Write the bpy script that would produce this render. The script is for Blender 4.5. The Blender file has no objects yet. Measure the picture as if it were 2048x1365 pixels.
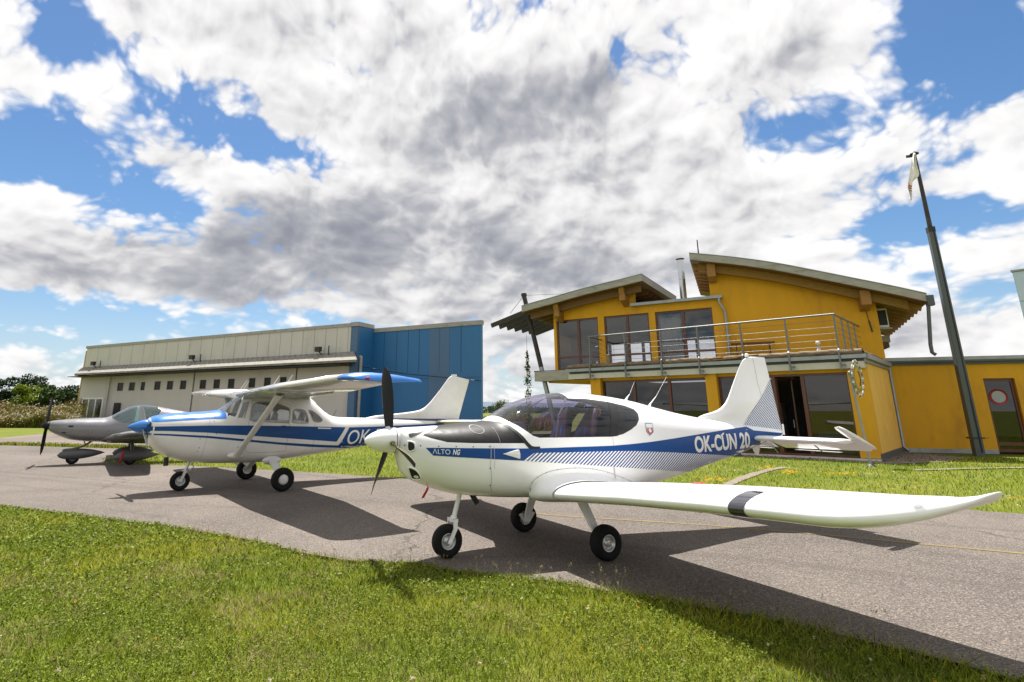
import bpy, bmesh, math, random
import numpy as np
from mathutils import Vector, Matrix
random.seed(7)
rng = np.random.default_rng(7)
SC = bpy.context.scene
COL = SC.collection
PI = math.pi
# ------------------------------------------------------------------ camera
CF, CPY, CPX, CPITCH, CROLL, CH = 1152.5314, 510.3137, 942.6676, 0.263536, 0.0013555, 1.562980659
_ct, _st = math.cos(CPITCH), math.sin(CPITCH)
_fw = np.array([0, _ct, _st]); _up = np.array([0, -_st, _ct]); _rt = np.array([1.0, 0, 0])
_cr, _sr = math.cos(CROLL), math.sin(CROLL)
_r2 = _cr * _rt + _sr * _up; _u2 = -_sr * _rt + _cr * _up
CAMP = np.array([0, 0, CH])
cd = bpy.data.cameras.new('camera'); cam = bpy.data.objects.new('camera', cd); COL.objects.link(cam)
cd.sensor_width = 36; cd.lens = CF / 2048 * 36
cd.shift_x = (1024 - CPX) / 2048; cd.shift_y = -(682.5 - CPY) / 2048
cd.clip_end = 20000; cd.clip_start = 0.05
cam.matrix_world = Matrix(((_r2[0], _u2[0], -_fw[0], 0), (_r2[1], _u2[1], -_fw[1], 0), (_r2[2], _u2[2], -_fw[2], CH), (0, 0, 0, 1)))
SC.camera = cam
SC.view_settings.view_transform = 'Standard'; SC.view_settings.look = 'None'
SC.view_settings.exposure = EXPOSURE = 1.0
SC.cycles.max_bounces = 8; SC.cycles.transparent_max_bounces = 16; SC.cycles.caustics_reflective = False; SC.cycles.caustics_refractive = False
SC.cycles.sample_clamp_indirect = 6


def ray(x, y):
    "direction through a point measured on the 2048 px wide photograph"
    d = (x - CPX) / CF * _r2 - (y - CPY) / CF * _u2 + _fw
    return d


def gp(x, y, z=0.0):
    d = ray(x, y); t = (z - CH) / d[2]
    return CAMP + d * t


class Frame:
    "vertical-axis local frame: origin, forward (local x), left (local y)"
    def __init__(s, x, y, ang, z=0.0):
        s.o = np.array([x, y, z]); s.a = ang
        s.f = np.array([math.cos(ang), math.sin(ang), 0]); s.l = np.array([-math.sin(ang), math.cos(ang), 0])
    def _loc(s, q):
        q = q - s.o
        return np.array([q @ s.f, q @ s.l, q[2]])
    def at_y(s, px, py, l):      # on plane local y = l
        d = ray(px, py); t = (l - (CAMP - s.o) @ s.l) / (d @ s.l)
        return s._loc(CAMP + d * t)
    def at_x(s, px, py, f):
        d = ray(px, py); t = (f - (CAMP - s.o) @ s.f) / (d @ s.f)
        return s._loc(CAMP + d * t)
    def at_z(s, px, py, z):
        d = ray(px, py); t = (z + s.o[2] - CH) / d[2]
        return s._loc(CAMP + d * t)


# ------------------------------------------------------------------ world and sun
SHX, SHY = 0.065, -0.38                     # shadow drift per metre of height
_sd = np.array([-SHX, -SHY, 1.0]); _sd /= np.linalg.norm(_sd)
sun_el = math.asin(_sd[2]); sun_az = math.atan2(_sd[0], _sd[1])      # azimuth from +Y towards +X
sl = bpy.data.lights.new('sun', 'SUN'); sl.energy = 5.0; sl.angle = math.radians(0.5); sl.color = (1.0, 0.955, 0.89)
so = bpy.data.objects.new('sun', sl); COL.objects.link(so)
so.rotation_euler = Vector(-_sd).to_track_quat('-Z', 'Y').to_euler(); so.location = (0, 0, 60)

W = bpy.data.worlds.new('World'); SC.world = W; W.use_nodes = True
W.cycles.sampling_method = 'MANUAL'; W.cycles.sample_map_resolution = 512
wt = W.node_tree; wt.nodes.clear()


class NT:
    "tiny node-tree helper"
    def __init__(s, tree): s.t = tree
    def n(s, typ, **kw):
        nd = s.t.nodes.new(typ)
        for k, v in kw.items():
            if k.startswith('i_'):
                key = k[2:]; key = int(key) if key.isdigit() else key
                nd.inputs[key].default_value = v
            else: setattr(nd, k, v)
        return nd
    def l(s, a, b): s.t.links.new(a, b)
    def put(s, nd, i, v):
        if hasattr(v, 'is_output'): s.l(v, nd.inputs[i])
        else: nd.inputs[i].default_value = v
    def m(s, op, a, b=0.0, c=0.0, clamp=False):
        nd = s.t.nodes.new('ShaderNodeMath'); nd.operation = op; nd.use_clamp = clamp
        s.put(nd, 0, a); s.put(nd, 1, b); s.put(nd, 2, c)
        return nd.outputs[0]
    def v(s, op, a, b=(0, 0, 0), c=None):
        nd = s.t.nodes.new('ShaderNodeVectorMath'); nd.operation = op
        s.put(nd, 0, a); s.put(nd, 1, b)
        return nd.outputs['Value'] if op in ('DOT_PRODUCT', 'LENGTH') else nd.outputs[0]
    def xyz(s, x, y, z=0.0):
        nd = s.t.nodes.new('ShaderNodeCombineXYZ'); s.put(nd, 0, x); s.put(nd, 1, y); s.put(nd, 2, z); return nd.outputs[0]
    def sep(s, v):
        nd = s.t.nodes.new('ShaderNodeSeparateXYZ'); s.l(v, nd.inputs[0]); return nd.outputs
    def mix(s, f, a, b):
        nd = s.t.nodes.new('ShaderNodeMix'); nd.data_type = 'RGBA'
        s.put(nd, 0, f); s.put(nd, 6, a); s.put(nd, 7, b); return nd.outputs[2]
    def noise(s, vec, scale, detail=4, rough=0.55, dist=0.0, dim='3D'):
        nd = s.t.nodes.new('ShaderNodeTexNoise'); nd.noise_dimensions = dim
        if vec is not None: s.l(vec, nd.inputs['Vector'])
        nd.inputs['Scale'].default_value = scale; nd.inputs['Detail'].default_value = detail
        nd.inputs['Roughness'].default_value = rough; nd.inputs['Distortion'].default_value = dist
        return nd.outputs[0]
    def step(s, x, a, b):        # smoothstep a..b
        nd = s.t.nodes.new('ShaderNodeMapRange'); nd.interpolation_type = 'SMOOTHSTEP'
        s.put(nd, 0, x); nd.inputs[1].default_value = a; nd.inputs[2].default_value = b
        return nd.outputs[0]
    def lin(s, x, a, b, c=0.0, d=1.0):
        nd = s.t.nodes.new('ShaderNodeMapRange'); s.put(nd, 0, x)
        for i, q in enumerate((a, b, c, d)): nd.inputs[i + 1].default_value = q
        return nd.outputs[0]


def azel(x, y):
    d = ray(x, y); d = d / np.linalg.norm(d)
    return math.atan2(d[0], d[1]), math.asin(d[2])


def build_world():
    g = NT(wt)
    sky = g.n('ShaderNodeTexSky', sky_type='NISHITA', sun_disc=False)
    sky.sun_elevation = sun_el; sky.sun_rotation = sun_az; sky.air_density = 1.0; sky.dust_density = 0.6; sky.ozone_density = 2.5
    hsv = g.n('ShaderNodeHueSaturation'); hsv.inputs['Saturation'].default_value = 1.22; g.l(sky.outputs[0], hsv.inputs['Color'])
    bg1 = g.n('ShaderNodeBackground'); bg1.inputs[1].default_value = SKY_STRENGTH; g.l(hsv.outputs[0], bg1.inputs[0])
    tc = g.n('ShaderNodeTexCoord')
    d = g.v('NORMALIZE', tc.outputs['Generated'])
    x, y, z = g.sep(d)
    az = g.m('ARCTAN2', x, y); el = g.m('ARCSINE', z)
    ele = g.m('MAXIMUM', el, -0.02)
    q = g.m('ADD', ele, 0.36)
    pw = g.m('MULTIPLY', g.m('LOGARITHM', q, math.e), 1.75)
    P = g.xyz(g.m('MULTIPLY', az, 1.9), pw, 0.0)
    AE = g.xyz(az, el, 0.0)
    # gentle warp so that outlines billow; fractal noise plus round puffs at three sizes
    wv = g.n('ShaderNodeTexNoise'); wv.inputs['Scale'].default_value = 2.6; wv.inputs['Detail'].default_value = 4; g.l(P, wv.inputs['Vector'])
    P2 = g.v('ADD', P, g.v('MULTIPLY', g.v('SUBTRACT', wv.outputs['Color'], (0.5, 0.5, 0.5)), (0.22, 0.16, 0.0)))

    def body(vec, det, puffs):
        f = g.noise(vec, 3.2, det, 0.58)
        acc = g.m('MULTIPLY_ADD', f, 0.76, 0.02)
        for sc, am in ((7.0, 0.16), (17.0, 0.10), (39.0, 0.06))[:puffs]:
            vo = g.n('ShaderNodeTexVoronoi'); vo.voronoi_dimensions = '2D'; vo.feature = 'SMOOTH_F1'; vo.inputs['Smoothness'].default_value = 0.35; vo.inputs['Scale'].default_value = sc
            g.l(vec, vo.inputs['Vector']); acc = g.m('MULTIPLY_ADD', g.m('SUBTRACT', 0.55, vo.outputs['Distance']), am * 1.3, acc)
        return acc
    n1 = body(P2, 8, 3)
    n2 = body(g.v('ADD', P2, (-0.012, 0.035, 0.0)), 5, 2)
    n3 = g.noise(g.v('ADD', P2, (-0.02, 0.12, 0.0)), 3.2, 4, 0.5)
    n4 = g.noise(P2, 3.2, 4, 0.5)
    nl = g.noise(P, 0.9, 3, 0.5)

    def blobs(lst):
        acc = 0.0
        for (px, py, rx, ry, amp) in lst:
            a0, e0 = azel(px, py)
            k = CF * 1.07
            t = g.v('MULTIPLY', g.v('SUBTRACT', AE, (a0, e0, 0)), (k / rx, k / ry, 0))
            e = g.m('POWER', 0.36788, g.v('DOT_PRODUCT', t, t))
            acc = g.m('MULTIPLY_ADD', e, amp, acc)
        return acc
    cov = blobs(CLOUD_COVER)
    grey = g.m('MULTIPLY', blobs(CLOUD_GREY), 0.80)
    dens = g.m('ADD', g.m('ADD', n1, g.m('MULTIPLY', g.m('SUBTRACT', nl, 0.5), 0.22)), g.m('ADD', cov, CLOUD_BASE))
    alpha = g.step(dens, 0.39, 0.55)
    # light and dark: thick parts, and parts whose sunward side is thicker, are greyer
    sh = g.m('ADD', g.m('MULTIPLY', g.m('SUBTRACT', n2, n1), 1.9), g.m('MULTIPLY', g.m('SUBTRACT', n3, n4), 1.6))
    shade = g.m('ADD', g.m('MULTIPLY', sh, 0.85), g.m('MULTIPLY', g.m('SUBTRACT', dens, 0.52), 0.75))
    shade = g.m('ADD', shade, g.m('MULTIPLY', grey, g.m('ADD', 0.25, g.m('MULTIPLY', n4, 1.1))))
    shade = g.step(shade, -0.26, 1.08)
    ramp = g.n('ShaderNodeValToRGB'); g.l(shade, ramp.inputs[0])
    cr = ramp.color_ramp
    cr.elements[0].position = 0.0; cr.elements[0].color = (1.0, 0.99, 0.985, 1)
    cr.elements[1].position = 1.0; cr.elements[1].color = (0.28, 0.295, 0.345, 1)
    e = cr.elements.new(0.35); e.color = (0.78, 0.77, 0.775, 1)
    e = cr.elements.new(0.65); e.color = (0.50, 0.505, 0.54, 1)
    bg2 = g.n('ShaderNodeBackground'); bg2.inputs[1].default_value = CLOUD_STRENGTH; g.l(ramp.outputs[0], bg2.inputs[0])
    # pale air near the horizon
    hz = g.m('POWER', g.m('SUBTRACT', 1.0, g.m('MINIMUM', g.m('MULTIPLY', g.m('MAXIMUM', el, 0.0), 4.2), 1.0)), 2.2)
    bg3 = g.n('ShaderNodeBackground'); bg3.inputs[0].default_value = (0.58, 0.69, 0.88, 1); bg3.inputs[1].default_value = 0.47
    m0 = g.n('ShaderNodeMixShader'); g.l(g.m('MULTIPLY', hz, 0.75), m0.inputs[0]); g.l(bg1.outputs[0], m0.inputs[1]); g.l(bg3.outputs[0], m0.inputs[2])
    m1 = g.n('ShaderNodeMixShader'); g.l(alpha, m1.inputs[0]); g.l(m0.outputs[0], m1.inputs[1]); g.l(bg2.outputs[0], m1.inputs[2])
    out = g.n('ShaderNodeOutputWorld'); g.l(m1.outputs[0], out.inputs[0])


SKY_STRENGTH, CLOUD_STRENGTH, CLOUD_BASE = 0.064, 0.525, 0.115
# (x, y, rx, ry, amount) of the photograph's large cloud masses and blue gaps
CLOUD_COVER = [
    (130, 60, 70, 70, -0.26), (60, 10, 60, 40, -0.10), (300, 190, 150, 45, -0.22), (470, 275, 160, 42, -0.24), (660, 320, 110, 40, -0.22), (120, 250, 150, 60, -0.22), (60, 330, 130, 45, -0.22), (330, 415, 190, 50, -0.34), (200, 450, 150, 30, -0.14),
    (250, 110, 70, 40, -0.12), (480, 150, 70, 35, -0.12), (690, 140, 60, 40, -0.10), (600, 360, 60, 30, -0.10),
    (1960, 90, 150, 130, -0.36), (1800, 70, 90, 60, -0.18), (1560, 270, 120, 60, -0.20), (1440, 190, 70, 40, -0.14), (1720, 330, 120, 60, -0.18), (1840, 440, 170, 60, -0.20), (1950, 570, 160, 70, -0.18), (1930, 300, 60, 60, -0.10),
    (230, 645, 500, 62, -0.30), (360, 665, 90, 18, 0.12), (60, 655, 60, 12, 0.12), (1215, 90, 40, 25, -0.12), (1080, 5, 50, 20, -0.12),
    (900, 380, 520, 260, 0.20), (450, 60, 260, 80, 0.14), (160, 170, 110, 60, 0.16), (60, 395, 130, 35, 0.14), (1480, 430, 250, 110, 0.12), (90, 530, 140, 70, 0.20), (300, 540, 150, 60, 0.14), (360, 330, 120, 30, 0.08),
    (1960, 260, 120, 45, 0.20), (1650, 110, 130, 90, 0.20), (1960, 690, 130, 50, 0.24), (1760, 640, 200, 60, 0.06), (1990, 510, 80, 30, 0.20), (1900, 370, 100, 25, 0.14)]
CLOUD_GREY = [(1080, 190, 260, 110, 0.70), (760, 260, 240, 70, 0.35), (560, 480, 210, 90, 1.0), (900, 470, 360, 100, 0.65), (1150, 560, 260, 90, 0.40), (330, 570, 220, 40, 0.50),
              (60, 560, 150, 40, 0.3), (1350, 330, 180, 60, 0.22), (850, 600, 300, 60, 0.40), (1000, 720, 500, 80, 0.30), (400, 120, 260, 80, 0.05)]
build_world()


# ------------------------------------------------------------------ materials
def mat(name, col, rough=0.5, metal=0.0, coat=0.0, var=0.0, vscale=6.0, bump=0.0, bscale=60.0, spec=0.5, dirt=None, stretch=None):
    m = bpy.data.materials.new(name); m.use_nodes = True
    g = NT(m.node_tree); b = m.node_tree.nodes['Principled BSDF']
    c = tuple(col) + (1.0,)
    b.inputs['Base Color'].default_value = c; b.inputs['Roughness'].default_value = rough; b.inputs['Metallic'].default_value = metal
    b.inputs['Coat Weight'].default_value = coat; b.inputs['Coat Roughness'].default_value = 0.06; b.inputs['Specular IOR Level'].default_value = spec
    tc = g.n('ShaderNodeTexCoord'); vec = tc.outputs['Object']
    if stretch: vec = g.v('MULTIPLY', vec, stretch)
    last = None
    if var > 0:
        n = g.noise(vec, vscale, 5, 0.6)
        lo = tuple(max(0, k * (1 - var)) for k in col) + (1.0,); hi = tuple(min(1, k * (1 + var)) for k in col) + (1.0,)
        last = g.mix(g.lin(n, 0.3, 0.7), lo, hi)
        g.l(g.lin(n, 0.3, 0.7, max(0.02, rough - 0.08), min(1, rough + 0.08)), b.inputs['Roughness'])
    if dirt:
        dc, amt, dscale = dirt
        n = g.noise(vec, dscale, 7, 0.7)
        last = g.mix(g.m('MULTIPLY', g.step(n, 0.5, 0.72), amt), last if last is not None else c, tuple(dc) + (1.0,))
    if last is not None: g.l(last, b.inputs['Base Color'])
    if bump > 0:
        bn = g.n('ShaderNodeBump'); bn.inputs['Strength'].default_value = bump; bn.inputs['Distance'].default_value = 0.02
        g.l(g.noise(vec, bscale, 4, 0.6), bn.inputs['Height']); g.l(bn.outputs[0], b.inputs['Normal'])
    return m


def glass(name, tint, refl=1.0, rough=0.0, base=0.04, power=5.0):
    "thin pane: fresnel mirror over a tinted clear sheet"
    m = bpy.data.materials.new(name); m.use_nodes = True
    g = NT(m.node_tree); m.node_tree.nodes.clear()
    tr = g.n('ShaderNodeBsdfTransparent'); tr.inputs[0].default_value = tuple(tint) + (1,)
    gl = g.n('ShaderNodeBsdfGlossy'); gl.inputs['Roughness'].default_value = rough; gl.inputs[0].default_value = (refl, refl, refl, 1)
    lw = g.n('ShaderNodeLayerWeight'); lw.inputs[0].default_value = 0.5
    f = g.m('ADD', base, g.m('MULTIPLY', g.m('POWER', lw.outputs['Facing'], power), 0.80), clamp=True)
    mx = g.n('ShaderNodeMixShader'); g.l(f, mx.inputs[0]); g.l(tr.outputs[0], mx.inputs[1]); g.l(gl.outputs[0], mx.inputs[2])
    o = g.n('ShaderNodeOutputMaterial'); g.l(mx.outputs[0], o.inputs[0])
    return m


M = {}
# ------------------------------------------------------------------ objects


def thing(name, label, cat, loc=(0, 0, 0), rz=0.0, group=None):
    o = bpy.data.objects.new(name, None); COL.objects.link(o); o.empty_display_size = 0.3
    o.location = loc; o.rotation_euler = (0, 0, rz)
    return tag(o, label, cat, group)


def tag(o, label, cat, group=None):
    o['label'] = label; o['category'] = cat
    if group: o['group'] = group
    return o


def stuff(o, label, cat):
    o['kind'] = 'stuff'; o['label'] = label; o['category'] = cat
    return o


def struct(o, label=None):
    o['kind'] = 'structure'
    if label: o['label'] = label
    return o


def copy_tree(o, parent=None):
    c = o.copy(); COL.objects.link(c); c.parent = parent
    for ch in o.children: copy_tree(ch, c)
    return c


class MB:
    "mesh builder"
    def __init__(s): s.v = []; s.f = []; s.mi = []; s.sm = []
    def add(s, verts, faces, mi=0, smooth=False):
        b = len(s.v); s.v.extend([tuple(map(float, q)) for q in verts])
        for f in faces: s.f.append(tuple(b + i for i in f)); s.mi.append(mi); s.sm.append(smooth)
        return s
    def box(s, x0, x1, y0, y1, z0, z1, mi=0):
        v = [(x, y, z) for z in (z0, z1) for y in (y0, y1) for x in (x0, x1)]
        return s.add(v, [(0, 2, 3, 1), (4, 5, 7, 6), (0, 1, 5, 4), (2, 6, 7, 3), (0, 4, 6, 2), (1, 3, 7, 5)], mi)
    def beam(s, a, b, w, h, up=(0, 0, 1), mi=0):
        "box bar from a to b; w across, h along up"
        a = Vector(a); b = Vector(b); d = (b - a).normalized(); u = Vector(up); sd = d.cross(u)
        if sd.length < 1e-6: sd = d.cross(Vector((1, 0, 0)))
        sd.normalize(); u = sd.cross(d).normalized()
        v = []
        for p in (a, b):
            for i, j in ((-1, -1), (1, -1), (1, 1), (-1, 1)): v.append(p + sd * (w / 2 * i) + u * (h / 2 * j))
        return s.add(v, [(0, 1, 2, 3), (7, 6, 5, 4), (0, 4, 5, 1), (1, 5, 6, 2), (2, 6, 7, 3), (3, 7, 4, 0)], mi)
    def tube(s, pts, r, n=8, mi=0, cap=True, flat=None):
        pts = [Vector(p) for p in pts]; rs = r if hasattr(r, '__len__') else [r] * len(pts)
        v = []; fs = []; ref = None
        for i, p in enumerate(pts):
            d = (pts[min(i + 1, len(pts) - 1)] - pts[max(i - 1, 0)]).normalized()
            if ref is None: ref = Vector((0, 0, 1)) if abs(d.z) < 0.9 else Vector((1, 0, 0))
            a = d.cross(ref)
            if a.length < 1e-5: a = d.cross(Vector((0, 1, 0)))
            a.normalize(); b = a.cross(d).normalized(); ref = b
            fx = flat if flat else (1, 1)
            for k in range(n):
                t = 2 * PI * k / n; v.append(p + a * (rs[i] * fx[0] * math.cos(t)) + b * (rs[i] * fx[1] * math.sin(t)))
        for i in range(len(pts) - 1):
            for k in range(n): fs.append((i * n + k, i * n + (k + 1) % n, (i + 1) * n + (k + 1) % n, (i + 1) * n + k))
        s.add(v, fs, mi, True)
        if cap:
            s.add(v[:n], [tuple(range(n))[::-1]], mi); s.add(v[-n:], [tuple(range(n))], mi)
        return s
    def lathe(s, prof, c=(0, 0, 0), axis='y', n=24, mi=0, smooth=True):
        "prof: (radius, along-axis) pairs"
        v = []; fs = []
        for r, h in prof:
            for k in range(n):
                t = 2 * PI * k / n; a, b = r * math.cos(t), r * math.sin(t)
                p = (a, h, b) if axis == 'y' else ((h, a, b) if axis == 'x' else (a, b, h))
                v.append((p[0] + c[0], p[1] + c[1], p[2] + c[2]))
        for i in range(len(prof) - 1):
            for k in range(n): fs.append((i * n + k, i * n + (k + 1) % n, (i + 1) * n + (k + 1) % n, (i + 1) * n + k))
        return s.add(v, fs, mi, smooth)
    def grid(s, rows, mi=0, smooth=True, closed=False):
        n = len(rows[0]); v = [p for r in rows for p in r]; fs = []
        for i in range(len(rows) - 1):
            for k in range(n if closed else n - 1): fs.append((i * n + k, i * n + (k + 1) % n, (i + 1) * n + (k + 1) % n, (i + 1) * n + k))
        return s.add(v, fs, mi, smooth)
    def prism(s, poly, d, mi=0):
        "solid from a planar 3-D outline pushed along d"
        d = Vector(d); n = len(poly); a = [Vector(p) for p in poly]; b = [p + d for p in a]
        return s.add(a + b, [tuple(range(n))[::-1], tuple(range(n, 2 * n))] + [(i, (i + 1) % n, n + (i + 1) % n, n + i) for i in range(n)], mi)
    def build(s, name, mats, parent=None, fix=True, weld=0.0):
        me = bpy.data.meshes.new(name); me.from_pydata(s.v, [], s.f)
        if not isinstance(mats, (list, tuple)): mats = [mats]
        for m in mats: me.materials.append(m)
        me.polygons.foreach_set('material_index', s.mi); me.polygons.foreach_set('use_smooth', s.sm)
        if fix or weld:
            bm = bmesh.new(); bm.from_mesh(me)
            if weld: bmesh.ops.remove_doubles(bm, verts=bm.verts, dist=weld)
            if fix: bmesh.ops.recalc_face_normals(bm, faces=bm.faces)
            bm.to_mesh(me); bm.free()
        me.update()
        o = bpy.data.objects.new(name, me); COL.objects.link(o); o.parent = parent
        return o


def bm_obj(bm, name, mats, parent=None, smooth=True):
    me = bpy.data.meshes.new(name); bm.to_mesh(me); bm.free()
    for m in (mats if isinstance(mats, (list, tuple)) else [mats]): me.materials.append(m)
    if smooth: me.polygons.foreach_set('use_smooth', [True] * len(me.polygons))
    o = bpy.data.objects.new(name, me); COL.objects.link(o); o.parent = parent
    return o


def bevel(o, w, seg=2, ang=40):
    md = o.modifiers.new('bevel', 'BEVEL'); md.width = w; md.segments = seg; md.limit_method = 'ANGLE'; md.angle_limit = math.radians(ang)
    md.harden_normals = False
    return o


def inside(pt, poly):
    x, y = pt; c = False; n = len(poly)
    for i in range(n):
        x0, y0 = poly[i]; x1, y1 = poly[(i + 1) % n]
        if (y0 > y) != (y1 > y) and x < (x1 - x0) * (y - y0) / (y1 - y0) + x0: c = not c
    return c


def pchip(xs, ys, x):
    xs = np.asarray(xs, float); ys = np.asarray(ys, float); x = np.asarray(x, float)
    h = np.diff(xs); dl = np.diff(ys) / h; m = np.zeros(len(xs))
    for i in range(1, len(xs) - 1):
        if dl[i - 1] * dl[i] > 0:
            w1 = 2 * h[i] + h[i - 1]; w2 = h[i] + 2 * h[i - 1]
            m[i] = (w1 + w2) / (w1 / dl[i - 1] + w2 / dl[i])
    m[0] = dl[0]; m[-1] = dl[-1]
    k = np.clip(np.searchsorted(xs, x) - 1, 0, len(xs) - 2)
    t = (x - xs[k]) / h[k]
    return ((2 * t**3 - 3 * t**2 + 1) * ys[k] + (t**3 - 2 * t**2 + t) * h[k] * m[k] + (-2 * t**3 + 3 * t**2) * ys[k + 1] + (t**3 - t**2) * h[k] * m[k + 1])


def smooth_poly(pts, n=6, closed=True):
    "Catmull-Rom through 2-D points"
    P = [np.array(p, float) for p in pts]; out = []
    N = len(P)
    for i in range(N if closed else N - 1):
        p0, p1, p2, p3 = (P[(i - 1) % N], P[i], P[(i + 1) % N], P[(i + 2) % N]) if closed else (P[max(i - 1, 0)], P[i], P[i + 1], P[min(i + 2, N - 1)])
        for k in range(n):
            t = k / n
            out.append(0.5 * ((2 * p1) + (-p0 + p2) * t + (2 * p0 - 5 * p1 + 4 * p2 - p3) * t * t + (-p0 + 3 * p1 - 3 * p2 + p3) * t**3))
    if not closed: out.append(P[-1])
    return [tuple(p) for p in out]


def text_polys(body, bold=0.0, shear=0.0):
    "font outline as a flat mesh scaled into the unit square"
    cu = bpy.data.curves.new('tmp_text', 'FONT'); cu.body = body; cu.offset = bold; cu.shear = shear; cu.resolution_u = 5
    o = bpy.data.objects.new('tmp_text', cu); COL.objects.link(o)
    dg = bpy.context.evaluated_depsgraph_get(); me = bpy.data.meshes.new_from_object(o.evaluated_get(dg))
    v = np.array([tuple(q.co) for q in me.vertices]); f = [tuple(p.vertices) for p in me.polygons]
    bpy.data.objects.remove(o); bpy.data.curves.remove(cu); bpy.data.meshes.remove(me)
    lo = v.min(0); hi = v.max(0)
    return (v[:, :2] - lo[:2]) / (hi[:2] - lo[:2]), f
# ------------------------------------------------------------------ aircraft tools
class Fus:
    "body of revolution-like hull: stations (s, ztop, zbottom, halfwidth, zwide, exp_top, exp_bottom)"
    def __init__(s, st, fr):
        st = sorted(st); s.st = np.array(st, float); s.fr = fr
    def par(s, x):
        x = np.clip(x, s.st[0, 0], s.st[-1, 0])
        return [pchip(s.st[:, 0], s.st[:, i], x) for i in range(1, 7)]
    def y(s, x, z):
        zt, zb, w, zw, nt, nb = s.par(x)
        if z >= zw: q = (z - zw) / max(zt - zw, 1e-4); n = nt
        else: q = (zw - z) / max(zw - zb, 1e-4); n = nb
        q = min(max(q, 0), 1)
        return float(w * (1 - q**n)**(1 / n))
    def sos(s, px, py, it=14):
        "photo point -> (s, z) where its ray meets the left side of the hull"
        l = 0.4
        for _ in range(it):
            q = s.fr.at_y(px, py, l); l = 0.5 * l + 0.5 * s.y(q[0], q[2])
        q = s.fr.at_y(px, py, l)
        return (q[0], q[2])
    def bm(s, ds=0.05, n=64, inset=0.0, cap0=True, cap1=True, s0=None, s1=None):
        a = s.st[0, 0] if s0 is None else s0; b = s.st[-1, 0] if s1 is None else s1
        k = max(2, int(round((b - a) / ds))); xs = np.linspace(a, b, k + 1)
        bm = bmesh.new(); rows = []
        for x in xs:
            zt, zb, w, zw, nt, nb = s.par(x); zt -= inset; zb += inset; w = max(w - inset, 0.004); r = []
            for i in range(n):
                t = 2 * PI * i / n; c, sn = math.cos(t), math.sin(t)
                e = nt if c >= 0 else nb
                yy = w * math.copysign(abs(sn)**(2 / e), sn)
                zz = zw + (zt - zw) * abs(c)**(2 / e) if c >= 0 else zw - (zw - zb) * abs(c)**(2 / e)
                r.append(bm.verts.new((x, yy, zz)))
            rows.append(r)
        for i in range(k):
            for j in range(n): bm.faces.new((rows[i][j], rows[i + 1][j], rows[i + 1][(j + 1) % n], rows[i][(j + 1) % n]))
        if cap0: bm.faces.new(rows[0])
        if cap1: bm.faces.new(rows[-1][::-1])
        bmesh.ops.recalc_face_normals(bm, faces=bm.faces)
        return bm


def cut_out(bm, poly, side=0):
    "carve the outline (s, z) into the hull and return the cut piece as (verts, faces); the hull loses those faces"
    lo = np.min(poly, 0) - 0.06; hi = np.max(poly, 0) + 0.06
    def near(f):
        c = f.calc_center_median()
        return lo[0] < c.x < hi[0] and lo[1] < c.z < hi[1] and (side == 0 or c.y * side > 0.0)
    n = len(poly)
    for i in range(n):
        a = poly[i]; b = poly[(i + 1) % n]
        if math.dist(a, b) < 1e-5: continue
        m = 0.035; x0, x1 = sorted((a[0], b[0])); z0, z1 = sorted((a[1], b[1]))
        fs = [f for f in bm.faces if near(f) and any(x0 - m < v.co.x < x1 + m for v in f.verts) and any(z0 - m < v.co.z < z1 + m for v in f.verts)]
        if not fs: continue
        geom = list({*fs, *(e for f in fs for e in f.edges), *(v for f in fs for v in f.verts)})
        bmesh.ops.bisect_plane(bm, geom=geom, plane_co=(a[0], 0, a[1]), plane_no=(b[1] - a[1], 0, -(b[0] - a[0])), dist=1e-5)
    sel = [f for f in bm.faces if near(f) and inside((f.calc_center_median().x, f.calc_center_median().z), poly)]
    ids = {}; vs = []; fc = []
    for f in sel:
        r = []
        for v in f.verts:
            if v not in ids: ids[v] = len(vs); vs.append(v.co.copy())
            r.append(ids[v])
        fc.append(r)
    bmesh.ops.delete(bm, geom=sel, context='FACES')
    return vs, fc


def piece(vs, fc, name, m, parent, smooth=True, push=0.0):
    bm = bmesh.new(); vv = [bm.verts.new(v) for v in vs]
    for f in fc: bm.faces.new([vv[i] for i in f])
    if push:
        bmesh.ops.recalc_face_normals(bm, faces=bm.faces)
        bm.normal_update()
        for v in bm.verts: v.co += v.normal * push
    return bm_obj(bm, name, m, parent, smooth)


def decal_bm(bm, V2, F2, fn, grid=0.06):
    "lay a flat 2-D mesh on a surface given by fn(s, z) -> xyz"
    b2 = bmesh.new(); vv = [b2.verts.new((p[0], 0, p[1])) for p in V2]
    for f in F2:
        try: b2.faces.new([vv[i] for i in f])
        except ValueError: pass
    a = np.array(V2); lo = a.min(0); hi = a.max(0)
    for ax in (0, 1):
        k = math.ceil(lo[ax] / grid)
        while k * grid < hi[ax]:
            co = [0, 0, 0]; no = [0, 0, 0]; co[2 * ax] = k * grid; no[2 * ax] = 1
            bmesh.ops.bisect_plane(b2, geom=b2.verts[:] + b2.edges[:] + b2.faces[:], plane_co=co, plane_no=no, dist=1e-6); k += 1
    mp = {}
    for v in b2.verts: mp[v] = bm.verts.new(fn(v.co.x, v.co.z))
    for f in b2.faces:
        try: bm.faces.new([mp[v] for v in f.verts])
        except ValueError: pass
    b2.free()


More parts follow.
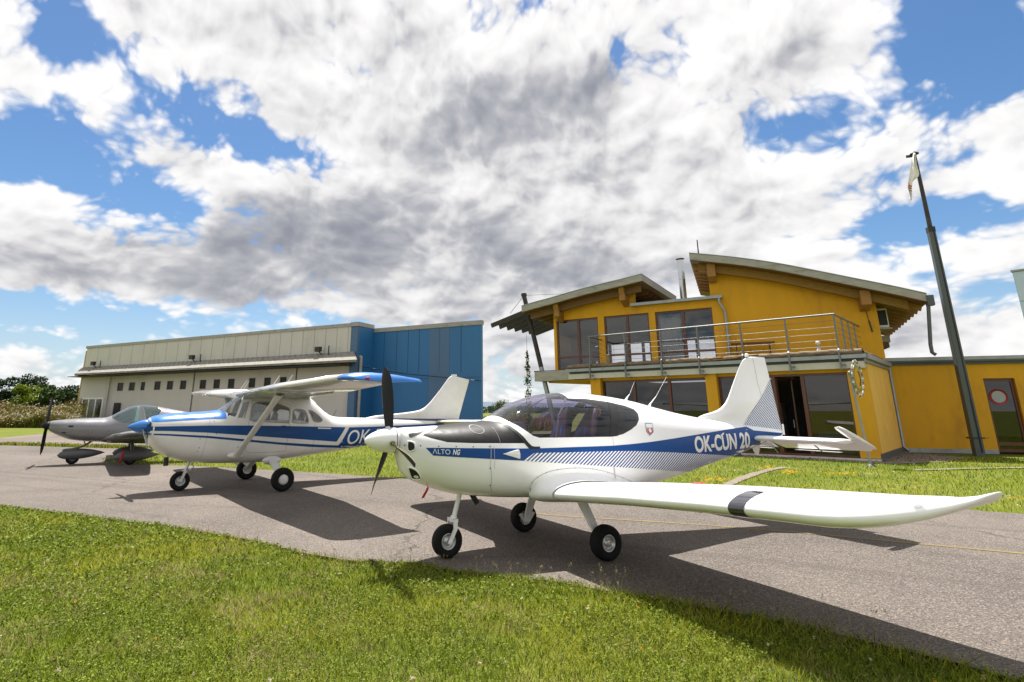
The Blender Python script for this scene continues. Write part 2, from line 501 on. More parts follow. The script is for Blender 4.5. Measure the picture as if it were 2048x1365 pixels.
def decal(name, fus, polys, m, parent, off=0.004, sides=(1, -1), grid=0.06, fn=None):
    "polys: list of outlines in (s, z)"
    o = None
    for sd in sides:
        bm = bmesh.new()
        f_ = fn or (lambda s_, z_: (s_, sd * (fus.y(s_, z_) + off), z_))
        for p in polys:
            if isinstance(p, tuple): decal_bm(bm, p[0], p[1], f_, grid)
            else: decal_bm(bm, p, [tuple(range(len(p)))], f_, grid)
        o_ = bm_obj(bm, name, m, parent, True); o = o or o_
    return o


def quad_text(body, q, bold=0.0, shear=0.0, flip=False):
    "text mapped into the quad q = bottom-left, bottom-right, top-right, top-left (as read)"
    v, f = text_polys(body, bold, shear)
    q = [np.array(k) for k in q]
    if flip: q = [q[1], q[0], q[3], q[2]]
    return [tuple(q[0] * (1 - a) * (1 - b) + q[1] * a * (1 - b) + q[2] * a * b + q[3] * (1 - a) * b) for a, b in v], f


def airfoil(n=20, t=0.14, camber=0.02):
    xs = 0.5 * (1 - np.cos(np.linspace(0, PI, n + 1)))
    yt = 5 * t * (0.2969 * np.sqrt(xs) - 0.126 * xs - 0.3516 * xs**2 + 0.2843 * xs**3 - 0.1036 * xs**4)
    yc = 4 * camber * xs * (1 - xs)
    up = list(zip(xs, yc + yt)); dn = list(zip(xs, yc - yt))
    return up[::-1] + dn[1:-1]


def wing_rows(secs, t=0.14, camber=0.02, n=20, vertical=False):
    "secs: (span, s_le, z_le, chord, incidence deg, thickness factor, [roll deg])"
    rows = []
    for sc in secs:
        l, sle, zle, ch, inc, tf = sc[:6]; roll = math.radians(sc[6]) if len(sc) > 6 else 0
        r = []
        for x, z in airfoil(n, t * tf, camber):
            i = math.radians(inc); xx = x * ch * math.cos(i) + z * ch * math.sin(i); zz = -x * ch * math.sin(i) + z * ch * math.cos(i)
            if vertical: r.append((sle - xx, zz, l))
            else: r.append((sle - xx, l - zz * math.sin(roll), zle + zz * math.cos(roll)))
        rows.append(r)
    return rows


def wing_obj(name, secs, m, parent, t=0.14, camber=0.02, vertical=False, mirror=False, cut=None):
    mb = MB(); rows = wing_rows(secs, t, camber, vertical=vertical)
    if mirror: rows = [[(x, -y, z) for x, y, z in r] for r in rows]
    if cut: rows = cut(rows)
    mb.grid(rows, closed=True)
    n = len(rows[0])
    mb.add(rows[0], [tuple(range(n))]); mb.add(rows[-1], [tuple(range(n))])
    return mb.build(name, m, parent, weld=1e-5)


def blade_rows(R, r0, chord, pitch0, pitch1, tip=0.35, n=14, sweep=0.0):
    rows = []
    for i in range(n + 1):
        f = i / n; r = r0 + (R - r0) * f
        c = chord * (0.55 + 0.9 * math.sin(PI * min(1, f * 0.62 + 0.08))) * (1 if f < 0.75 else 1 - (1 - tip) * ((f - 0.75) / 0.25)**2)
        if i == n: c *= 0.35
        p = math.radians(pitch0 + (pitch1 - pitch0) * f); row = []
        for x, z in airfoil(8, 0.13 - 0.05 * f, 0.02):
            a = (x - 0.35) * c + sweep * f * f; b = z * c
            row.append((-(a * math.sin(p)) + b * math.cos(p), a * math.cos(p) + b * math.sin(p), r))
        rows.append(row)
    return rows


def prop_blade(mb, cx, cz, ang, rows, mi=0):
    "blade turned about the x axis by ang (0 = up, + = towards local left)"
    c, s = math.cos(ang), math.sin(ang)
    rr = [[(cx + x, y * c + z * s, cz - y * s + z * c) for x, y, z in r] for r in rows]
    mb.grid(rr, mi=mi, closed=True); n = len(rr[0])
    mb.add(rr[-1], [tuple(range(n))], mi)


def wheel(parent, name, c, r, w, rim_r, mt, mr, cover=False, bolts=5):
    mb = MB(); h = w / 2
    prof = [(rim_r, -h * 0.72), (rim_r * 1.12, -h * 0.9), (r * 0.80, -h), (r * 0.93, -h * 0.86), (r * 0.985, -h * 0.55), (r, -h * 0.2), (r, h * 0.2), (r * 0.985, h * 0.55), (r * 0.93, h * 0.86), (r * 0.80, h), (rim_r * 1.12, h * 0.9), (rim_r, h * 0.72)]
    for g_ in (-0.35, 0.0, 0.35):
        pass
    mb.lathe(prof, c, 'y', 40)
    t = mb.build(name, mt, parent)
    mb = MB()
    if cover: mb.lathe([(0.001, h * 0.92), (rim_r * 0.6, h * 0.9), (rim_r * 0.98, h * 0.72), (rim_r * 0.98, -h * 0.72), (rim_r * 0.6, -h * 0.8), (0.001, -h * 0.82)], c, 'y', 32)
    else:
        for sg in (1, -1):
            mb.lathe([(rim_r * 1.03, sg * h * 0.74), (rim_r * 0.97, sg * h * 0.8), (rim_r * 0.86, sg * h * 0.66), (rim_r * 0.80, sg * h * 0.38), (rim_r * 0.45, sg * h * 0.34), (rim_r * 0.40, sg * h * 0.62), (rim_r * 0.22, sg * h * 0.66), (0.001, sg * h * 0.66)], c, 'y', 32)
            for k in range(bolts):
                a = 2 * PI * k / bolts
                mb.lathe([(0.001, sg * h * 0.5), (rim_r * 0.08, sg * h * 0.5), (rim_r * 0.08, sg * h * 0.3)], (c[0] + rim_r * 0.62 * math.cos(a), c[1], c[2] + rim_r * 0.62 * math.sin(a)), 'y', 8)
    mb.build('rim', mr, t)
    return t


M['white'] = mat('aircraft_white_paint', (0.80, 0.80, 0.80), 0.26, coat=0.5)
M['white2'] = mat('aircraft_worn_white_paint', (0.68, 0.67, 0.65), 0.36, coat=0.25, var=0.05, vscale=4)
M['blue'] = mat('deep_blue_paint', (0.004, 0.055, 0.23), 0.38, coat=0.05, var=0.04, spec=0.2)
M['cblue'] = mat('bright_blue_paint', (0.012, 0.14, 0.46), 0.28, coat=0.5, var=0.05)
M['cblue2'] = mat('mid_blue_paint', (0.004, 0.055, 0.20), 0.38, coat=0.08, var=0.05, spec=0.2)
M['navy'] = mat('navy_paint', (0.008, 0.014, 0.075), 0.3, coat=0.3, var=0.05)
M['black'] = mat('satin_black_paint', (0.006, 0.006, 0.007), 0.48, coat=0.0, spec=0.28, var=0.15, vscale=20)
M['rubber'] = mat('tyre_rubber', (0.007, 0.007, 0.007), 0.8, spec=0.25, var=0.25, vscale=25, bump=0.15, bscale=120)
M['alu'] = mat('cast_aluminium', (0.55, 0.55, 0.54), 0.35, metal=0.6, var=0.08, vscale=30)
M['steel'] = mat('bright_steel', (0.5, 0.5, 0.5), 0.28, metal=1.0, var=0.1, vscale=30)
M['dark'] = mat('dark_opening', (0.006, 0.006, 0.007), 0.6, var=0.2, vscale=30)
M['seat'] = mat('seat_leather', (0.05, 0.022, 0.02), 0.5, var=0.15, vscale=20)
M['belt'] = mat('blue_belt', (0.02, 0.10, 0.35), 0.6, var=0.1, vscale=40)
M['cabin'] = mat('cabin_lining', (0.05, 0.05, 0.055), 0.7, var=0.2, vscale=15)
M['cabin2'] = mat('pale_cabin_lining', (0.52, 0.48, 0.42), 0.7, var=0.1, vscale=15)
M['red'] = mat('red_ribbon', (0.42, 0.012, 0.02), 0.6, var=0.15, vscale=30)
M['letter'] = mat('white_lettering', (0.75, 0.75, 0.74), 0.4, var=0.03)
M['grey'] = mat('grey_paint', (0.22, 0.22, 0.22), 0.4, var=0.08, vscale=20)
M['silver'] = mat('silver_aircraft_paint', (0.19, 0.19, 0.20), 0.30, metal=0.25, coat=0.4, var=0.03, vscale=4)
M['silverd'] = mat('graphite_aircraft_paint', (0.085, 0.085, 0.09), 0.4, coat=0.2, var=0.06, vscale=8)
M['cano'] = glass('smoked_canopy', (0.58, 0.55, 0.68), base=0.03, rough=0.02, power=3.0)
M['cclear'] = glass('clear_screen', (0.86, 0.88, 0.89), base=0.06, power=3.5)
M['cteal'] = glass('teal_canopy', (0.42, 0.62, 0.64), base=0.10, power=3.5)
M['joint'] = mat('panel_joint_shade', (0.45, 0.45, 0.44), 0.5, var=0.05)
M['gold'] = mat('weathered_leading_edge', (0.33, 0.25, 0.16), 0.4, metal=0.3, var=0.1, vscale=40)


def stripes_mat(name, pitch, slope, duty=0.5):
    "slanting blue and white pinstripes in the hull's own coordinates"
    m = bpy.data.materials.new(name); m.use_nodes = True; g = NT(m.node_tree); b = m.node_tree.nodes['Principled BSDF']
    tc = g.n('ShaderNodeTexCoord'); x, y, z = g.sep(tc.outputs['Object'])
    t = g.m('FRACT', g.m('DIVIDE', g.m('ADD', x, g.m('MULTIPLY', z, slope)), pitch))
    g.l(g.mix(g.m('LESS_THAN', t, duty), (0.78, 0.78, 0.78, 1), (0.004, 0.055, 0.23, 1)), b.inputs['Base Color'])
    b.inputs['Roughness'].default_value = 0.35; b.inputs['Coat Weight'].default_value = 0.15
    return m


M['hatch'] = stripes_mat('pinstripe_paint', 0.056, 1.35, 0.5)
M['hatch2'] = stripes_mat('fin_pinstripe_paint', 0.044, 1.2, 0.5)


def seam(fus, pts, w=0.006, off=0.0025):
    "thin panel joint as a strip outline along (s, z) points"
    P = [np.array(p) for p in pts]; L = []; R = []
    for i, p in enumerate(P):
        d = P[min(i + 1, len(P) - 1)] - P[max(i - 1, 0)]; d = d / np.linalg.norm(d); nn = np.array([-d[1], d[0]])
        L.append(tuple(p + nn * w / 2)); R.append(tuple(p - nn * w / 2))
    n = len(P)
    return (L + R, [(i, i + 1, n + i + 1, n + i) for i in range(n - 1)])


def dot(c, r, n=8): return [(c[0] + r * math.cos(2 * PI * k / n), c[1] + r * math.sin(2 * PI * k / n)) for k in range(n)]
# ------------------------------------------------------------------ white low-wing aeroplane with pinstripes
def build_low_wing():
    FR = Frame(1.0678489, 7.6237557, 3.597823874)
    root = thing('light_aeroplane', 'white low wing aeroplane with blue pinstripe band and black nose top, nearest on the asphalt', 'aeroplane', tuple(FR.o), FR.a)
    F = Fus([
        (2.105, 1.370, 1.08, 0.138, 1.24, 2.1, 2.1), (2.06, 1.375, 0.935, 0.175, 1.20, 2.2, 2.2), (1.97, 1.380, 0.845, 0.24, 1.16, 2.3, 2.3), (1.80, 1.386, 0.77, 0.345, 1.12, 2.4, 2.4),
        (1.50, 1.405, 0.675, 0.448, 1.08, 2.5, 2.8), (1.20, 1.432, 0.632, 0.505, 1.06, 2.4, 3.0), (1.00, 1.452, 0.612, 0.53, 1.05, 2.3, 3.1),
        (0.88, 1.512, 0.602, 0.542, 1.05, 2.15, 3.1), (0.73, 1.600, 0.592, 0.553, 1.05, 2.1, 3.1), (0.51, 1.690, 0.582, 0.563, 1.05, 2.1, 3.1), (0.25, 1.752, 0.575, 0.57, 1.05, 2.1, 3.1),
        (-0.05, 1.782, 0.572, 0.57, 1.06, 2.1, 3.1), (-0.40, 1.778, 0.575, 0.562, 1.07, 2.1, 3.0), (-0.75, 1.752, 0.585, 0.54, 1.08, 2.1, 2.9), (-1.20, 1.692, 0.615, 0.49, 1.09, 2.1, 2.8),
        (-1.60, 1.612, 0.66, 0.425, 1.11, 2.1, 2.6), (-2.05, 1.528, 0.735, 0.345, 1.13, 2.1, 2.5), (-2.55, 1.455, 0.825, 0.262, 1.15, 2.1, 2.4), (-3.05, 1.400, 0.915, 0.185, 1.17, 2.1, 2.3),
        (-3.55, 1.350, 1.025, 0.115, 1.19, 2.1, 2.2), (-4.0, 1.305, 1.13, 0.05, 1.215, 2.1, 2.2), (-4.27, 1.27, 1.18, 0.018, 1.225, 2, 2)], FR)
    sos = F.sos
    can = [(0.90, 1.50), (0.92, 2.0), (-0.03, 2.0), (-0.03, 1.76), sos(1136, 797), sos(1170, 798), sos(1215, 804), sos(1250, 812), sos(1268, 819), sos(1276, 828), sos(1278, 840), sos(1273, 851),
           sos(1262, 860), sos(1246, 869), sos(1225, 874), sos(1079, 876), sos(1066, 872), sos(1052, 862), sos(1034, 851), sos(1015, 843)]
    # seam-free black top of the cowl: front diagonal, lower edge, rear edge under the white screen frame
    blk = [(1.62, 1.8), (1.66, 1.39), sos(852, 866), sos(845, 871), sos(862, 877), sos(895, 885), sos(950, 887), sos(1050, 887), sos(1056, 885), sos(1046, 873), sos(1032, 861), sos(1016, 850), sos(1000, 844), (1.03, 1.445), (1.04, 1.8)]
    bm = F.bm(0.04, 96)
    g = cut_out(bm, can, 0)
    k = cut_out(bm, blk, 0)
    bm_obj(bm, 'fuselage', M['white'], root)
    canopy = piece(*g, 'canopy', M['cano'], root)
    piece(*k, 'cowl_top', M['black'], root)
    decal('cowl_seal', F, [[(1.03, 1.445), sos(1000, 844), sos(1016, 850), sos(1032, 861), sos(1046, 873), sos(1056, 885), sos(1063, 892), sos(1068, 893.5), sos(1080, 893.5), sos(1080, 898.8), sos(1063, 899), sos(1057, 897), sos(1050, 889), sos(1041, 876), sos(1028, 864), sos(1012, 853), sos(997, 847)]], M['dark'], root, off=0.005)
    # canopy centre bow, black rear seal, thin frame lines
    decal('canopy_frame', F, [[sos(1213, 804), sos(1218, 874), sos(1236, 872.5), sos(1231, 808)]], M['dark'], canopy, off=0.004)
    decal('canopy_latch_bow', F, [seam(F, [sos(1132, 797), sos(1118, 830), sos(1112, 876)], 0.018)], M['grey'], canopy, off=-0.012)
    # cabin lining, sill, panel, bulkhead
    b2 = F.bm(0.06, 48, inset=0.028, s0=-1.15, s1=0.86)
    cut_out(b2, can, 0)
    bm_obj(b2, 'cabin_lining', M['cabin'], root)
    mb = MB()
    mb.grid([[(0.84, -0.44, 0.95), (0.84, -0.44, 1.30), (0.84, -0.3, 1.42), (0.84, 0.3, 1.42), (0.84, 0.44, 1.30), (0.84, 0.44, 0.95)], [(0.66, -0.42, 0.95), (0.66, -0.42, 1.30), (0.64, -0.3, 1.43), (0.64, 0.3, 1.43), (0.66, 0.42, 1.30), (0.66, 0.42, 0.95)]], smooth=False)
    mb.add([(0.66, -0.42, 0.95), (0.66, -0.42, 1.30), (0.64, -0.3, 1.43), (0.64, 0.3, 1.43), (0.66, 0.42, 1.30), (0.66, 0.42, 0.95)], [(0, 1, 2, 3, 4, 5)])
    mb.build('instrument_panel', M['dark'], root)
    for sd in (1, -1):
        rows = []
        for (s_, z_, w_) in ((0.35, 0.86, 0.21), (0.0, 0.84, 0.22), (-0.10, 0.90, 0.22), (-0.18, 1.10, 0.225), (-0.28, 1.32, 0.20), (-0.33, 1.42, 0.15), (-0.37, 1.50, 0.12), (-0.42, 1.56, 0.10), (-0.44, 1.585, 0.05)):
            rows.append([(s_ + 0.05 * math.cos(a) * (1 if z_ > 0.9 else 0.3), sd * 0.26 + w_ * math.sin(a), z_ + 0.035 * math.cos(a)) for a in np.linspace(0, 2 * PI, 17)[:-1]])
        mb = MB().grid(rows, closed=True)
        st = mb.build('seat', M['seat'], root)
        mb = MB()
        for dy in (-0.085, 0.085):
            mb.beam((-0.06, sd * 0.26 + dy, 0.93), (-0.24, sd * 0.26 + dy * 0.75, 1.36), 0.045, 0.012, up=(1, 0, 0.3))
        mb.build('seat_belt', M['belt'], st)
    # --- paint
    blue = [sos(851, 896), sos(890, 896), sos(1046, 897.5), sos(1080, 897), sos(1225, 892), sos(1265, 888.5), sos(1300, 884.5), sos(1350, 877), sos(1400, 868.5), sos(1450, 860), sos(1492, 853.5),
            (-3.5, 1.278), (-4.26, 1.225), (-4.2, 1.185), (-3.9, 1.125), (-3.55, 1.04), (-3.25, 0.985), sos(1486, 913.5), sos(1440, 910.5), sos(1400, 908), sos(1340, 905), sos(1270, 902.5), sos(1230, 902.5), sos(1068, 906.5), sos(1046, 922), sos(1000, 919.5), sos(930, 915.5), sos(866, 911.5)]
    decal('side_stripe', F, [blue], M['blue'], root, off=0.0035)
    hat = [sos(1068, 906.5), sos(1230, 902.5), sos(1270, 902.5), sos(1340, 905), sos(1400, 908), sos(1440, 910.5), sos(1486, 913.5), (-3.02, 0.935), (-2.7, 0.885), (-2.35, 0.83), (-2.1, 0.785), sos(1395, 944.5), sos(1310, 939.5), sos(1230, 934), sos(1140, 928), sos(1046, 922)]
    decal('pinstripe_panel', F, [hat], M['hatch'], root, off=0.0045)
    decal('registration_letters', F, [quad_text('OK-CUN 20', [sos(1390, 906.5), sos(1497, 896.5), sos(1496, 864), sos(1386, 873.5)], 0.034), [sos(1441, 871), sos(1446, 870.5), sos(1448, 866), sos(1445, 866)]], M['letter'], root, off=0.0065, sides=(1,))
    decal('registration_letters', F, [quad_text('OK-CUN 20', [sos(1390, 906.5), sos(1497, 896.5), sos(1496, 864), sos(1386, 873.5)], 0.016, flip=True)], M['letter'], root, off=0.0065, sides=(-1,))
    for sd in (1, -1):
        q1 = [sos(865, 908), sos(900, 909.5), sos(900, 899), sos(865, 898)]; q2 = [sos(905, 910), sos(919, 910.5), sos(920.5, 899.5), sos(906, 899)]
        decal('type_lettering', F, [quad_text('\u039bLTO', q1, -0.006, flip=sd < 0)], M['letter'], root, off=0.0065, sides=(sd,))
        decal('type_lettering', F, [quad_text('NG', q2, 0.03, 0.15, flip=sd < 0)], M['letter'], root, off=0.0065, sides=(sd,))
    # badge on the rear quarter
    bp = [sos(1290, 847), sos(1304, 847), sos(1306, 864), sos(1299, 871.5), sos(1293, 864)]
    bd = decal('club_badge', F, [seam(F, bp + [bp[0]], 0.008)], M['blue'], root, off=0.005, sides=(1,))
    decal('badge_field', F, [[sos(1294, 856), sos(1304, 856), sos(1305, 864), sos(1299, 869.5), sos(1294.5, 864)]], mat('badge_red', (0.55, 0.07, 0.03), 0.4, var=0.1), bd, off=0.0045, sides=(1,))
    decal('badge_centre', F, [dot(sos(1299.5, 861), 0.028, 12)], M['letter'], bd, off=0.0065, sides=(1,))
    # panel joints and fasteners
    sm = [seam(F, [sos(981, 889), sos(981, 930), sos(981, 975), sos(981, 992)]), seam(F, [(1.155, z) for z in (1.19, 1.1, 0.95)], 0.004),
          seam(F, [sos(1225, 876), sos(1227, 892)]), seam(F, [sos(1228, 935), sos(1229, 950), sos(1231, 957)], 0.016)]
    fair = [sos(1084, 997), sos(1066, 990), sos(1060, 978), sos(1064, 966), sos(1075, 955), sos(1092, 946), sos(1115, 940), sos(1150, 936.5), sos(1185, 938.5), sos(1215, 945), sos(1245, 956), sos(1262, 963)]
    sm.append(seam(F, smooth_poly(fair, 4, False), 0.007))
    for s1_ in sm: decal('panel_joint', F, [s1_], M['joint'], root, off=0.0048)
    dots = [dot(sos(x, y), 0.007) for x, y in ((809, 891), (841, 892), (877, 893), (912, 893.5), (946, 894), (979, 893.5), (980, 937), (980, 971), (980, 903))]
    dots += [dot(p, 0.005) for p in smooth_poly(fair, 1, False)]
    for d1_ in dots: decal('fastener', F, [d1_], M['dark'], root, off=0.0056)
    # fuel cap disc outline and oil door on black cowl
    decal('oil_door', F, [seam(F, [(1.28 + 0.075 * math.cos(a), 1.36 + 0.045 * math.sin(a)) for a in np.linspace(0, 2 * PI, 20)], 0.006), seam(F, [(1.10, 1.43), (1.08, 1.36), (1.07, 1.28), (1.07, 1.2)], 0.005)], M['grey'], root, off=0.004)
    # cabin vent scoop: white wedge
    for sd in (1, -1):
        a = sos(1005, 908); t_ = sos(1034, 899.5); b_ = sos(1036, 917.5)
        def P(q, o): return (q[0], sd * (F.y(*q) + o), q[1])
        mb = MB(); mb.add([P(a, 0.006), P(t_, 0.004), P(b_, 0.004), P(t_, 0.05), P(b_, 0.05), P((b_[0], (t_[1] + b_[1]) / 2), 0.055)], [(0, 1, 3), (0, 3, 5), (0, 5, 4), (0, 4, 2), (1, 2, 4, 5, 3)])
        mb.build('vent_scoop', M['white'], root)
    # black front air intakes with raised lips
    for sd in (1, -1):
        for (pts, lip) in (([(816, 884), (829, 886.5), (830, 899.5), (817, 902.5)], 0.016), ([(817, 936), (833, 941), (842, 958), (824, 957)], 0.02)):
            P2 = [sos(*p) for p in pts]
            inl = decal('air_intake', F, [smooth_poly(P2, 5)], M['dark'], root, off=0.006, sides=(sd,))
            ring = smooth_poly(P2, 5); n = len(ring); mb = MB()
            mb.tube([(q[0] + 0.004, sd * (F.y(*q) + 0.004), q[1]) for q in ring + [ring[0]]], 0.009, 6)
            mb.build('intake_lip', M['white'], inl)
    # dark slot on the top of the cowl, left of the black nose
    decal('cooling_slot', F, [[sos(816.5, 868), sos(846, 861.5), sos(849, 862.5), sos(822, 876), sos(818.5, 875)]], M['dark'], root, off=0.005, sides=(1,))
    # --- spinner and propeller
    sp = MB(); zc = 1.245
    sp.lathe([(0.001, 2.474), (0.022, 2.466), (0.045, 2.446), (0.075, 2.40), (0.102, 2.335), (0.122, 2.26), (0.132, 2.19), (0.134, 2.135), (0.130, 2.12), (0.001, 2.12)], (0, 0, zc), 'x', 40)
    spo = sp.build('spinner', M['white'], root)
    MB().lathe([(0.1345, 2.146), (0.1355, 2.142), (0.1345, 2.138)], (0, 0, zc), 'x', 40).build('spinner_joint', M['dark'], spo)
    rows = blade_rows(0.86, 0.10, 0.105, 62, 22, tip=0.25)
    for ang in (math.radians(-18), math.radians(102), math.radians(222)):
        mb = MB(); prop_blade(mb, 2.20, zc, ang, rows)
        b = mb.build('propeller_blade', M['black'], root)
        c, s = math.cos(ang), math.sin(ang)
        MB().tube([(2.2, s * 0.10, zc + c * 0.10), (2.2, s * 0.145, zc + c * 0.145)], 0.03, 14).build('blade_cuff', M['steel'], b)
        le = MB(); r2 = [[(2.20 + (x + 0.0012) , y * 1.02 * c + z * s, zc - y * 1.02 * s + z * c) for x, y, z in r[7:10]] for r in rows[5:]]; le.grid(r2); le.build('leading_edge_guard', M['gold'], b, fix=False)
    # --- wings
    secs = [(0.40, 0.62, 0.645, 1.52, 2.0, 1.06), (0.57, 0.585, 0.66, 1.46, 2.0, 1.04), (0.72, 0.552, 0.672, 1.41, 1.8, 1.0), (1.03, 0.55, 0.700, 1.40, 1.6, 1.0), (1.83, 0.55, 0.775, 1.40, 1.4, 1.0), (2.78, 0.55, 0.845, 1.40, 1.2, 1.0), (3.4, 0.55, 0.880, 1.40, 1.0, 1.0), (3.72, 0.548, 0.896, 1.40, 0.8, 1.0),
            (3.86, 0.51, 0.905, 1.385, 0.6, 0.94, 4), (3.96, 0.42, 0.916, 1.32, 0.4, 0.86, 10), (4.04, 0.24, 0.930, 1.18, 0, 0.78, 18), (4.08, 0.0, 0.945, 0.90, 0, 0.72, 25), (4.11, -0.27, 0.965, 0.63, 0, 0.68, 30), (4.13, -0.50, 0.985, 0.40, 0, 0.62, 34), (4.142, -0.68, 1.008, 0.21, 0, 0.6, 36), (4.15, -0.80, 1.022, 0.08, 0, 0.5, 38)]
    for sd in (1, -1):
        mir = sd < 0
        w = wing_obj('wing', secs, M['white'], root, 0.145, 0.022, mirror=mir)
        # landing light window, flush on the leading edge
        mb = MB(); rr = []
        for l in (3.05, 3.085, 3.12, 3.155, 3.19):
            f = (l - 2.78) / (3.4 - 2.78); pr = airfoil(40, 0.145, 0.022); row = []
            for x, z in pr[29:50]:
                row.append((0.55 - x * 1.40 + 0.003 * (1 if x < 0.02 else 0), sd * l, 0.845 + (0.880 - 0.845) * f + z * 1.40 - x * 1.4 * 0.019 + 0.0035 * (1 if z > 0 else -1)))
            rr.append(row)
        mb.grid(rr)
        mb.build('landing_light', mat('smoked_lens', (0.02, 0.02, 0.03), 0.12, coat=1.0, var=0.3, vscale=40), w, fix=False)
        mb = MB(); mb.box(1, 1.001, 0, 0.001, 0, 0.001)
        # aileron and flap gaps as thin dark strips on the upper skin
        mb = MB()
        for (l0, l1) in ((0.75, 2.1), (2.15, 3.6)):
            rr = []
            for l in np.linspace(l0, l1, 6):
                zl = float(np.interp(l, [s_[0] for s_ in secs], [s_[2] for s_ in secs])); row = []
                for s_ in (-0.47, -0.478):
                    x = (0.55 - s_) / 1.4; pr = airfoil(60, 0.145, 0.022); up = sorted(pr[:61]); z = float(np.interp(x, [u[0] for u in up], [u[1] for u in up]))
                    row.append((s_, sd * l, zl + z * 1.4 - x * 1.4 * 0.024 + 0.003))
                rr.append(row)
            mb.grid(rr)
        mb.build('control_gap', M['grey'], w, fix=False)
        ti = MB(); ti.lathe([(0.018, -0.004), (0.022, 0), (0.018, 0.004), (0.014, 0), (0.018, -0.004)], (0.1, 0, 0), 'y', 16)
        o = MB().tube([(0.12 + 0.022 * math.cos(a), sd * 3.72, 0.815 + 0.022 * math.sin(a)) for a in np.linspace(0, 2 * PI, 15)], 0.004, 6, cap=False).build('tie_down_ring', M['steel'], w)
        MB().beam((-0.2, sd * 1.45, 0.70), (-0.22, sd * 1.45, 0.62), 0.012, 0.03).build('drain', M['gold'], w)
        if sd > 0:
            mb = MB(); x = 0.3
            mb.box(-0.02, 0.03, 2.20, 2.36, 0.929, 0.932); 
            mb.build('warning_mark', M['red'], w)
        nv = MB().lathe([(0.001, 0.06), (0.010, 0.05), (0.015, 0.02), (0.015, -0.03), (0.001, -0.04)], (-0.02, sd * 4.06, 0.972), 'x', 14)
        nv.build('position_light', glass('lens_cover', (0.8, 0.8, 0.82), base=0.2), w)
        # wing root fillet
        mb = MB(); rr = []
        for (l, ex, up) in ((0.44, 0.12, 0.17), (0.52, 0.10, 0.11), (0.58, 0.07, 0.06), (0.65, 0.035, 0.024), (0.74, 0.008, 0.006)):
            sec = (l, 0.565 + ex, 0.664 + 0.06 * (l - 0.5), 1.42 + ex * 1.8, 2.0, 1.0); row = wing_rows([sec], 0.148, 0.022)[0]; n_ = len(row) // 2
            rr.append([(x, sd * y, z + (up * math.sin(PI * min(1, max(0, (0.565 + ex - x) / sec[3]))**0.55) if i_ <= n_ else 0.0)) for i_, (x, y, z) in enumerate(row)])
        mb.grid(rr, closed=True); mb.build('wing_root_fairing', M['white'], w)
    # --- fin, rudder, tailplane
    LE = [(1.25, -2.2), (1.40, -2.35), (1.50, -2.56), (1.555, -2.85), (1.60, -2.97), (1.665, -3.075), (1.76, -3.16), (1.873, -3.235), (2.0, -3.32), (2.142, -3.42), (2.25, -3.50), (2.325, -3.565), (2.365, -3.63), (2.388, -3.70), (2.395, -3.76)]
    zs = np.linspace(1.25, 2.395, 40); rows = []; rud = []
    for z in zs:
        le = float(np.interp(z, [a[0] for a in LE], [a[1] for a in LE])); te = -4.295 + (z - 1.21) / (2.395 - 1.21) * 0.202
        ch = le - te; th = 0.10 if z > 1.7 else 0.10 - 0.065 * min(1, (1.7 - z) / 0.25)
        rows.append([(le - x * ch, yy * ch, z) for x, yy in airfoil(24, th * (1 - 0.35 * (z - 1.25) / 1.15), 0.0)])
    mb = MB().grid(rows, closed=True); n = len(rows[0]); mb.add(rows[-1], [tuple(range(n))])
    fin = mb.build('fin', M['white'], root, weld=1e-5)
    def finfn(sd):
        def fn(s_, z_):
            le = float(np.interp(z_, [a[0] for a in LE], [a[1] for a in LE])); te = -4.295 + (z_ - 1.21) / (2.395 - 1.21) * 0.202; ch = le - te
            x = min(max((le - s_) / ch, 0), 1); th = (0.10 if z_ > 1.7 else 0.10 - 0.065 * min(1, (1.7 - z_) / 0.25)) * (1 - 0.35 * (z_ - 1.25) / 1.15)
            yt = 5 * th * (0.2969 * x**.5 - 0.126 * x - 0.3516 * x * x + 0.2843 * x**3 - 0.1036 * x**4) * ch
            return (s_, sd * (yt + 0.0035), z_)
        return fn
    for sd in (1, -1):
        bm = bmesh.new(); pl = [(-3.36, 1.335), (-4.155, 2.045), (-4.15, 2.0), (-4.285, 1.245), (-3.6, 1.285)]
        decal_bm(bm, pl, [tuple(range(5))], finfn(sd), 0.05); bm_obj(bm, 'pinstripe_panel', M['hatch2'], fin)
        bm = bmesh.new(); dd = seam(F, [(-3.79, 2.39), (-3.82, 2.0), (-3.90, 1.6), (-3.95, 1.3)], 0.005)
        decal_bm(bm, dd[0], dd[1], finfn(sd), 0.08); bm_obj(bm, 'rudder_gap', M['grey'], fin)
    MB().lathe([(0.001, 0.05), (0.02, 0.045), (0.028, 0.02), (0.028, -0.01)], (-3.68, 0, 2.395), 'z', 14).build('beacon', M['white'], fin)
    MB().box(-4.33, -4.30, -0.006, 0.006, 1.20, 1.36).build('trim_tab', M['white'], fin)
    for sd in (1, -1):
        mir = sd < 0
        st = wing_obj('tailplane', [(0.02, -3.46, 1.165, 0.50, 0, 1), (0.14, -3.47, 1.165, 0.48, 0, 1), (1.33, -3.51, 1.168, 0.42, 0, 1.1), (1.365, -3.53, 1.168, 0.38, 0, 1.0), (1.38, -3.60, 1.168, 0.27, 0, 0.7)], M['white'], root, 0.17, 0.0, mirror=mir)
        el = wing_obj('elevator', [(0.06, -3.87, 1.160, 0.40, 22, 1), (1.36, -3.86, 1.175, 0.38, 22, 1), (1.385, -3.45, 1.352, 0.80, 21.5, 0.62), (1.45, -3.43, 1.362, 0.81, 21.5, 0.62), (1.47, -3.55, 1.32, 0.62, 21.5, 0.45)], M['white'], st, 0.11, 0.0, mirror=mir)
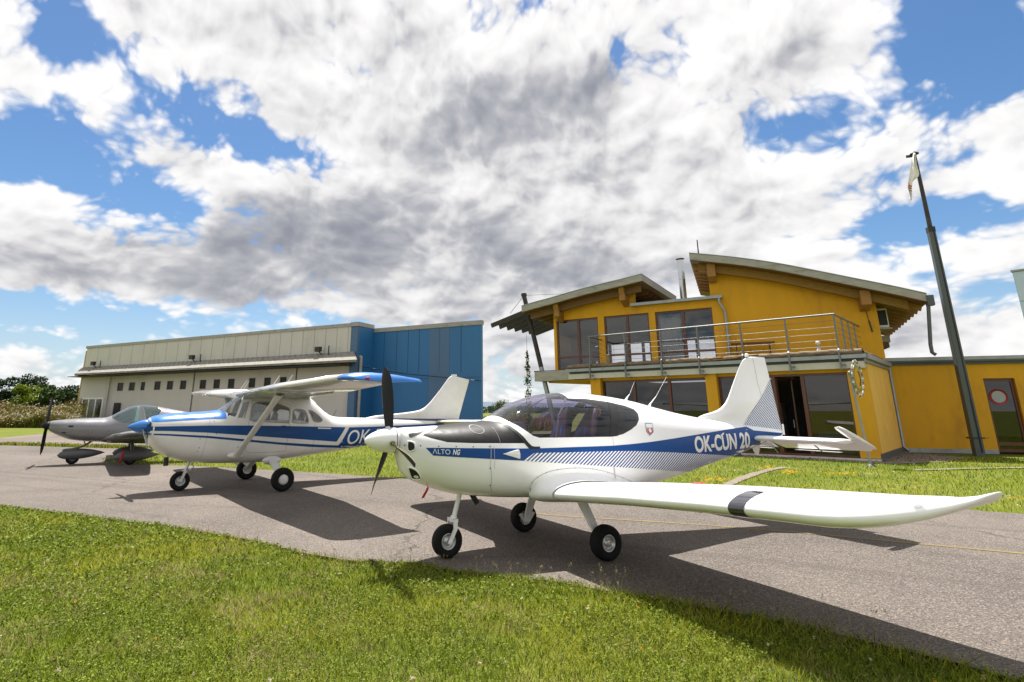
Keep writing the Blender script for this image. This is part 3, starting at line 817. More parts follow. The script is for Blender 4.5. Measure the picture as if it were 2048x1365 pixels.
        MB().box(-4.33, -4.22, sd * 0.55 - 0.33, sd * 0.55 + 0.33, 0.985, 0.992).build('trim_tab', M['white'], st)
        MB().beam((-4.15, sd * 0.70, 0.99), (-4.0, sd * 0.70, 1.08), 0.012, 0.012).build('trim_rod', M['grey'], st)
    MB().prism([(-3.55, -0.008, 1.04), (-3.74, -0.008, 1.09), (-3.68, -0.008, 0.93), (-3.62, -0.008, 0.925)], (0, 0.016, 0)).build('tail_skid', M['white'], root)
    MB().tube([(-3.95, 0, 1.13), (-4.12, 0, 0.93)], 0.006, 6).build('tail_tie_rod', M['steel'], root)
    for (s0, z0, s1, z1) in ((-1.19, 1.69, -1.345, 1.95), (-1.60, 1.61, -1.95, 2.035)):
        mb = MB(); mb.tube([(s0 + 0.04, 0, z0 - 0.02), (s0 - 0.01, 0, z0 + 0.05), (s0 + (s1 - s0) * 0.35, 0, z0 + (z1 - z0) * 0.35)], [0.028, 0.010, 0.004], 8); mb.tube([(s0 + (s1 - s0) * 0.3, 0, z0 + (z1 - z0) * 0.3), (s1, 0, z1)], [0.003, 0.002], 6)
        mb.build('antenna', M['white'], root)
    # --- undercarriage
    ax = (1.484, 0, 0.172)
    wheel(root, 'nose_wheel', ax, 0.172, 0.13, 0.083, M['rubber'], M['alu'])
    mb = MB(); mb.tube([(1.33, 0, 0.66), (1.405, 0, 0.40)], 0.028, 14); mb.tube([(1.40, 0, 0.42), (1.418, 0, 0.355)], 0.038, 14)
    for sd in (1, -1):
        mb.prism([(1.395, sd * 0.07, 0.40), (1.44, sd * 0.07, 0.40), (1.445, sd * 0.078, 0.30), (1.51, sd * 0.078, 0.16), (1.475, sd * 0.078, 0.145), (1.40, sd * 0.078, 0.30)], (0, sd * 0.018, 0))
        mb.lathe([(0.026, 0.10 * sd), (0.018, 0.106 * sd), (0.001, 0.106 * sd)], ax, 'y', 14)
    mb.box(1.39, 1.445, -0.088, 0.088, 0.365, 0.40)
    mb.build('nose_leg', M['white'], root)
    MB().tube([(1.20, 0.04, 0.64), (1.14, 0.06, 0.54)], 0.03, 12).build('exhaust_pipe', M['dark'], root)
    for sd in (1, -1):
        c = (-0.02, sd * 0.86, 0.18)
        wheel(root, 'main_wheel', c, 0.18, 0.15, 0.085, M['rubber'], M['alu'])
        mb = MB(); rr = []
        for (s_, l_, z_, wd, th) in ((0.02, 0.42, 0.62, 0.14, 0.03), (0.01, 0.50, 0.555, 0.13, 0.028), (0.0, 0.62, 0.40, 0.115, 0.026), (-0.01, 0.705, 0.275, 0.10, 0.024), (-0.015, 0.745, 0.215, 0.10, 0.022), (-0.018, 0.755, 0.15, 0.10, 0.02)):
            rr.append([(s_ + a * wd / 2, sd * (l_ + b * th), z_ + b * th * 0.5) for a, b in ((-1, -0.3), (-0.7, -0.5), (0.7, -0.5), (1, -0.3), (1, 0.3), (0.7, 0.5), (-0.7, 0.5), (-1, 0.3))])
        mb.grid(rr, closed=True); n = 8; mb.add(rr[-1], [tuple(range(n))])
        mb.build('main_leg', M['white'], root)
        MB().prism([(0.11, sd * 0.757, 0.23), (0.075, sd * 0.757, 0.25), (-0.03, sd * 0.757, 0.20), (-0.10, sd * 0.757, 0.26), (-0.14, sd * 0.757, 0.24), (-0.05, sd * 0.757, 0.12), (0.03, sd * 0.757, 0.12)], (0, sd * 0.012, 0)).build('brake_caliper', M['alu'], root)
        MB().tube([(0.3, sd * 0.55, 0.63), (0.29, sd * 0.6, 0.60), (0.24, sd * 0.62, 0.60), (0.22, sd * 0.58, 0.63)], 0.006, 6).build('step', M['grey'], root)
    return FR, F, root


FA, FUSA, AEROA = build_low_wing()
# red ribbon hanging from the left lower cowl
def ribbon(fr, p, ln, label, w=0.016):
    mb = MB(); a, b, c = p
    mb.tube([(a, b, c), (a - 0.015, b, c - ln * 0.35)], 0.003, 5)
    rows = []
    for i in range(6):
        t = i / 5; rows.append([(a - 0.015 + 0.05 * t - w, b + 0.01 * math.sin(5 * t), c - ln * (0.33 + 0.67 * t)), (a - 0.015 + 0.05 * t + w, b + 0.012 * math.sin(5 * t + 0.6), c - ln * (0.33 + 0.67 * t) - 0.006)])
    mb.grid(rows)
    o = mb.build('warning_ribbon', M['red']); o.location = tuple(fr.o); o.rotation_euler = (0, 0, fr.a)
    md = o.modifiers.new('thick', 'SOLIDIFY'); md.thickness = 0.003
    return tag(o, label, 'ribbon')
q = FA.at_y(853, 968, 0.22); ribbon(FA, (q[0], 0.22, q[2] + 0.02), 0.16, 'small red warning ribbon hanging under the white aeroplane cowl')
# ------------------------------------------------------------------ blue and white high-wing aeroplane
def build_high_wing():
    FR = Frame(-4.524194326, 13.348604964, 3.76883667)
    root = thing('light_aeroplane', 'white high wing aeroplane with bright blue nose and blue wing tips', 'aeroplane', tuple(FR.o), FR.a)
    F = Fus([
        (2.345, 1.415, 1.00, 0.335, 1.22, 2.6, 2.6), (2.29, 1.44, 0.90, 0.395, 1.19, 2.7, 2.7), (2.14, 1.475, 0.77, 0.44, 1.15, 2.7, 2.7), (1.93, 1.498, 0.655, 0.475, 1.11, 2.7, 2.7), (1.65, 1.518, 0.575, 0.505, 1.08, 2.7, 2.8),
        (1.23, 1.548, 0.515, 0.535, 1.05, 2.7, 3.0), (1.09, 1.568, 0.505, 0.545, 1.05, 2.7, 3.1), (0.98, 1.64, 0.50, 0.55, 1.05, 2.8, 3.1), (0.60, 1.90, 0.49, 0.56, 1.05, 3.3, 3.2), (0.45, 1.955, 0.487, 0.562, 1.05, 3.6, 3.3),
        (0.1, 1.965, 0.487, 0.562, 1.05, 3.8, 3.3), (-0.4, 1.95, 0.525, 0.555, 1.05, 3.8, 3.2), (-0.75, 1.90, 0.558, 0.53, 1.05, 3.6, 3.1), (-0.92, 1.80, 0.575, 0.51, 1.05, 3.2, 3.0), (-1.20, 1.572, 0.60, 0.475, 1.05, 2.8, 2.9), (-1.42, 1.445, 0.625, 0.445, 1.06, 2.5, 2.8),
        (-1.65, 1.405, 0.648, 0.415, 1.06, 2.4, 2.7), (-2.3, 1.385, 0.72, 0.34, 1.08, 2.4, 2.6), (-3.2, 1.355, 0.85, 0.245, 1.11, 2.4, 2.5), (-4.2, 1.32, 1.02, 0.145, 1.16, 2.3, 2.4), (-5.08, 1.29, 1.16, 0.05, 1.22, 2.2, 2.2)], FR)
    sos = F.sos
    # windscreen wraps over the top; the side windows are cut one by one
    scr = [(1.075, 1.53), (1.09, 2.2), (0.60, 2.2), (0.60, 1.885), (0.66, 1.83), sos(482, 806), sos(471, 834), sos(462, 832), sos(450, 824)]
    vent = [sos(486, 806), sos(497, 804), sos(492, 820), sos(485, 836), sos(475, 836)]
    door = smooth_poly([sos(509, 806.5), sos(545, 806), sos(572, 813.5), sos(579, 820), sos(577, 843), sos(572, 846), sos(510, 842.5), sos(501, 840), sos(502, 832)], 3)
    rear = smooth_poly([sos(588, 820), sos(607, 820.5), sos(614, 829), sos(617, 844), sos(612, 847), sos(586, 846), sos(585, 838)], 3)
    rr3 = smooth_poly([sos(617, 821), sos(626, 823), sos(638, 832), sos(645, 841), sos(638, 845), sos(627, 843), sos(622, 832)], 3)
    back = [(-0.96, 1.69), (-0.93, 2.1), (-1.29, 2.0), (-1.32, 1.49), (-1.20, 1.52)]
    bm = F.bm(0.05, 72)
    cuts = [('windscreen', cut_out(bm, scr, 0)), ('rear_screen', cut_out(bm, back, 0))]
    for sd in (1, -1):
        for nm, p in (('quarter_light', vent), ('door_window', door), ('side_window', rear), ('side_window', rr3)): cuts.append((nm, cut_out(bm, p, sd)))
    for f in bm.faces: f.material_index = 0
    # blue nose: top of the cowl and a wedge that runs back to the door post
    nose = [(2.5, 1.7), (2.5, 1.345), sos(312, 845), sos(360, 842), sos(420, 838.6), sos(450, 838), sos(478, 837.5), sos(462, 833), sos(449, 824), (1.075, 1.53), (1.09, 1.7)]
    fus = bm_obj(bm, 'fuselage', M['white2'], root)
    for nm, (v, f) in cuts:
        if f: piece(v, f, nm, M['cclear'], root)
    topn = [p for p in nose]
    bmn = F.bm(0.05, 72, s0=1.0, s1=2.345, cap0=False, cap1=False)
    pv_, pf_ = cut_out(bmn, topn, 0); bmn.free()
    piece(pv_, pf_, 'cowl_top', M['cblue'], root, push=0.003)
    b2 = F.bm(0.08, 48, inset=0.03, s0=-1.35, s1=1.0)
    for p, sd in ((scr, 0), (back, 0)): cut_out(b2, p, sd)
    for sd in (1, -1):
        for p in (vent, door, rear, rr3): cut_out(b2, p, sd)
    bm_obj(b2, 'cabin_lining', M['cabin2'], root)
    M['cseat'] = mat('tan_seat_cloth', (0.22, 0.19, 0.16), 0.8, var=0.15)
    for s0, sd in ((0.15, 1), (0.15, -1), (-0.65, 1), (-0.65, -1)):
        rows = []
        for (s_, z_, w_) in ((0.30, 0.86, 0.2), (0.0, 0.85, 0.2), (-0.1, 0.95, 0.2), (-0.16, 1.2, 0.2), (-0.2, 1.36, 0.17), (-0.22, 1.44, 0.12), (-0.23, 1.50, 0.06)):
            rows.append([(s0 + s_ + 0.05 * math.cos(a), sd * 0.26 + w_ * math.sin(a), z_ + 0.03 * math.cos(a)) for a in np.linspace(0, 2 * PI, 15)[:-1]])
        MB().grid(rows, closed=True).build('seat', M['cseat'], root)
    MB().box(0.78, 0.98, -0.48, 0.48, 0.9, 1.50).build('instrument_panel', M['cabin'], root)
    # paint: upper broad band, lower thin band, white slash before the letters
    band = [(2.35, 1.285), sos(312, 853.5), sos(420, 851.5), sos(500, 851.5), sos(600, 853), sos(690, 855), (-2.4, 1.15), (-3.6, 1.185), (-4.9, 1.235), (-4.95, 1.17), (-3.6, 1.02), (-2.6, 0.83), sos(680, 894), sos(620, 891), sos(672, 884.5)][:12]
    low = [sos(288, 867), sos(340, 868.5), sos(420, 872.5), sos(560, 885.3), sos(640, 890), sos(674, 891.5), (-1.98, 0.83), (-2.4, 0.775), (-2.1, 0.722), sos(690, 896.5), sos(620, 894.3), sos(560, 889.8), sos(420, 876.8), sos(340, 872), sos(291, 869.5)]
    upper = [sos(292, 853), sos(312, 853.5), sos(420, 851.5), sos(500, 851.5), sos(600, 853), sos(691, 855), sos(673, 884), sos(640, 881.5), sos(560, 876), sos(420, 866), sos(340, 862.5), sos(297, 862)]
    tailband = [sos(698.5, 855.2), (-2.4, 1.178), (-3.4, 1.20), (-4.6, 1.235), (-4.65, 1.20), (-3.6, 1.03), (-2.85, 0.83), (-2.45, 0.755), (-2.12, 0.735), sos(676, 891.7), (-1.58, 0.83)]
    decal('side_stripe', F, [upper, low, tailband], M['cblue2'], root, off=0.004)
    for sd in (1, -1):
        decal('registration_letters', F, [quad_text('OK-PIH', [sos(691, 889.8), (-3.06, 0.84), (-3.10, 1.14), sos(698, 861)], 0.004, 0.05, flip=sd < 0)], M['letter'], root, off=0.0065, sides=(sd,))
    decal('warning_triangle', F, [[sos(682.5, 885), sos(685.5, 885), sos(684, 881.5)]], mat('yellow_mark', (0.6, 0.45, 0.02), 0.5, var=0.1), root, off=0.007, sides=(1,))
    decal('small_lettering', F, [[sos(636, 855.5), sos(662, 856.2), sos(662, 858.2), sos(636, 857.8)]], M['white2'], root, off=0.0065, sides=(1,))
    # joints: cowl, door, window frames
    dr = smooth_poly([sos(497, 849), sos(505, 806), sos(512, 801.5), sos(575, 809), sos(581, 822), sos(578, 860), sos(572, 893), sos(566, 903), sos(500, 905), sos(492, 895)], 3)
    sm = [seam(F, [sos(420, 839), sos(414, 875), sos(407, 900), sos(398, 922)]), seam(F, dr + [dr[0]], 0.007), seam(F, [sos(630, 850), sos(627, 880), sos(622, 905)]), seam(F, door + [door[0]], 0.02), seam(F, rear + [rear[0]], 0.016), seam(F, rr3 + [rr3[0]], 0.016), seam(F, [sos(497, 804), sos(488, 837)], 0.03)]
    for s1_ in sm: decal('panel_joint', F, [s1_], mat('joint_shade', (0.30, 0.29, 0.28), 0.5, var=0.1), root, off=0.003)
    decal('fastener', F, [dot(sos(x, y), 0.012) for x, y in ((428, 843), (433, 868), (398, 896), (395, 903), (476, 895), (400, 878))], M['grey'], root, off=0.005)
    decal('door_handle', F, [[sos(563, 851.5), sos(572, 852), sos(572, 853.5), sos(563, 853)]], M['dark'], root, off=0.008)
    # cowl face: spinner, openings, prop
    zc = 1.24
    MB().lathe([(0.001, 2.72), (0.03, 2.69), (0.07, 2.62), (0.105, 2.54), (0.13, 2.46), (0.14, 2.40), (0.14, 2.36), (0.001, 2.36)], (0, 0, zc), 'x', 36).build('spinner', M['cblue'], root)
    for sd in (1, -1):
        mb = MB(); pts = smooth_poly([(0.16, 1.33), (0.30, 1.33), (0.345, 1.25), (0.30, 1.16), (0.16, 1.16)], 4)
        mb.add([(2.352, sd * a, b) for a, b in pts], [tuple(range(len(pts)))]); mb.build('air_intake', M['dark'], root)
    mb = MB(); pts = smooth_poly([(-0.12, 1.09), (0.12, 1.09), (0.11, 1.02), (-0.11, 1.02)], 4)
    mb.add([(2.352, a, b) for a, b in pts], [tuple(range(len(pts)))]); mb.build('air_intake', M['dark'], root)
    rows = blade_rows(0.94, 0.10, 0.10, 55, 18, tip=0.5)
    for ang in (math.radians(112), math.radians(292)):
        mb = MB(); prop_blade(mb, 2.44, zc, ang, rows); mb.build('propeller_blade', mat('propeller_metal', (0.10, 0.10, 0.10), 0.35, metal=0.5, var=0.2, vscale=20), root)
    # wings
    sec = [(0.30, 0.82, 1.875, 1.63, 1.5, 1.0), (2.55, 0.82, 1.955, 1.63, 1.0, 1.0), (5.22, 0.66, 2.025, 1.14, 0, 0.95)]
    tip = [(5.22, 0.66, 2.025, 1.14, 0, 0.955), (5.34, 0.645, 2.028, 1.16, 0, 0.92), (5.45, 0.58, 2.02, 1.12, -1, 0.78), (5.52, 0.44, 2.00, 1.02, -2, 0.55), (5.555, 0.22, 1.98, 0.82, -2, 0.35), (5.565, -0.05, 1.965, 0.56, -2, 0.3)]
    wm = mat('worn_wing_paint', (0.70, 0.69, 0.66), 0.16, metal=0.55, coat=0.3, var=0.05, vscale=5, bump=0.35, bscale=5, stretch=(2.2, 0.8, 1))
    for sd in (1, -1):
        w = wing_obj('wing', sec, wm, root, 0.125, 0.024, mirror=sd < 0)
        t = wing_obj('wing_tip', tip, M['cblue'], w, 0.125, 0.024, mirror=sd < 0)
        MB().lathe([(0.001, 0.06), (0.016, 0.05), (0.02, 0.0), (0.001, -0.02)], (0.30, sd * 5.56, 2.02), 'x', 10).build('navigation_light', M['red'] if sd > 0 else mat('green_lens', (0.02, 0.3, 0.08), 0.2, var=0.1), t)
        # strut with streamlined section
        mb = MB(); a = Vector((0.74, sd * 0.54, 0.66)); b = Vector((0.42, sd * 1.95, 1.86)); rr = []
        for k in range(9):
            f = k / 8; p = a.lerp(b, f); wd = 0.068 if 0.06 < f < 0.94 else 0.09; th = 0.028 if 0.06 < f < 0.94 else 0.045
            rr.append([(p.x + wd * math.cos(q_), p.y + sd * th * math.sin(q_) * 0.65, p.z - th * math.sin(q_) * 0.75) for q_ in np.linspace(0, 2 * PI, 15)[:-1]])
        mb.grid(rr, closed=True); mb.build('strut', M['white2'], root)
        mb = MB(); mb.lathe([(0.16, 0.0), (0.13, 0.03), (0.07, 0.05), (0.001, 0.055)], (0, 0, 0), 'y', 16)
        o = mb.build('strut_fairing', M['white2'], root); o.location = (0.76, sd * 0.51, 0.66); o.scale = (1, sd, 0.42)
        # flap and aileron edges
        MB().beam((-0.42, sd * 0.7, 1.845), (-0.42, sd * 2.6, 1.90), 0.03, 0.035).build('flap_edge', M['white2'], w)
        for (l, s_) in ((1.2, 0.35), (1.55, 0.2)):
            MB().tube([(s_, sd * l, 2.03), (s_ - 0.14, sd * l, 2.26)], [0.008, 0.004], 6).build('antenna', M['white2'], w)
        # gear
        c = (0.0, sd * 1.275, 0.225)
        wheel(root, 'main_wheel', c, 0.225, 0.18, 0.10, M['rubber'], M['white2'], cover=sd > 0)
        mb = MB(); rr = []
        for (l_, z_, r1, r2) in ((0.46, 0.57, 0.12, 0.05), (0.56, 0.54, 0.10, 0.035), (0.8, 0.43, 0.085, 0.028), (1.05, 0.31, 0.07, 0.025), (1.20, 0.235, 0.06, 0.022)):
            rr.append([(r1 * math.cos(q_), sd * (l_ + r2 * 0.5 * math.sin(q_)), z_ + r2 * math.sin(q_)) for q_ in np.linspace(0, 2 * PI, 15)[:-1]])
        mb.grid(rr, closed=True); mb.build('main_leg', M['white2'], root)
        o = MB().lathe([(0.20, 0.0), (0.17, 0.03), (0.11, 0.06), (0.06, 0.08)], (0, 0, 0), 'y', 20).build('leg_fairing', M['white2'], root); o.location = (0.0, sd * 0.50, 0.535); o.scale = (1, sd, 0.45)
        st = wing_obj('tailplane', [(0.05, -4.35, 1.27, 1.15, 0, 1), (1.62, -4.50, 1.30, 0.80, 0, 1), (1.72, -4.65, 1.30, 0.58, 0, 0.7)], M['white2'], root, 0.09, 0.0, mirror=sd < 0)
    ax = (1.65, 0, 0.185)
    wheel(root, 'nose_wheel', ax, 0.185, 0.15, 0.09, M['rubber'], M['alu'])
    mb = MB(); mb.tube([(1.50, 0, 0.60), (1.575, 0, 0.36)], 0.03, 14); mb.tube([(1.47, 0, 0.52), (1.42, 0, 0.44), (1.50, 0, 0.37)], 0.014, 8)
    for sd in (1, -1): mb.prism([(1.555, sd * 0.085, 0.38), (1.61, sd * 0.085, 0.38), (1.685, sd * 0.09, 0.18), (1.635, sd * 0.09, 0.165)], (0, sd * 0.018, 0))
    mb.box(1.55, 1.615, -0.1, 0.1, 0.345, 0.385); mb.build('nose_leg', M['alu'], root)
    MB().tube([(1.98, 0.16, 0.66), (1.97, 0.18, 0.50)], 0.045, 12).build('exhaust_pipe', M['dark'], root)
    mb = MB(); mb.prism([(0.52, 0.2, 0.49), (0.36, 0.2, 0.49), (0.42, 0.2, 0.41)], (0, 0.012, 0)); mb.prism([(0.70, 0.2, 0.49), (0.58, 0.2, 0.49), (0.62, 0.2, 0.44)], (0, 0.012, 0)); mb.build('belly_antenna', M['white2'], root)
    MB().tube([(-1.47, 0.12, 1.40), (-1.55, 0.12, 1.57)], [0.008, 0.004], 6).build('antenna', M['dark'], root)
    # fin with dorsal fillet
    LE = [(1.30, -2.0), (1.43, -2.6), (1.492, -3.34), (1.525, -3.66), (1.56, -3.90), (1.63, -4.06), (1.77, -4.235), (2.10, -4.545), (2.43, -4.82), (2.485, -4.92)]
    zs = [1.22 + (2.49 - 1.22) * i / 36 for i in range(37)]; rows = []
    for z in zs:
        le = float(np.interp(z, [a[0] for a in LE], [a[1] for a in LE])); te = -5.12 - (z - 1.20) / 1.24 * 0.42
        ch = le - te; ch_ = min(ch, 1.1)
        rows.append([(le - x * ch, yy * ch_, min(z, 2.49 - 0.10 * x)) for x, yy in airfoil(18, 0.10, 0.0)])
    mb = MB().grid(rows, closed=True); n = len(rows[0]); mb.add(rows[-1], [tuple(range(n))])
    fin = mb.build('fin', M['white2'], root)
    MB().beam((-4.93, 0, 2.50), (-5.08, 0, 2.50), 0.05, 0.05).build('beacon', M['white2'], fin)
    MB().tube([(-5.58, 0, 2.40), (-5.70, 0, 2.39)], [0.006, 0.004], 6).build('static_wick', M['white2'], fin)
    for sd in (1, -1):
        def fn(s_, z_, sd=sd):
            le = float(np.interp(z_, [a[0] for a in LE], [a[1] for a in LE])); te = -5.12 - (z_ - 1.20) / 1.24 * 0.42; ch = le - te
            x = min(max((le - s_) / ch, 0), 1); y = 5 * 0.10 * (0.2969 * x**.5 - 0.126 * x - 0.3516 * x * x + 0.2843 * x**3 - 0.1036 * x**4) * min(ch, 1.1)
            return (s_, sd * (max(y, F.y(s_, z_) if s_ > -5.0 else 0) + 0.005), z_)
        bm = bmesh.new(); pl = [(-1.95, 1.372), (-3.0, 1.37), (-5.17, 1.335), (-5.145, 1.262), (-4.2, 1.30), (-3.0, 1.343), (-1.95, 1.366)]
        decal_bm(bm, pl, [tuple(range(len(pl)))], fn, 0.08); bm_obj(bm, 'fin_stripe', M['navy'], fin)
    return FR, F, root


FC, FUSC, AEROC = build_high_wing()


# ------------------------------------------------------------------ silver low-wing aeroplane
def build_silver():
    FR = Frame(-10.642, 18.937, 3.7)
    root = thing('light_aeroplane', 'silver grey low wing aeroplane with teal canopy and spatted wheels', 'aeroplane', tuple(FR.o), FR.a)
    F = Fus([
        (2.17, 1.235, 0.985, 0.15, 1.11, 2.2, 2.2), (2.10, 1.25, 0.93, 0.24, 1.09, 2.4, 2.4), (1.95, 1.27, 0.85, 0.32, 1.07, 2.5, 2.5), (1.57, 1.303, 0.70, 0.42, 1.02, 2.5, 2.6), (1.19, 1.318, 0.65, 0.48, 1.0, 2.4, 2.7),
        (0.80, 1.335, 0.62, 0.52, 0.98, 2.3, 2.8), (0.66, 1.375, 0.61, 0.53, 0.98, 2.2, 2.8), (0.42, 1.52, 0.59, 0.545, 0.98, 2.1, 2.8), (0.14, 1.672, 0.56, 0.555, 0.98, 2.1, 2.8), (-0.13, 1.722, 0.55, 0.555, 0.98, 2.1, 2.8),
        (-0.45, 1.697, 0.54, 0.54, 0.98, 2.1, 2.8), (-0.97, 1.60, 0.55, 0.47, 1.0, 2.1, 2.7), (-1.5, 1.50, 0.62, 0.38, 1.03, 2.1, 2.6), (-2.3, 1.36, 0.76, 0.26, 1.07, 2.1, 2.4), (-3.3, 1.25, 0.92, 0.13, 1.10, 2.1, 2.3), (-4.0, 1.2, 1.04, 0.04, 1.12, 2, 2)], FR)
    sos = F.sos
    can = [(0.62, 1.385), (0.62, 2.0), (-0.6, 2.0), sos(316, 817), sos(323, 821), sos(318, 829), sos(303, 836), sos(285, 844), sos(262, 847), sos(246, 846.5), sos(235, 843), sos(224, 837)]
    bm = F.bm(0.05, 64); g = cut_out(bm, can, 0); bm_obj(bm, 'fuselage', M['silver'], root)
    c = piece(*g, 'canopy', M['cteal'], root)
    b2 = F.bm(0.08, 40, inset=0.03, s0=-1.1, s1=0.6); cut_out(b2, can, 0); bm_obj(b2, 'cabin_lining', M['cabin2'], root)
    mb = MB()
    for sd in (1, -1): mb.prism([(0.02, sd * 0.50, 1.22), (-0.10, sd * 0.50, 1.22), (-0.10, sd * 0.22, 1.66), (-0.02, sd * 0.22, 1.66)], (0, sd * 0.012, 0.004))
    mb.build('sun_shade', M['cabin2'], c)
    for sd in (1, -1):
        rows = [[(s_ + 0.05 * math.cos(a), sd * 0.25 + w_ * math.sin(a), z_ + 0.03 * math.cos(a)) for a in np.linspace(0, 2 * PI, 13)[:-1]] for (s_, z_, w_) in ((0.2, 0.85, 0.2), (-0.2, 0.85, 0.2), (-0.35, 1.1, 0.2), (-0.5, 1.35, 0.17), (-0.55, 1.45, 0.06))]
        MB().grid(rows, closed=True).build('seat', M['cabin'], root)
    decal('vent_grille', F, [[sos(137, 851.5), sos(147, 851.5), sos(147, 854.8), sos(137, 854.8)], smooth_poly([sos(122, 866), sos(130, 864.5), sos(131, 867)], 3)], M['dark'], root, off=0.005)
    decal('panel_joint', F, [seam(F, [sos(181, 842), sos(178, 866), sos(176, 882)], 0.006), seam(F, [sos(200, 858), sos(205, 857), sos(206, 861)], 0.012)], M['grey'], root, off=0.004)
    decal('cooling_louvre', F, [[(1.35 - 0.035 * i, 0.66), (1.335 - 0.035 * i, 0.66), (1.335 - 0.035 * i, 0.70), (1.35 - 0.035 * i, 0.70)] for i in range(9)], M['dark'], root, off=0.006)
    zc = 1.115
    MB().lathe([(0.001, 2.40), (0.03, 2.385), (0.07, 2.33), (0.10, 2.27), (0.115, 2.21), (0.115, 2.165), (0.001, 2.165)], (0, 0, zc), 'x', 30).build('spinner', M['black'], root)
    rows = blade_rows(0.84, 0.08, 0.10, 55, 20, tip=0.3)
    for k in range(4):
        ang = math.radians(-14 + 90 * k); mb = MB(); prop_blade(mb, 2.25, zc, ang, rows); mb.build('propeller_blade', M['black'], root)
    secs = [(0.3, 0.56, 0.80, 1.25, 2, 1.0), (0.7, 0.50, 0.82, 1.16, 2, 1.0), (2.4, 0.45, 0.90, 1.02, 1, 1.0), (3.95, 0.40, 0.97, 0.86, 0, 0.95), (4.15, 0.28, 0.985, 0.70, 0, 0.8), (4.25, 0.02, 1.0, 0.40, 0, 0.6)]
    for sd in (1, -1):
        w = wing_obj('wing', secs, M['silver'], root, 0.15, 0.022, mirror=sd < 0)
        wing_obj('wing_root_fairing', [(0.40, 0.82, 0.70, 1.6, 2, 0.9), (0.55, 0.68, 0.76, 1.4, 2, 1.0), (0.72, 0.52, 0.815, 1.2, 2, 1.03)], M['silver'], root, 0.17, 0.02, mirror=sd < 0)
        wing_obj('tailplane', [(0.02, -3.1, 1.12, 0.85, 0, 1), (1.35, -3.25, 1.14, 0.6, 0, 1)], M['silver'], root, 0.1, 0.0, mirror=sd < 0)
    rows = [[(-2.7 - (z - 1.15) * 0.75 - x * (1.35 - (z - 1.15) * 0.55), yy * 0.9, z) for x, yy in airfoil(14, 0.1, 0)] for z in np.linspace(1.15, 2.2, 12)]
    mb = MB().grid(rows, closed=True); mb.add(rows[-1], [tuple(range(len(rows[0])))]); mb.build('fin', M['silver'], root)

    def spat(name, cx, cy, L, H, W_, zb):
        rows = []
        for f in np.linspace(0, 1, 22):
            k = (2.1 * f**0.55 * (1 - f)**0.9) if 0 < f < 1 else 0.0
            k = max(k / 0.82, 0.02); x = cx + L * 0.38 - L * f
            rows.append([(x, cy + W_ / 2 * k * math.sin(a), zb + H * 0.5 + H * 0.14 * f + H * 0.5 * k * math.cos(a) * (1 if math.cos(a) > 0 else 0.9)) for a in np.linspace(0, 2 * PI, 21)[:-1]])
        mb = MB().grid(rows, closed=True); return mb.build(name, M['silverd'], root)
    spat('wheel_spat', 1.40, 0, 1.20, 0.33, 0.19, 0.10)
    wheel(root, 'nose_wheel', (1.46, 0, 0.17), 0.17, 0.11, 0.08, M['rubber'], M['silverd'])
    mb = MB(); mb.tube([(1.62, 0, 0.40), (1.25, 0, 0.50), (1.02, 0, 0.66)], [0.05, 0.04, 0.045], 10, flat=(1.0, 0.7)); mb.tube([(1.18, 0, 0.53), (1.25, 0, 0.67)], 0.016, 8); mb.build('nose_leg', M['silverd'], root)
    wing_obj('leg_fairing', [(-0.05, 1.75, 0.405, 0.42, -6, 1.0), (0.05, 1.75, 0.405, 0.42, -6, 1.0)], M['silverd'], root, 0.16, 0.0)
    for sd in (1, -1):
        spat('wheel_spat', -0.02, sd * 1.05, 1.20, 0.35, 0.20, 0.05)
        wheel(root, 'main_wheel', (0.0, sd * 1.05, 0.17), 0.17, 0.12, 0.08, M['rubber'], M['silverd'])
        MB().tube([(0.0, sd * 0.45, 0.62), (-0.02, sd * 0.75, 0.50), (-0.02, sd * 1.0, 0.33)], [0.06, 0.05, 0.045], 10, flat=(1.0, 1.0)).build('main_leg', M['silverd'], root)
    return FR, F, root


FS, FUSS, AEROS = build_silver()
q = FS.at_y(248, 889, 1.32); ribbon(FS, (q[0], 1.32, q[2]), 0.52, 'long red warning ribbon hanging below the silver aeroplane wing', 0.03)
# ------------------------------------------------------------------ ground, asphalt, lawns
def value_noise(x, y, sc, seed=0):
    x = np.asarray(x) / sc; y = np.asarray(y) / sc
    xi = np.floor(x).astype(int); yi = np.floor(y).astype(int); fx = x - xi; fy = y - yi
    fx = fx * fx * (3 - 2 * fx); fy = fy * fy * (3 - 2 * fy)
    def h(a, b):
        n = (a * 374761393 + b * 668265263 + seed * 974634777) & 0xffffffff
        n = ((n ^ (n >> 13)) * 1274126177) & 0xffffffff
        return ((n ^ (n >> 16)) & 0xffff) / 65535.0
    return (h(xi, yi) * (1 - fx) + h(xi + 1, yi) * fx) * (1 - fy) + (h(xi, yi + 1) * (1 - fx) + h(xi + 1, yi + 1) * fx) * fy


def fbm(x, y, sc, seed=0): return (value_noise(x, y, sc, seed) + 0.5 * value_noise(x, y, sc / 2.1, seed + 1) + 0.25 * value_noise(x, y, sc / 4.3, seed + 2)) / 1.75


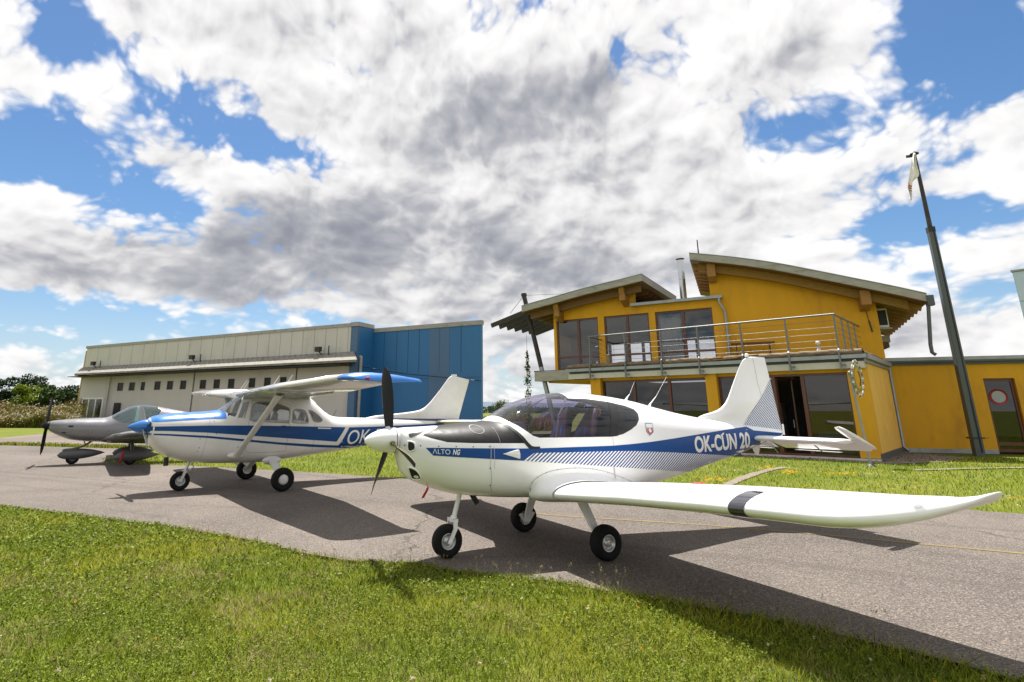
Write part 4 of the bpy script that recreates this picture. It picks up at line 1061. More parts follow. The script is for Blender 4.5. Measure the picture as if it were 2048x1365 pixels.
def ground_material():
    m = bpy.data.materials.new('turf_soil'); m.use_nodes = True; g = NT(m.node_tree); b = m.node_tree.nodes['Principled BSDF']
    tc = g.n('ShaderNodeTexCoord'); v = tc.outputs['Object']
    n1 = g.noise(v, 0.35, 5, 0.6); n2 = g.noise(v, 9.0, 6, 0.7); n3 = g.noise(v, 55.0, 3, 0.7)
    c = g.mix(g.lin(n1, 0.35, 0.65), (0.10, 0.14, 0.014, 1), (0.17, 0.18, 0.03, 1))
    c = g.mix(g.m('MULTIPLY', g.lin(n2, 0.45, 0.75), 0.55), c, (0.12, 0.095, 0.035, 1))
    c = g.mix(g.m('MULTIPLY', g.lin(n3, 0.35, 0.7), 0.6), c, (0.035, 0.055, 0.008, 1))
    g.l(c, b.inputs['Base Color']); b.inputs['Roughness'].default_value = 0.95; b.inputs['Specular IOR Level'].default_value = 0.1
    bn = g.n('ShaderNodeBump'); bn.inputs['Strength'].default_value = 0.7; bn.inputs['Distance'].default_value = 0.03
    g.l(n2, bn.inputs['Height']); g.l(bn.outputs[0], b.inputs['Normal'])
    return m


def asphalt_material(name, base, warm, speck=1.0):
    m = bpy.data.materials.new(name); m.use_nodes = True; g = NT(m.node_tree); b = m.node_tree.nodes['Principled BSDF']
    tc = g.n('ShaderNodeTexCoord'); v = tc.outputs['Object']
    big = g.noise(v, 0.22, 5, 0.6, 0.6); mid = g.noise(v, 1.7, 6, 0.65); fine = g.noise(v, 70.0, 3, 0.75)
    vo = g.n('ShaderNodeTexVoronoi'); vo.inputs['Scale'].default_value = 95.0; g.l(v, vo.inputs['Vector'])
    vr, vg, vb = g.sep(vo.outputs['Color'])
    lo = tuple(k * 0.66 for k in base) + (1,); hi = tuple(k * 1.22 for k in warm) + (1,)
    c = g.mix(g.lin(big, 0.32, 0.68), lo, hi)
    c = g.mix(g.m('MULTIPLY', g.lin(mid, 0.4, 0.7), 0.35), c, tuple(k * 1.15 for k in base) + (1,))
    c = g.mix(g.m('MULTIPLY', g.step(vr, 0.62, 0.95), 0.55 * speck), c, (0.32, 0.275, 0.235, 1))
    c = g.mix(g.m('MULTIPLY', g.step(g.m('SUBTRACT', 1.0, vg), 0.62, 0.95), 0.75 * speck), c, (0.035, 0.033, 0.032, 1))
    # faint tyre-wear bands and a few cracks
    wv = g.n('ShaderNodeTexVoronoi'); wv.feature = 'DISTANCE_TO_EDGE'; wv.inputs['Scale'].default_value = 0.23
    dv = g.v('ADD', v, g.v('MULTIPLY', g.xyz(mid, fine, 0.0), (0.9, 0.9, 0))); g.l(dv, wv.inputs['Vector'])
    crack = g.m('MULTIPLY', g.m('LESS_THAN', wv.outputs['Distance'], 0.0045), g.step(big, 0.42, 0.55))
    oil = g.step(g.noise(v, 0.9, 4, 0.6), 0.66, 0.74); c = g.mix(g.m('MULTIPLY', oil, 0.35), c, (0.05, 0.045, 0.04, 1))
    sx, sy, sz = g.sep(v); tr_ = g.noise(g.xyz(g.m('MULTIPLY_ADD', sy, 2.0, g.m('MULTIPLY', sx, 1.0)), g.m('MULTIPLY', sx, 0.06), 0.0), 1.1, 3, 0.5); c = g.mix(g.m('MULTIPLY', g.step(tr_, 0.56, 0.68), 0.28), c, (0.06, 0.052, 0.045, 1))
    c = g.mix(g.m('MULTIPLY', crack, 0.7), c, (0.03, 0.03, 0.028, 1))
    g.l(c, b.inputs['Base Color']); b.inputs['Roughness'].default_value = 0.88; b.inputs['Specular IOR Level'].default_value = 0.25
    bn = g.n('ShaderNodeBump'); bn.inputs['Strength'].default_value = 0.55; bn.inputs['Distance'].default_value = 0.008
    g.l(g.m('ADD', vo.outputs['Distance'], g.m('MULTIPLY', fine, 0.5)), bn.inputs['Height']); g.l(bn.outputs[0], b.inputs['Normal'])
    return m


M['soil'] = ground_material()
M['asphalt'] = asphalt_material('worn_asphalt', (0.104, 0.088, 0.077), (0.132, 0.111, 0.096))
M['concrete'] = asphalt_material('pale_apron', (0.128, 0.106, 0.09), (0.152, 0.126, 0.106), 0.3)


def sheet(name, pts, z, m, label=None, rough_edge=0.0, step=0.25):
    P = [np.array(p[:2], float) for p in pts]
    if rough_edge:
        out = []
        for i, a in enumerate(P):
            b = P[(i + 1) % len(P)]; L = np.linalg.norm(b - a); k = max(1, int(L / step)) if L < 30 else max(1, int(L / (step * 6))); d = (b - a) / max(L, 1e-6); nn = np.array([-d[1], d[0]])
            for j in range(k):
                p = a + (b - a) * j / k
                out.append(p + nn * rough_edge * (2 * float(fbm(p[0], p[1], 0.6, 5)) - 1))
        P = out
    bm = bmesh.new(); f = bm.faces.new([bm.verts.new((p[0], p[1], z)) for p in P])
    bm.normal_update()
    if f.normal.z < 0: bmesh.ops.reverse_faces(bm, faces=[f])
    bmesh.ops.triangulate(bm, faces=bm.faces[:])
    return struct(bm_obj(bm, name, m, None, False), label)


R_ = 6000
me = MB(); me.add([(-R_, -R_, -0.03), (R_, -R_, -0.03), (R_, R_, -0.03), (-R_, R_, -0.03)], [(0, 1, 2, 3)])
struct(me.build('ground', M['soil']), 'flat grassy airfield ground')
NEAR = np.array([(-60, 40), (-30, 22.2), (-15, 14.3), (-7.94, 10.49), (-5.59, 9.42), (-3.63, 8.42), (-2.76, 7.87), (-1.95, 7.22), (-1.31, 6.88), (-0.59, 6.76), (-0.21, 6.48), (0.33, 6.21), (0.76, 6.08), (1.17, 5.84), (1.55, 5.6), (1.89, 5.34), (2.2, 5.12), (2.49, 4.9), (2.71, 4.67), (2.93, 4.46), (3.11, 4.26), (3.36, 3.93), (4.0, 2.9), (4.8, 1.2), (5.6, -1.5), (6.5, -6)])
FAR = [(20, -4), (14.2, 4.2), (10.6, 8.0), (8.725, 9.84), (8.27, 10.12), (6.6, 11.9), (4.9, 13.47), (2.2, 13.9), (0.3, 13.95), (-1.5, 14.54), (-3.04, 15.4), (-4.5, 16.11), (-6.1, 16.9), (-8.16, 17.76), (-9.41, 18.06), (-11.6, 19.15)]
STRIP = [tuple(gp(x, y)[:2]) for x, y in ((300, 899), (185, 896), (80, 893), (0, 891), (-200, 890), (-500, 890))]
sheet('taxiway', list(map(tuple, NEAR)) + FAR + STRIP, 0.0, M['asphalt'], 'worn grey asphalt taxiway', 0.035)
AP = [tuple(gp(x, y)[:2]) for x, y in ((-500, 886), (-200, 885.5), (0, 886.5), (80, 889.5), (185, 892.5), (300, 895), (520, 889), (720, 876), (1000, 868))]
HL = gp(147, 850)
FH = Frame(HL[0], HL[1], math.radians(-28.5))
def hw(x, y): p = FH.o + FH.f * x + FH.l * y; return (p[0], p[1])
AP2 = [hw(62, 4), hw(-2, 0.5), tuple(gp(100, 866.5)[:2]), tuple(gp(0, 876.5)[:2]), tuple(gp(-200, 880)[:2]), tuple(gp(-500, 880)[:2])]
sheet('apron', AP + AP2, 0.0, M['concrete'], 'pale concrete apron before the hangar', 0.06, 0.6)
# yellow guide line
yl = [gp(x, y)[:2] for x, y in ((2300, 1137), (2048, 1108), (1853, 1090), (1600, 1066), (1400, 1050), (1130, 1033), (1040, 1026))]
L_, R2_ = [], []
for i, p in enumerate(yl):
    d = yl[min(i + 1, len(yl) - 1)] - yl[max(i - 1, 0)]; d /= np.linalg.norm(d); n_ = np.array([-d[1], d[0]]); L_.append(tuple(p + n_ * 0.035)); R2_.append(tuple(p - n_ * 0.035))
m = mat('faded_yellow_line', (0.17, 0.12, 0.035), 0.85, var=0.25, vscale=3, dirt=((0.105, 0.088, 0.075), 1.0, 9))
sheet('guide_line', L_ + R2_[::-1], 0.004, m, 'faded yellow guide line painted on the asphalt')


def leaf_mat(name, trans=0.4, rough=0.6):
    m = bpy.data.materials.new(name); m.use_nodes = True; g = NT(m.node_tree); m.node_tree.nodes.clear()
    at = g.n('ShaderNodeAttribute', attribute_name='tint')
    p = g.n('ShaderNodeBsdfPrincipled'); p.inputs['Roughness'].default_value = rough; p.inputs['Specular IOR Level'].default_value = 0.2; g.l(at.outputs['Color'], p.inputs['Base Color'])
    t = g.n('ShaderNodeBsdfTranslucent'); g.l(at.outputs['Color'], t.inputs[0])
    mx = g.n('ShaderNodeMixShader'); mx.inputs[0].default_value = trans; g.l(p.outputs[0], mx.inputs[1]); g.l(t.outputs[0], mx.inputs[2])
    o = g.n('ShaderNodeOutputMaterial'); g.l(mx.outputs[0], o.inputs[0]); return m


M['leaf'] = leaf_mat('grass_blade', 0.35)


def raw_mesh(name, V, tris, cols, m, parent=None):
    "V (n,3), tris (k,3), cols (n,3): fast mesh with a colour per vertex"
    me = bpy.data.meshes.new(name); n = len(V); k = len(tris)
    me.vertices.add(n); me.vertices.foreach_set('co', np.asarray(V, np.float32).ravel())
    me.loops.add(k * 3); me.loops.foreach_set('vertex_index', np.asarray(tris, np.int32).ravel())
    me.polygons.add(k); me.polygons.foreach_set('loop_start', np.arange(0, 3 * k, 3, dtype=np.int32))
    me.update(calc_edges=True)
    a = me.attributes.new('tint', 'FLOAT_COLOR', 'POINT'); a.data.foreach_set('color', np.concatenate([cols, np.ones((n, 1))], 1).astype(np.float32).ravel())
    me.materials.append(m)
    o = bpy.data.objects.new(name, me); COL.objects.link(o); o.parent = parent
    return o


def blades(P, h, w, col, lean=0.5, z0=-0.03):
    "two-segment blades: returns V, tris, cols"
    n = len(P); a = rng.uniform(0, 2 * PI, n); la = rng.uniform(0, 2 * PI, n); ln = h * lean * rng.uniform(0.2, 1.2, n)
    dx = np.cos(a) * w / 2; dy = np.sin(a) * w / 2; lx = np.cos(la) * ln; ly = np.sin(la) * ln
    zb = P[:, 2] if P.shape[1] > 2 else np.full(n, z0)
    V = np.empty((n, 5, 3))
    V[:, 0] = np.stack([P[:, 0] - dx, P[:, 1] - dy, zb], 1); V[:, 1] = np.stack([P[:, 0] + dx, P[:, 1] + dy, zb], 1)
    V[:, 2] = np.stack([P[:, 0] - dx * .8 + lx * .35, P[:, 1] - dy * .8 + ly * .35, zb + h * .62], 1); V[:, 3] = np.stack([P[:, 0] + dx * .8 + lx * .35, P[:, 1] + dy * .8 + ly * .35, zb + h * .62], 1)
    V[:, 4] = np.stack([P[:, 0] + lx, P[:, 1] + ly, zb + h], 1)
    b = np.arange(n)[:, None] * 5
    T = np.concatenate([b + [0, 1, 3], b + [0, 3, 2], b + [2, 3, 4]], 0)
    return V.reshape(-1, 3), T, np.repeat(col, 5, 0)


def leaflets(C, r, col, tilt=0.6):
    "small four-cornered leaves at points C"
    n = len(C); d = rng.normal(size=(n, 3)); d[:, 2] = np.abs(d[:, 2]) / tilt; d /= np.linalg.norm(d, axis=1)[:, None]
    t = rng.normal(size=(n, 3)); u = np.cross(d, t); u /= np.linalg.norm(u, axis=1)[:, None]; v = np.cross(d, u)
    r = np.asarray(r)[:, None] if hasattr(r, '__len__') else r
    V = np.stack([C + u * r, C + v * r * 0.6, C - u * r, C - v * r * 0.6], 1)
    b = np.arange(n)[:, None] * 4
    return V.reshape(-1, 3), np.concatenate([b + [0, 1, 2], b + [0, 2, 3]], 0), np.repeat(col, 4, 0)


def join(parts):
    V, T, Cc = [], [], []; o = 0
    for v, t, c in parts: V.append(v); T.append(t + o); Cc.append(c); o += len(v)
    return np.concatenate(V), np.concatenate(T), np.concatenate(Cc)


G_FRESH, G_YEL, G_DRY, G_DARK = np.array([0.150, 0.212, 0.009]), np.array([0.30, 0.31, 0.022]), np.array([0.34, 0.275, 0.12]), np.array([0.032, 0.06, 0.004])


def grass_colours(x, y, dry=0.12, seed=11):
    n = len(x); a = fbm(x, y, 1.3, seed); b = fbm(x, y, 0.35, seed + 7)
    t = np.clip((a - 0.3) / 0.4 + rng.normal(0, 0.28, n), 0, 1)[:, None]
    c = G_FRESH * (1 - t) + G_YEL * t
    dk = (rng.uniform(size=n) < 0.27)[:, None]; c = np.where(dk, G_DARK, c)
    dp = np.clip(dry + (b - 0.55) * 1.4 + (fbm(x, y, 2.6, seed + 3) - 0.5) * 0.8, 0.02, 0.75)
    dr = (rng.uniform(size=n) < dp)[:, None]
    c = np.where(dr, G_DRY * rng.uniform(0.6, 1.15, (n, 1)), c)
    return c * rng.uniform(0.72, 1.25, (n, 1))


def edge_y(x): return np.interp(x, NEAR[:, 0], NEAR[:, 1])


def near_grass():
    N = 900000
    x = rng.uniform(-14, 5.2, N); y = rng.uniform(2.6, 14.5, N)
    d = np.hypot(x, y)
    over = fbm(x, y, 0.45, 31) * 0.16 + 0.02
    ok = (y < edge_y(x) + over - 0.05) & (np.abs(x) < y * 0.98 + 1.6)
    ok &= rng.uniform(size=N) < np.clip((4.6 / d)**1.45, 0, 1)
    x, y, d = x[ok], y[ok], d[ok]
    e = edge_y(x) - y
    tall = 1 + 0.9 * np.exp(-(np.clip(e, 0, 9) / 0.35)**2) * np.clip((x + 1.0) / 3.0, 0.15, 1.0)
    h = rng.uniform(0.012, 0.036, len(x)) * (0.6 + 0.9 * fbm(x, y, 0.5, 3)) * tall * np.where(rng.uniform(size=len(x)) < 0.04, 2.0, 1.0) + 0.028
    w = rng.uniform(0.0035, 0.0065, len(x)) * np.clip(d / 5.0, 0.8, 2.6)
    parts = [blades(np.stack([x, y], 1), h, w, grass_colours(x, y, 0.10), 1.3)]
    # clover and other small round leaves
    k = rng.choice(len(x), 120000, replace=False); xx = x[k] + rng.normal(0, 0.01, len(k)); yy = y[k] + rng.normal(0, 0.01, len(k))
    cl = fbm(xx, yy, 0.5, 77) > 0.42
    xx, yy = xx[cl], yy[cl]; C = np.stack([xx, yy, rng.uniform(0.0, 0.028, len(xx))], 1)
    parts.append(leaflets(C, rng.uniform(0.006, 0.012, len(xx)) * np.clip(np.hypot(xx, yy) / 5, 0.8, 2), (np.array([0.16, 0.21, 0.02]) * rng.uniform(0.3, 1.5, (len(xx), 1)))))
    V, T, C = join(parts)
    stuff(raw_mesh('grass', V, T, C, M['leaf']), 'short sunlit grass and clover in the foreground', 'grass')
    # small flowers: pale clover heads, a few pink and yellow ones
    n = 420; x = rng.uniform(-9, 4.6, n); y = rng.uniform(2.9, 11, n); ok = (y < edge_y(x) - 0.02) & (np.abs(x) < y * 0.95 + 1); x, y = x[ok], y[ok]
    parts = []
    for i in range(len(x)):
        r = rng.uniform(0.008, 0.014) if y[i] > 6 else rng.uniform(0.006, 0.013)
        c = np.array([[0.52, 0.42, 0.30], [0.65, 0.58, 0.48], [0.62, 0.36, 0.42], [0.62, 0.42, 0.02]][rng.choice(4, p=[0.5, 0.30, 0.08, 0.12])])
        C = np.array([x[i], y[i], rng.uniform(0.03, 0.05)]) + rng.normal(0, r * 0.45, (9, 3)); parts.append(leaflets(C, r * 0.75, np.repeat(c[None] * rng.uniform(0.7, 1.1), 9, 0)))
    V, T, C = join(parts); stuff(raw_mesh('wild_flowers', V, T, C, M['leaf']), 'tiny pale clover heads and pink flowers in the foreground grass', 'flowers')
    # seed stalks along the asphalt edge
    parts = []
    for i in range(230):
        t = rng.uniform() ** 0.8; xx = -4.5 + t * 8.2 + rng.normal(0, 0.1); ey = float(edge_y(xx)); yy = ey - rng.exponential(0.14) + 0.02
        hh = rng.uniform(0.07, 0.24) * (0.6 + 0.55 * t)
        dry = rng.uniform() < 0.65; c = G_DRY * rng.uniform(0.45, 0.9) if dry else G_FRESH * 0.7
        P = np.array([[xx, yy, -0.02]]); v, tt, cc = blades(P, np.array([hh]), np.array([0.0036]), c[None], 0.3); parts.append((v, tt, cc)); tip = v[4]
        k = 8 if rng.uniform() < 0.5 else 14
        C = tip + rng.normal(0, 1, (k, 3)) * np.array([0.006, 0.006, 0.011]); parts.append(leaflets(C, rng.uniform(0.003, 0.006), np.repeat((G_DRY * rng.uniform(0.5, 1.3))[None], k, 0)))
    V, T, C = join(parts); stuff(raw_mesh('seed_stalks', V, T, C, M['leaf']), 'thin dry seed stalks standing along the asphalt edge', 'grass')


near_grass()


def poly_points(poly, n):
    p = np.array(poly); lo = p.min(0); hi = p.max(0); q = rng.uniform(lo, hi, (n, 2)); x, y = q[:, 0], q[:, 1]; c = np.zeros(n, bool)
    for i in range(len(p)):
        (x0, y0), (x1, y1) = p[i], p[(i + 1) % len(p)]
        if y0 == y1: continue
        c ^= ((y0 > y) != (y1 > y)) & (x < (x1 - x0) * (y - y0) / (y1 - y0) + x0)
    return q[c]


FB = Frame(13.342, 19.823, math.radians(-42))
def bw(u, v, z=0.0): p = FB.o + FB.f * u + FB.l * v; return (p[0], p[1], z)
LAWN = FAR[2:] + [tuple(gp(200, 917)[:2]), tuple(gp(300, 899)[:2]), tuple(gp(520, 893)[:2]), tuple(gp(720, 882)[:2]), bw(-14, 6)[:2], bw(-12.5, -0.9)[:2], bw(0.9, -0.9)[:2], (17.6, 21.9), (26, 19), (30, 8), (22, 2)]


def lawn():
    q = poly_points(LAWN, 620000); d = np.hypot(q[:, 0], q[:, 1]); ok = rng.uniform(size=len(q)) < np.clip((11.0 / d)**1.5, 0, 1) * 0.75
    # the trodden path and beds stay bare
    q = q[ok]; d = d[ok]
    pa = np.array(PATH); dist = np.min([np.hypot(*(q - (pa[i] * (1 - t) + pa[i + 1] * t)).T) for i in range(len(pa) - 1) for t in np.linspace(0, 1, 12)], 0)
    ok = dist > 0.13; q = q[ok]; d = d[ok]
    h = rng.uniform(0.025, 0.058, len(q)) * (0.6 + 0.9 * fbm(q[:, 0], q[:, 1], 1.5, 9)) + 0.02; w = 0.0052 * d / 8.0
    V, T, C = join([blades(q, h, w, grass_colours(q[:, 0], q[:, 1], 0.06, 40) * np.array([1.08, 1.18, 0.9]), 1.1)])
    stuff(raw_mesh('lawn_grass', V, T, C, M['leaf']), 'bright lawn between the asphalt and the yellow building', 'grass')
    parts = []
    for (px, py, sx, sy, n, col) in ((1580, 950, 22, 2.5, 40, 0), (1680, 953, 26, 2.5, 40, 0), (1430, 966, 40, 6, 50, 0), (1535, 941, 16, 2, 24, 0), (1620, 982, 60, 6, 12, 0), (1850, 975, 120, 18, 14, 0), (1750, 955, 160, 20, 24, 1), (1990, 1000, 60, 15, 10, 1), (2030, 1003, 30, 4, 10, 0), (1500, 945, 80, 8, 24, 1)):
        for _ in range(n):
            p = gp(px + rng.normal(0, sx * 0.6), py + rng.normal(0, sy * 0.6)); c = np.array([0.72, 0.44, 0.012]) if col == 0 else np.array([0.62, 0.60, 0.52])
            k = 6; C = np.array([p[0], p[1], 0.05 + rng.uniform(0, 0.04)]) + rng.normal(0, 0.018, (k, 3)) * (1, 1, 0.5); parts.append(leaflets(C, 0.013, np.repeat(c[None], k, 0), 0.35))
    V, T, C = join(parts); stuff(raw_mesh('lawn_flowers', V, T, C, M['leaf']), 'yellow and white flowers scattered over the lawn', 'flowers')
    # ragged grass between asphalt and apron on the far left
    n = 5000; t = rng.uniform(0, 1, n); a = np.array([gp(-400, 888.0)[:2], gp(0, 889)[:2], gp(185, 894.5)[:2], gp(300, 897)[:2]]); tt = t * 3; i = np.minimum(tt.astype(int), 2); f = (tt - i)[:, None]
    q = a[i] * (1 - f) + a[i + 1] * f + rng.normal(0, 0.13, (n, 2)) * np.array([0.4, 1.5])
    V, T, C = join([blades(q, rng.uniform(0.05, 0.2, n), np.full(n, 0.03), grass_colours(q[:, 0], q[:, 1], 0.2, 60), 0.6)])
    stuff(raw_mesh('verge_grass', V, T, C, M['leaf']), 'ragged thin strip of grass between asphalt and apron', 'grass')


PATH = [gp(x, y)[:2] for x, y in ((1420, 985), (1455, 968), (1485, 955), (1510, 947), (1540, 938.5), (1568, 934))]
ps = []; 
for i, p in enumerate(PATH):
    d = PATH[min(i + 1, len(PATH) - 1)] - PATH[max(i - 1, 0)]; d = d / np.linalg.norm(d); n_ = np.array([-d[1], d[0]]); ps.append((tuple(p + n_ * 0.10), tuple(p - n_ * 0.10)))
M['sand'] = mat('sandy_path_stone', (0.17, 0.14, 0.108), 0.95, var=0.45, vscale=9, bump=0.4, bscale=25)
sheet('path', [a for a, b in ps] + [b for a, b in ps][::-1], -0.012, M['sand'], 'narrow sandy stone path across the lawn', 0.10, 0.12)
kp = [gp(x, y)[:2] for x, y in ((1830, 940), (1900, 938), (1960, 936.5), (2048, 935), (2300, 933))]
sheet('kerb_strip', [tuple(p + np.array([0, 0.10])) for p in kp] + [tuple(p - np.array([0, 0.10])) for p in kp][::-1], 0.0, M['sand'], 'pale stone edging line across the lawn', 0.03, 0.3)
lawn()
GB = [bw(-10.9, 0.3)[:2], bw(-10.9, -1.0)[:2], bw(0.4, -1.0)[:2], bw(1.6, 1.2)[:2], bw(2.0, 4.0)[:2], bw(0.2, 5.6)[:2], bw(0, 0.3)[:2]]
sheet('gravel_bed', GB, -0.015, mat('gravel', (0.17, 0.14, 0.115), 0.95, var=0.45, vscale=28, bump=1.0, bscale=40), 'brown gravel bed along the yellow building', 0.05)
q = poly_points(GB, 9000); n = len(q); V, T, C = leaflets(np.concatenate([q, rng.uniform(-0.01, 0.02, (n, 1))], 1), rng.uniform(0.015, 0.035, n), np.array([0.21, 0.165, 0.13]) * rng.uniform(0.4, 1.5, (n, 1)), 0.3)
stuff(raw_mesh('loose_gravel', V, T, C, leaf_mat('gravel_stones', 0.0, 0.9)), 'loose brown stones in the gravel bed', 'gravel')
# ------------------------------------------------------------------ yellow club building
M['yel'] = mat('ochre_render', (0.62, 0.315, 0.012), 0.85, var=0.09, vscale=1.3, bump=0.15, bscale=160, dirt=((0.38, 0.18, 0.02), 0.6, 0.8), stretch=(1, 1, 0.35))
M['yel2'] = mat('ochre_render_pale', (0.72, 0.42, 0.075), 0.85, var=0.07, vscale=1.4, bump=0.12, bscale=180, dirt=((0.45, 0.25, 0.05), 0.35, 0.8))
M['zinc'] = mat('zinc_sheet', (0.30, 0.32, 0.33), 0.42, metal=0.55, var=0.12, vscale=5, dirt=((0.16, 0.16, 0.15), 0.4, 3))
M['zincd'] = mat('dark_zinc', (0.085, 0.095, 0.10), 0.5, metal=0.3, var=0.15, vscale=6)
M['fascia'] = mat('weathered_fascia_board', (0.33, 0.315, 0.285), 0.7, var=0.15, vscale=4, dirt=((0.10, 0.09, 0.065), 0.7, 2.2), stretch=(0.6, 0.6, 3))
M['beamw'] = mat('pale_steel_beam', (0.54, 0.51, 0.47), 0.55, var=0.06, vscale=4, dirt=((0.28, 0.26, 0.2), 0.4, 2))
M['wood'] = mat('brown_timber', (0.15, 0.07, 0.014), 0.6, var=0.3, vscale=7, stretch=(1, 6, 6), dirt=((0.05, 0.025, 0.01), 0.6, 3))
M['woodl'] = mat('rafter_timber', (0.30, 0.145, 0.03), 0.6, var=0.25, vscale=6, stretch=(1, 5, 5))
M['frame'] = mat('red_brown_window_frame', (0.10, 0.026, 0.010), 0.4, coat=0.2, var=0.2, vscale=6)
M['log'] = mat('weathered_planks', (0.21, 0.155, 0.105), 0.9, var=0.45, vscale=4, bump=0.8, bscale=18, stretch=(1, 5, 5), dirt=((0.05, 0.035, 0.02), 0.8, 3))
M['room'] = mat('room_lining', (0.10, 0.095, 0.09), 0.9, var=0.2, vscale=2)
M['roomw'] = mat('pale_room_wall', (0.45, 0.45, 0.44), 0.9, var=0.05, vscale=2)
M['steelrail'] = mat('galvanised_rail', (0.17, 0.18, 0.185), 0.45, metal=0.4, var=0.1, vscale=12)
M['darksteel'] = mat('dark_tarred_steel', (0.022, 0.019, 0.016), 0.6, var=0.3, vscale=9, dirt=((0.09, 0.07, 0.05), 0.5, 4))
M['pane'] = glass('window_pane', (0.55, 0.57, 0.60), base=0.08)
M['paned'] = glass('dark_window_pane', (0.30, 0.31, 0.34), base=0.065)
M['curtain'] = mat('grey_curtain', (0.40, 0.41, 0.44), 0.9, var=0.15, vscale=3, stretch=(8, 8, 0.3))
M['white_plain'] = mat('white_plastic', (0.62, 0.62, 0.60), 0.5, var=0.05)
M['oak'] = mat('oiled_bench_wood', (0.12, 0.035, 0.015), 0.5, var=0.25, vscale=8, stretch=(1, 6, 6))


def sub_frame(par, x, y, ang):
    "frame rotated by ang inside the parent frame, with its origin at parent (x, y)"
    o = par.o + par.f * x + par.l * y
    return Frame(o[0], o[1], par.a + ang)


def in_frame(fr, root_fr, o):
    "place an object built in frame fr under a root that sits at root_fr"
    d = fr.o - root_fr.o
    o.location = (d @ root_fr.f, d @ root_fr.l, 0); o.rotation_euler = (0, 0, fr.a - root_fr.a)
    return o


class Part:
    "collects boxes in a frame and links them under a root"
    def __init__(s, root, rfr, fr): s.root, s.rfr, s.fr = root, rfr, fr
    def put(s, mb, name, m, bev=0.0):
        o = mb.build(name, m, s.root); in_frame(s.fr, s.rfr, o)
        if bev: bevel(o, bev)
        return o


def window(pt, x0, x1, z0, z1, y, mull=(), rails=(), name='window', fm=None, pm=None, fw=0.075, dep=0.09, skip=()):
    "framed glazing standing in the plane y; panes are its children"
    fm = fm or M['frame']; pm = pm or M['pane']
    mb = MB(); xs = [x0] + list(mull) + [x1]
    mb.box(x0, x1, y, y + dep, z1 - fw, z1); mb.box(x0, x1, y, y + dep, z0, z0 + fw * 1.1)
    mb.box(x0, x0 + fw, y + 0.002, y + dep - 0.002, z0 + fw * 1.1, z1 - fw); mb.box(x1 - fw, x1, y + 0.002, y + dep - 0.002, z0 + fw * 1.1, z1 - fw)
    for a in mull: mb.box(a - fw * 0.8, a + fw * 0.8, y - 0.006, y + dep - 0.004, z0 + fw * 1.1, z1 - fw)
    for zz in rails:
        for i in range(len(xs) - 1):
            a = xs[i] + (fw if i == 0 else fw * 0.8); b = xs[i + 1] - (fw if i == len(xs) - 2 else fw * 0.8)
            mb.box(a, b, y + 0.004, y + dep - 0.006, zz - fw * 0.6, zz + fw * 0.6)
    w = pt.put(mb, name, fm)
    for i in range(len(xs) - 1):
        if i in skip: continue
        a = xs[i] + (fw if i == 0 else fw * 0.8); b = xs[i + 1] - (fw if i == len(xs) - 2 else fw * 0.8)
        p = MB(); yy = y + dep * 0.5
        p.add([(a, yy, z0 + fw * 1.1), (b, yy, z0 + fw * 1.1), (b, yy, z1 - fw), (a, yy, z1 - fw)], [(0, 1, 2, 3)])
        o = p.build('pane', pm, w)
    return w


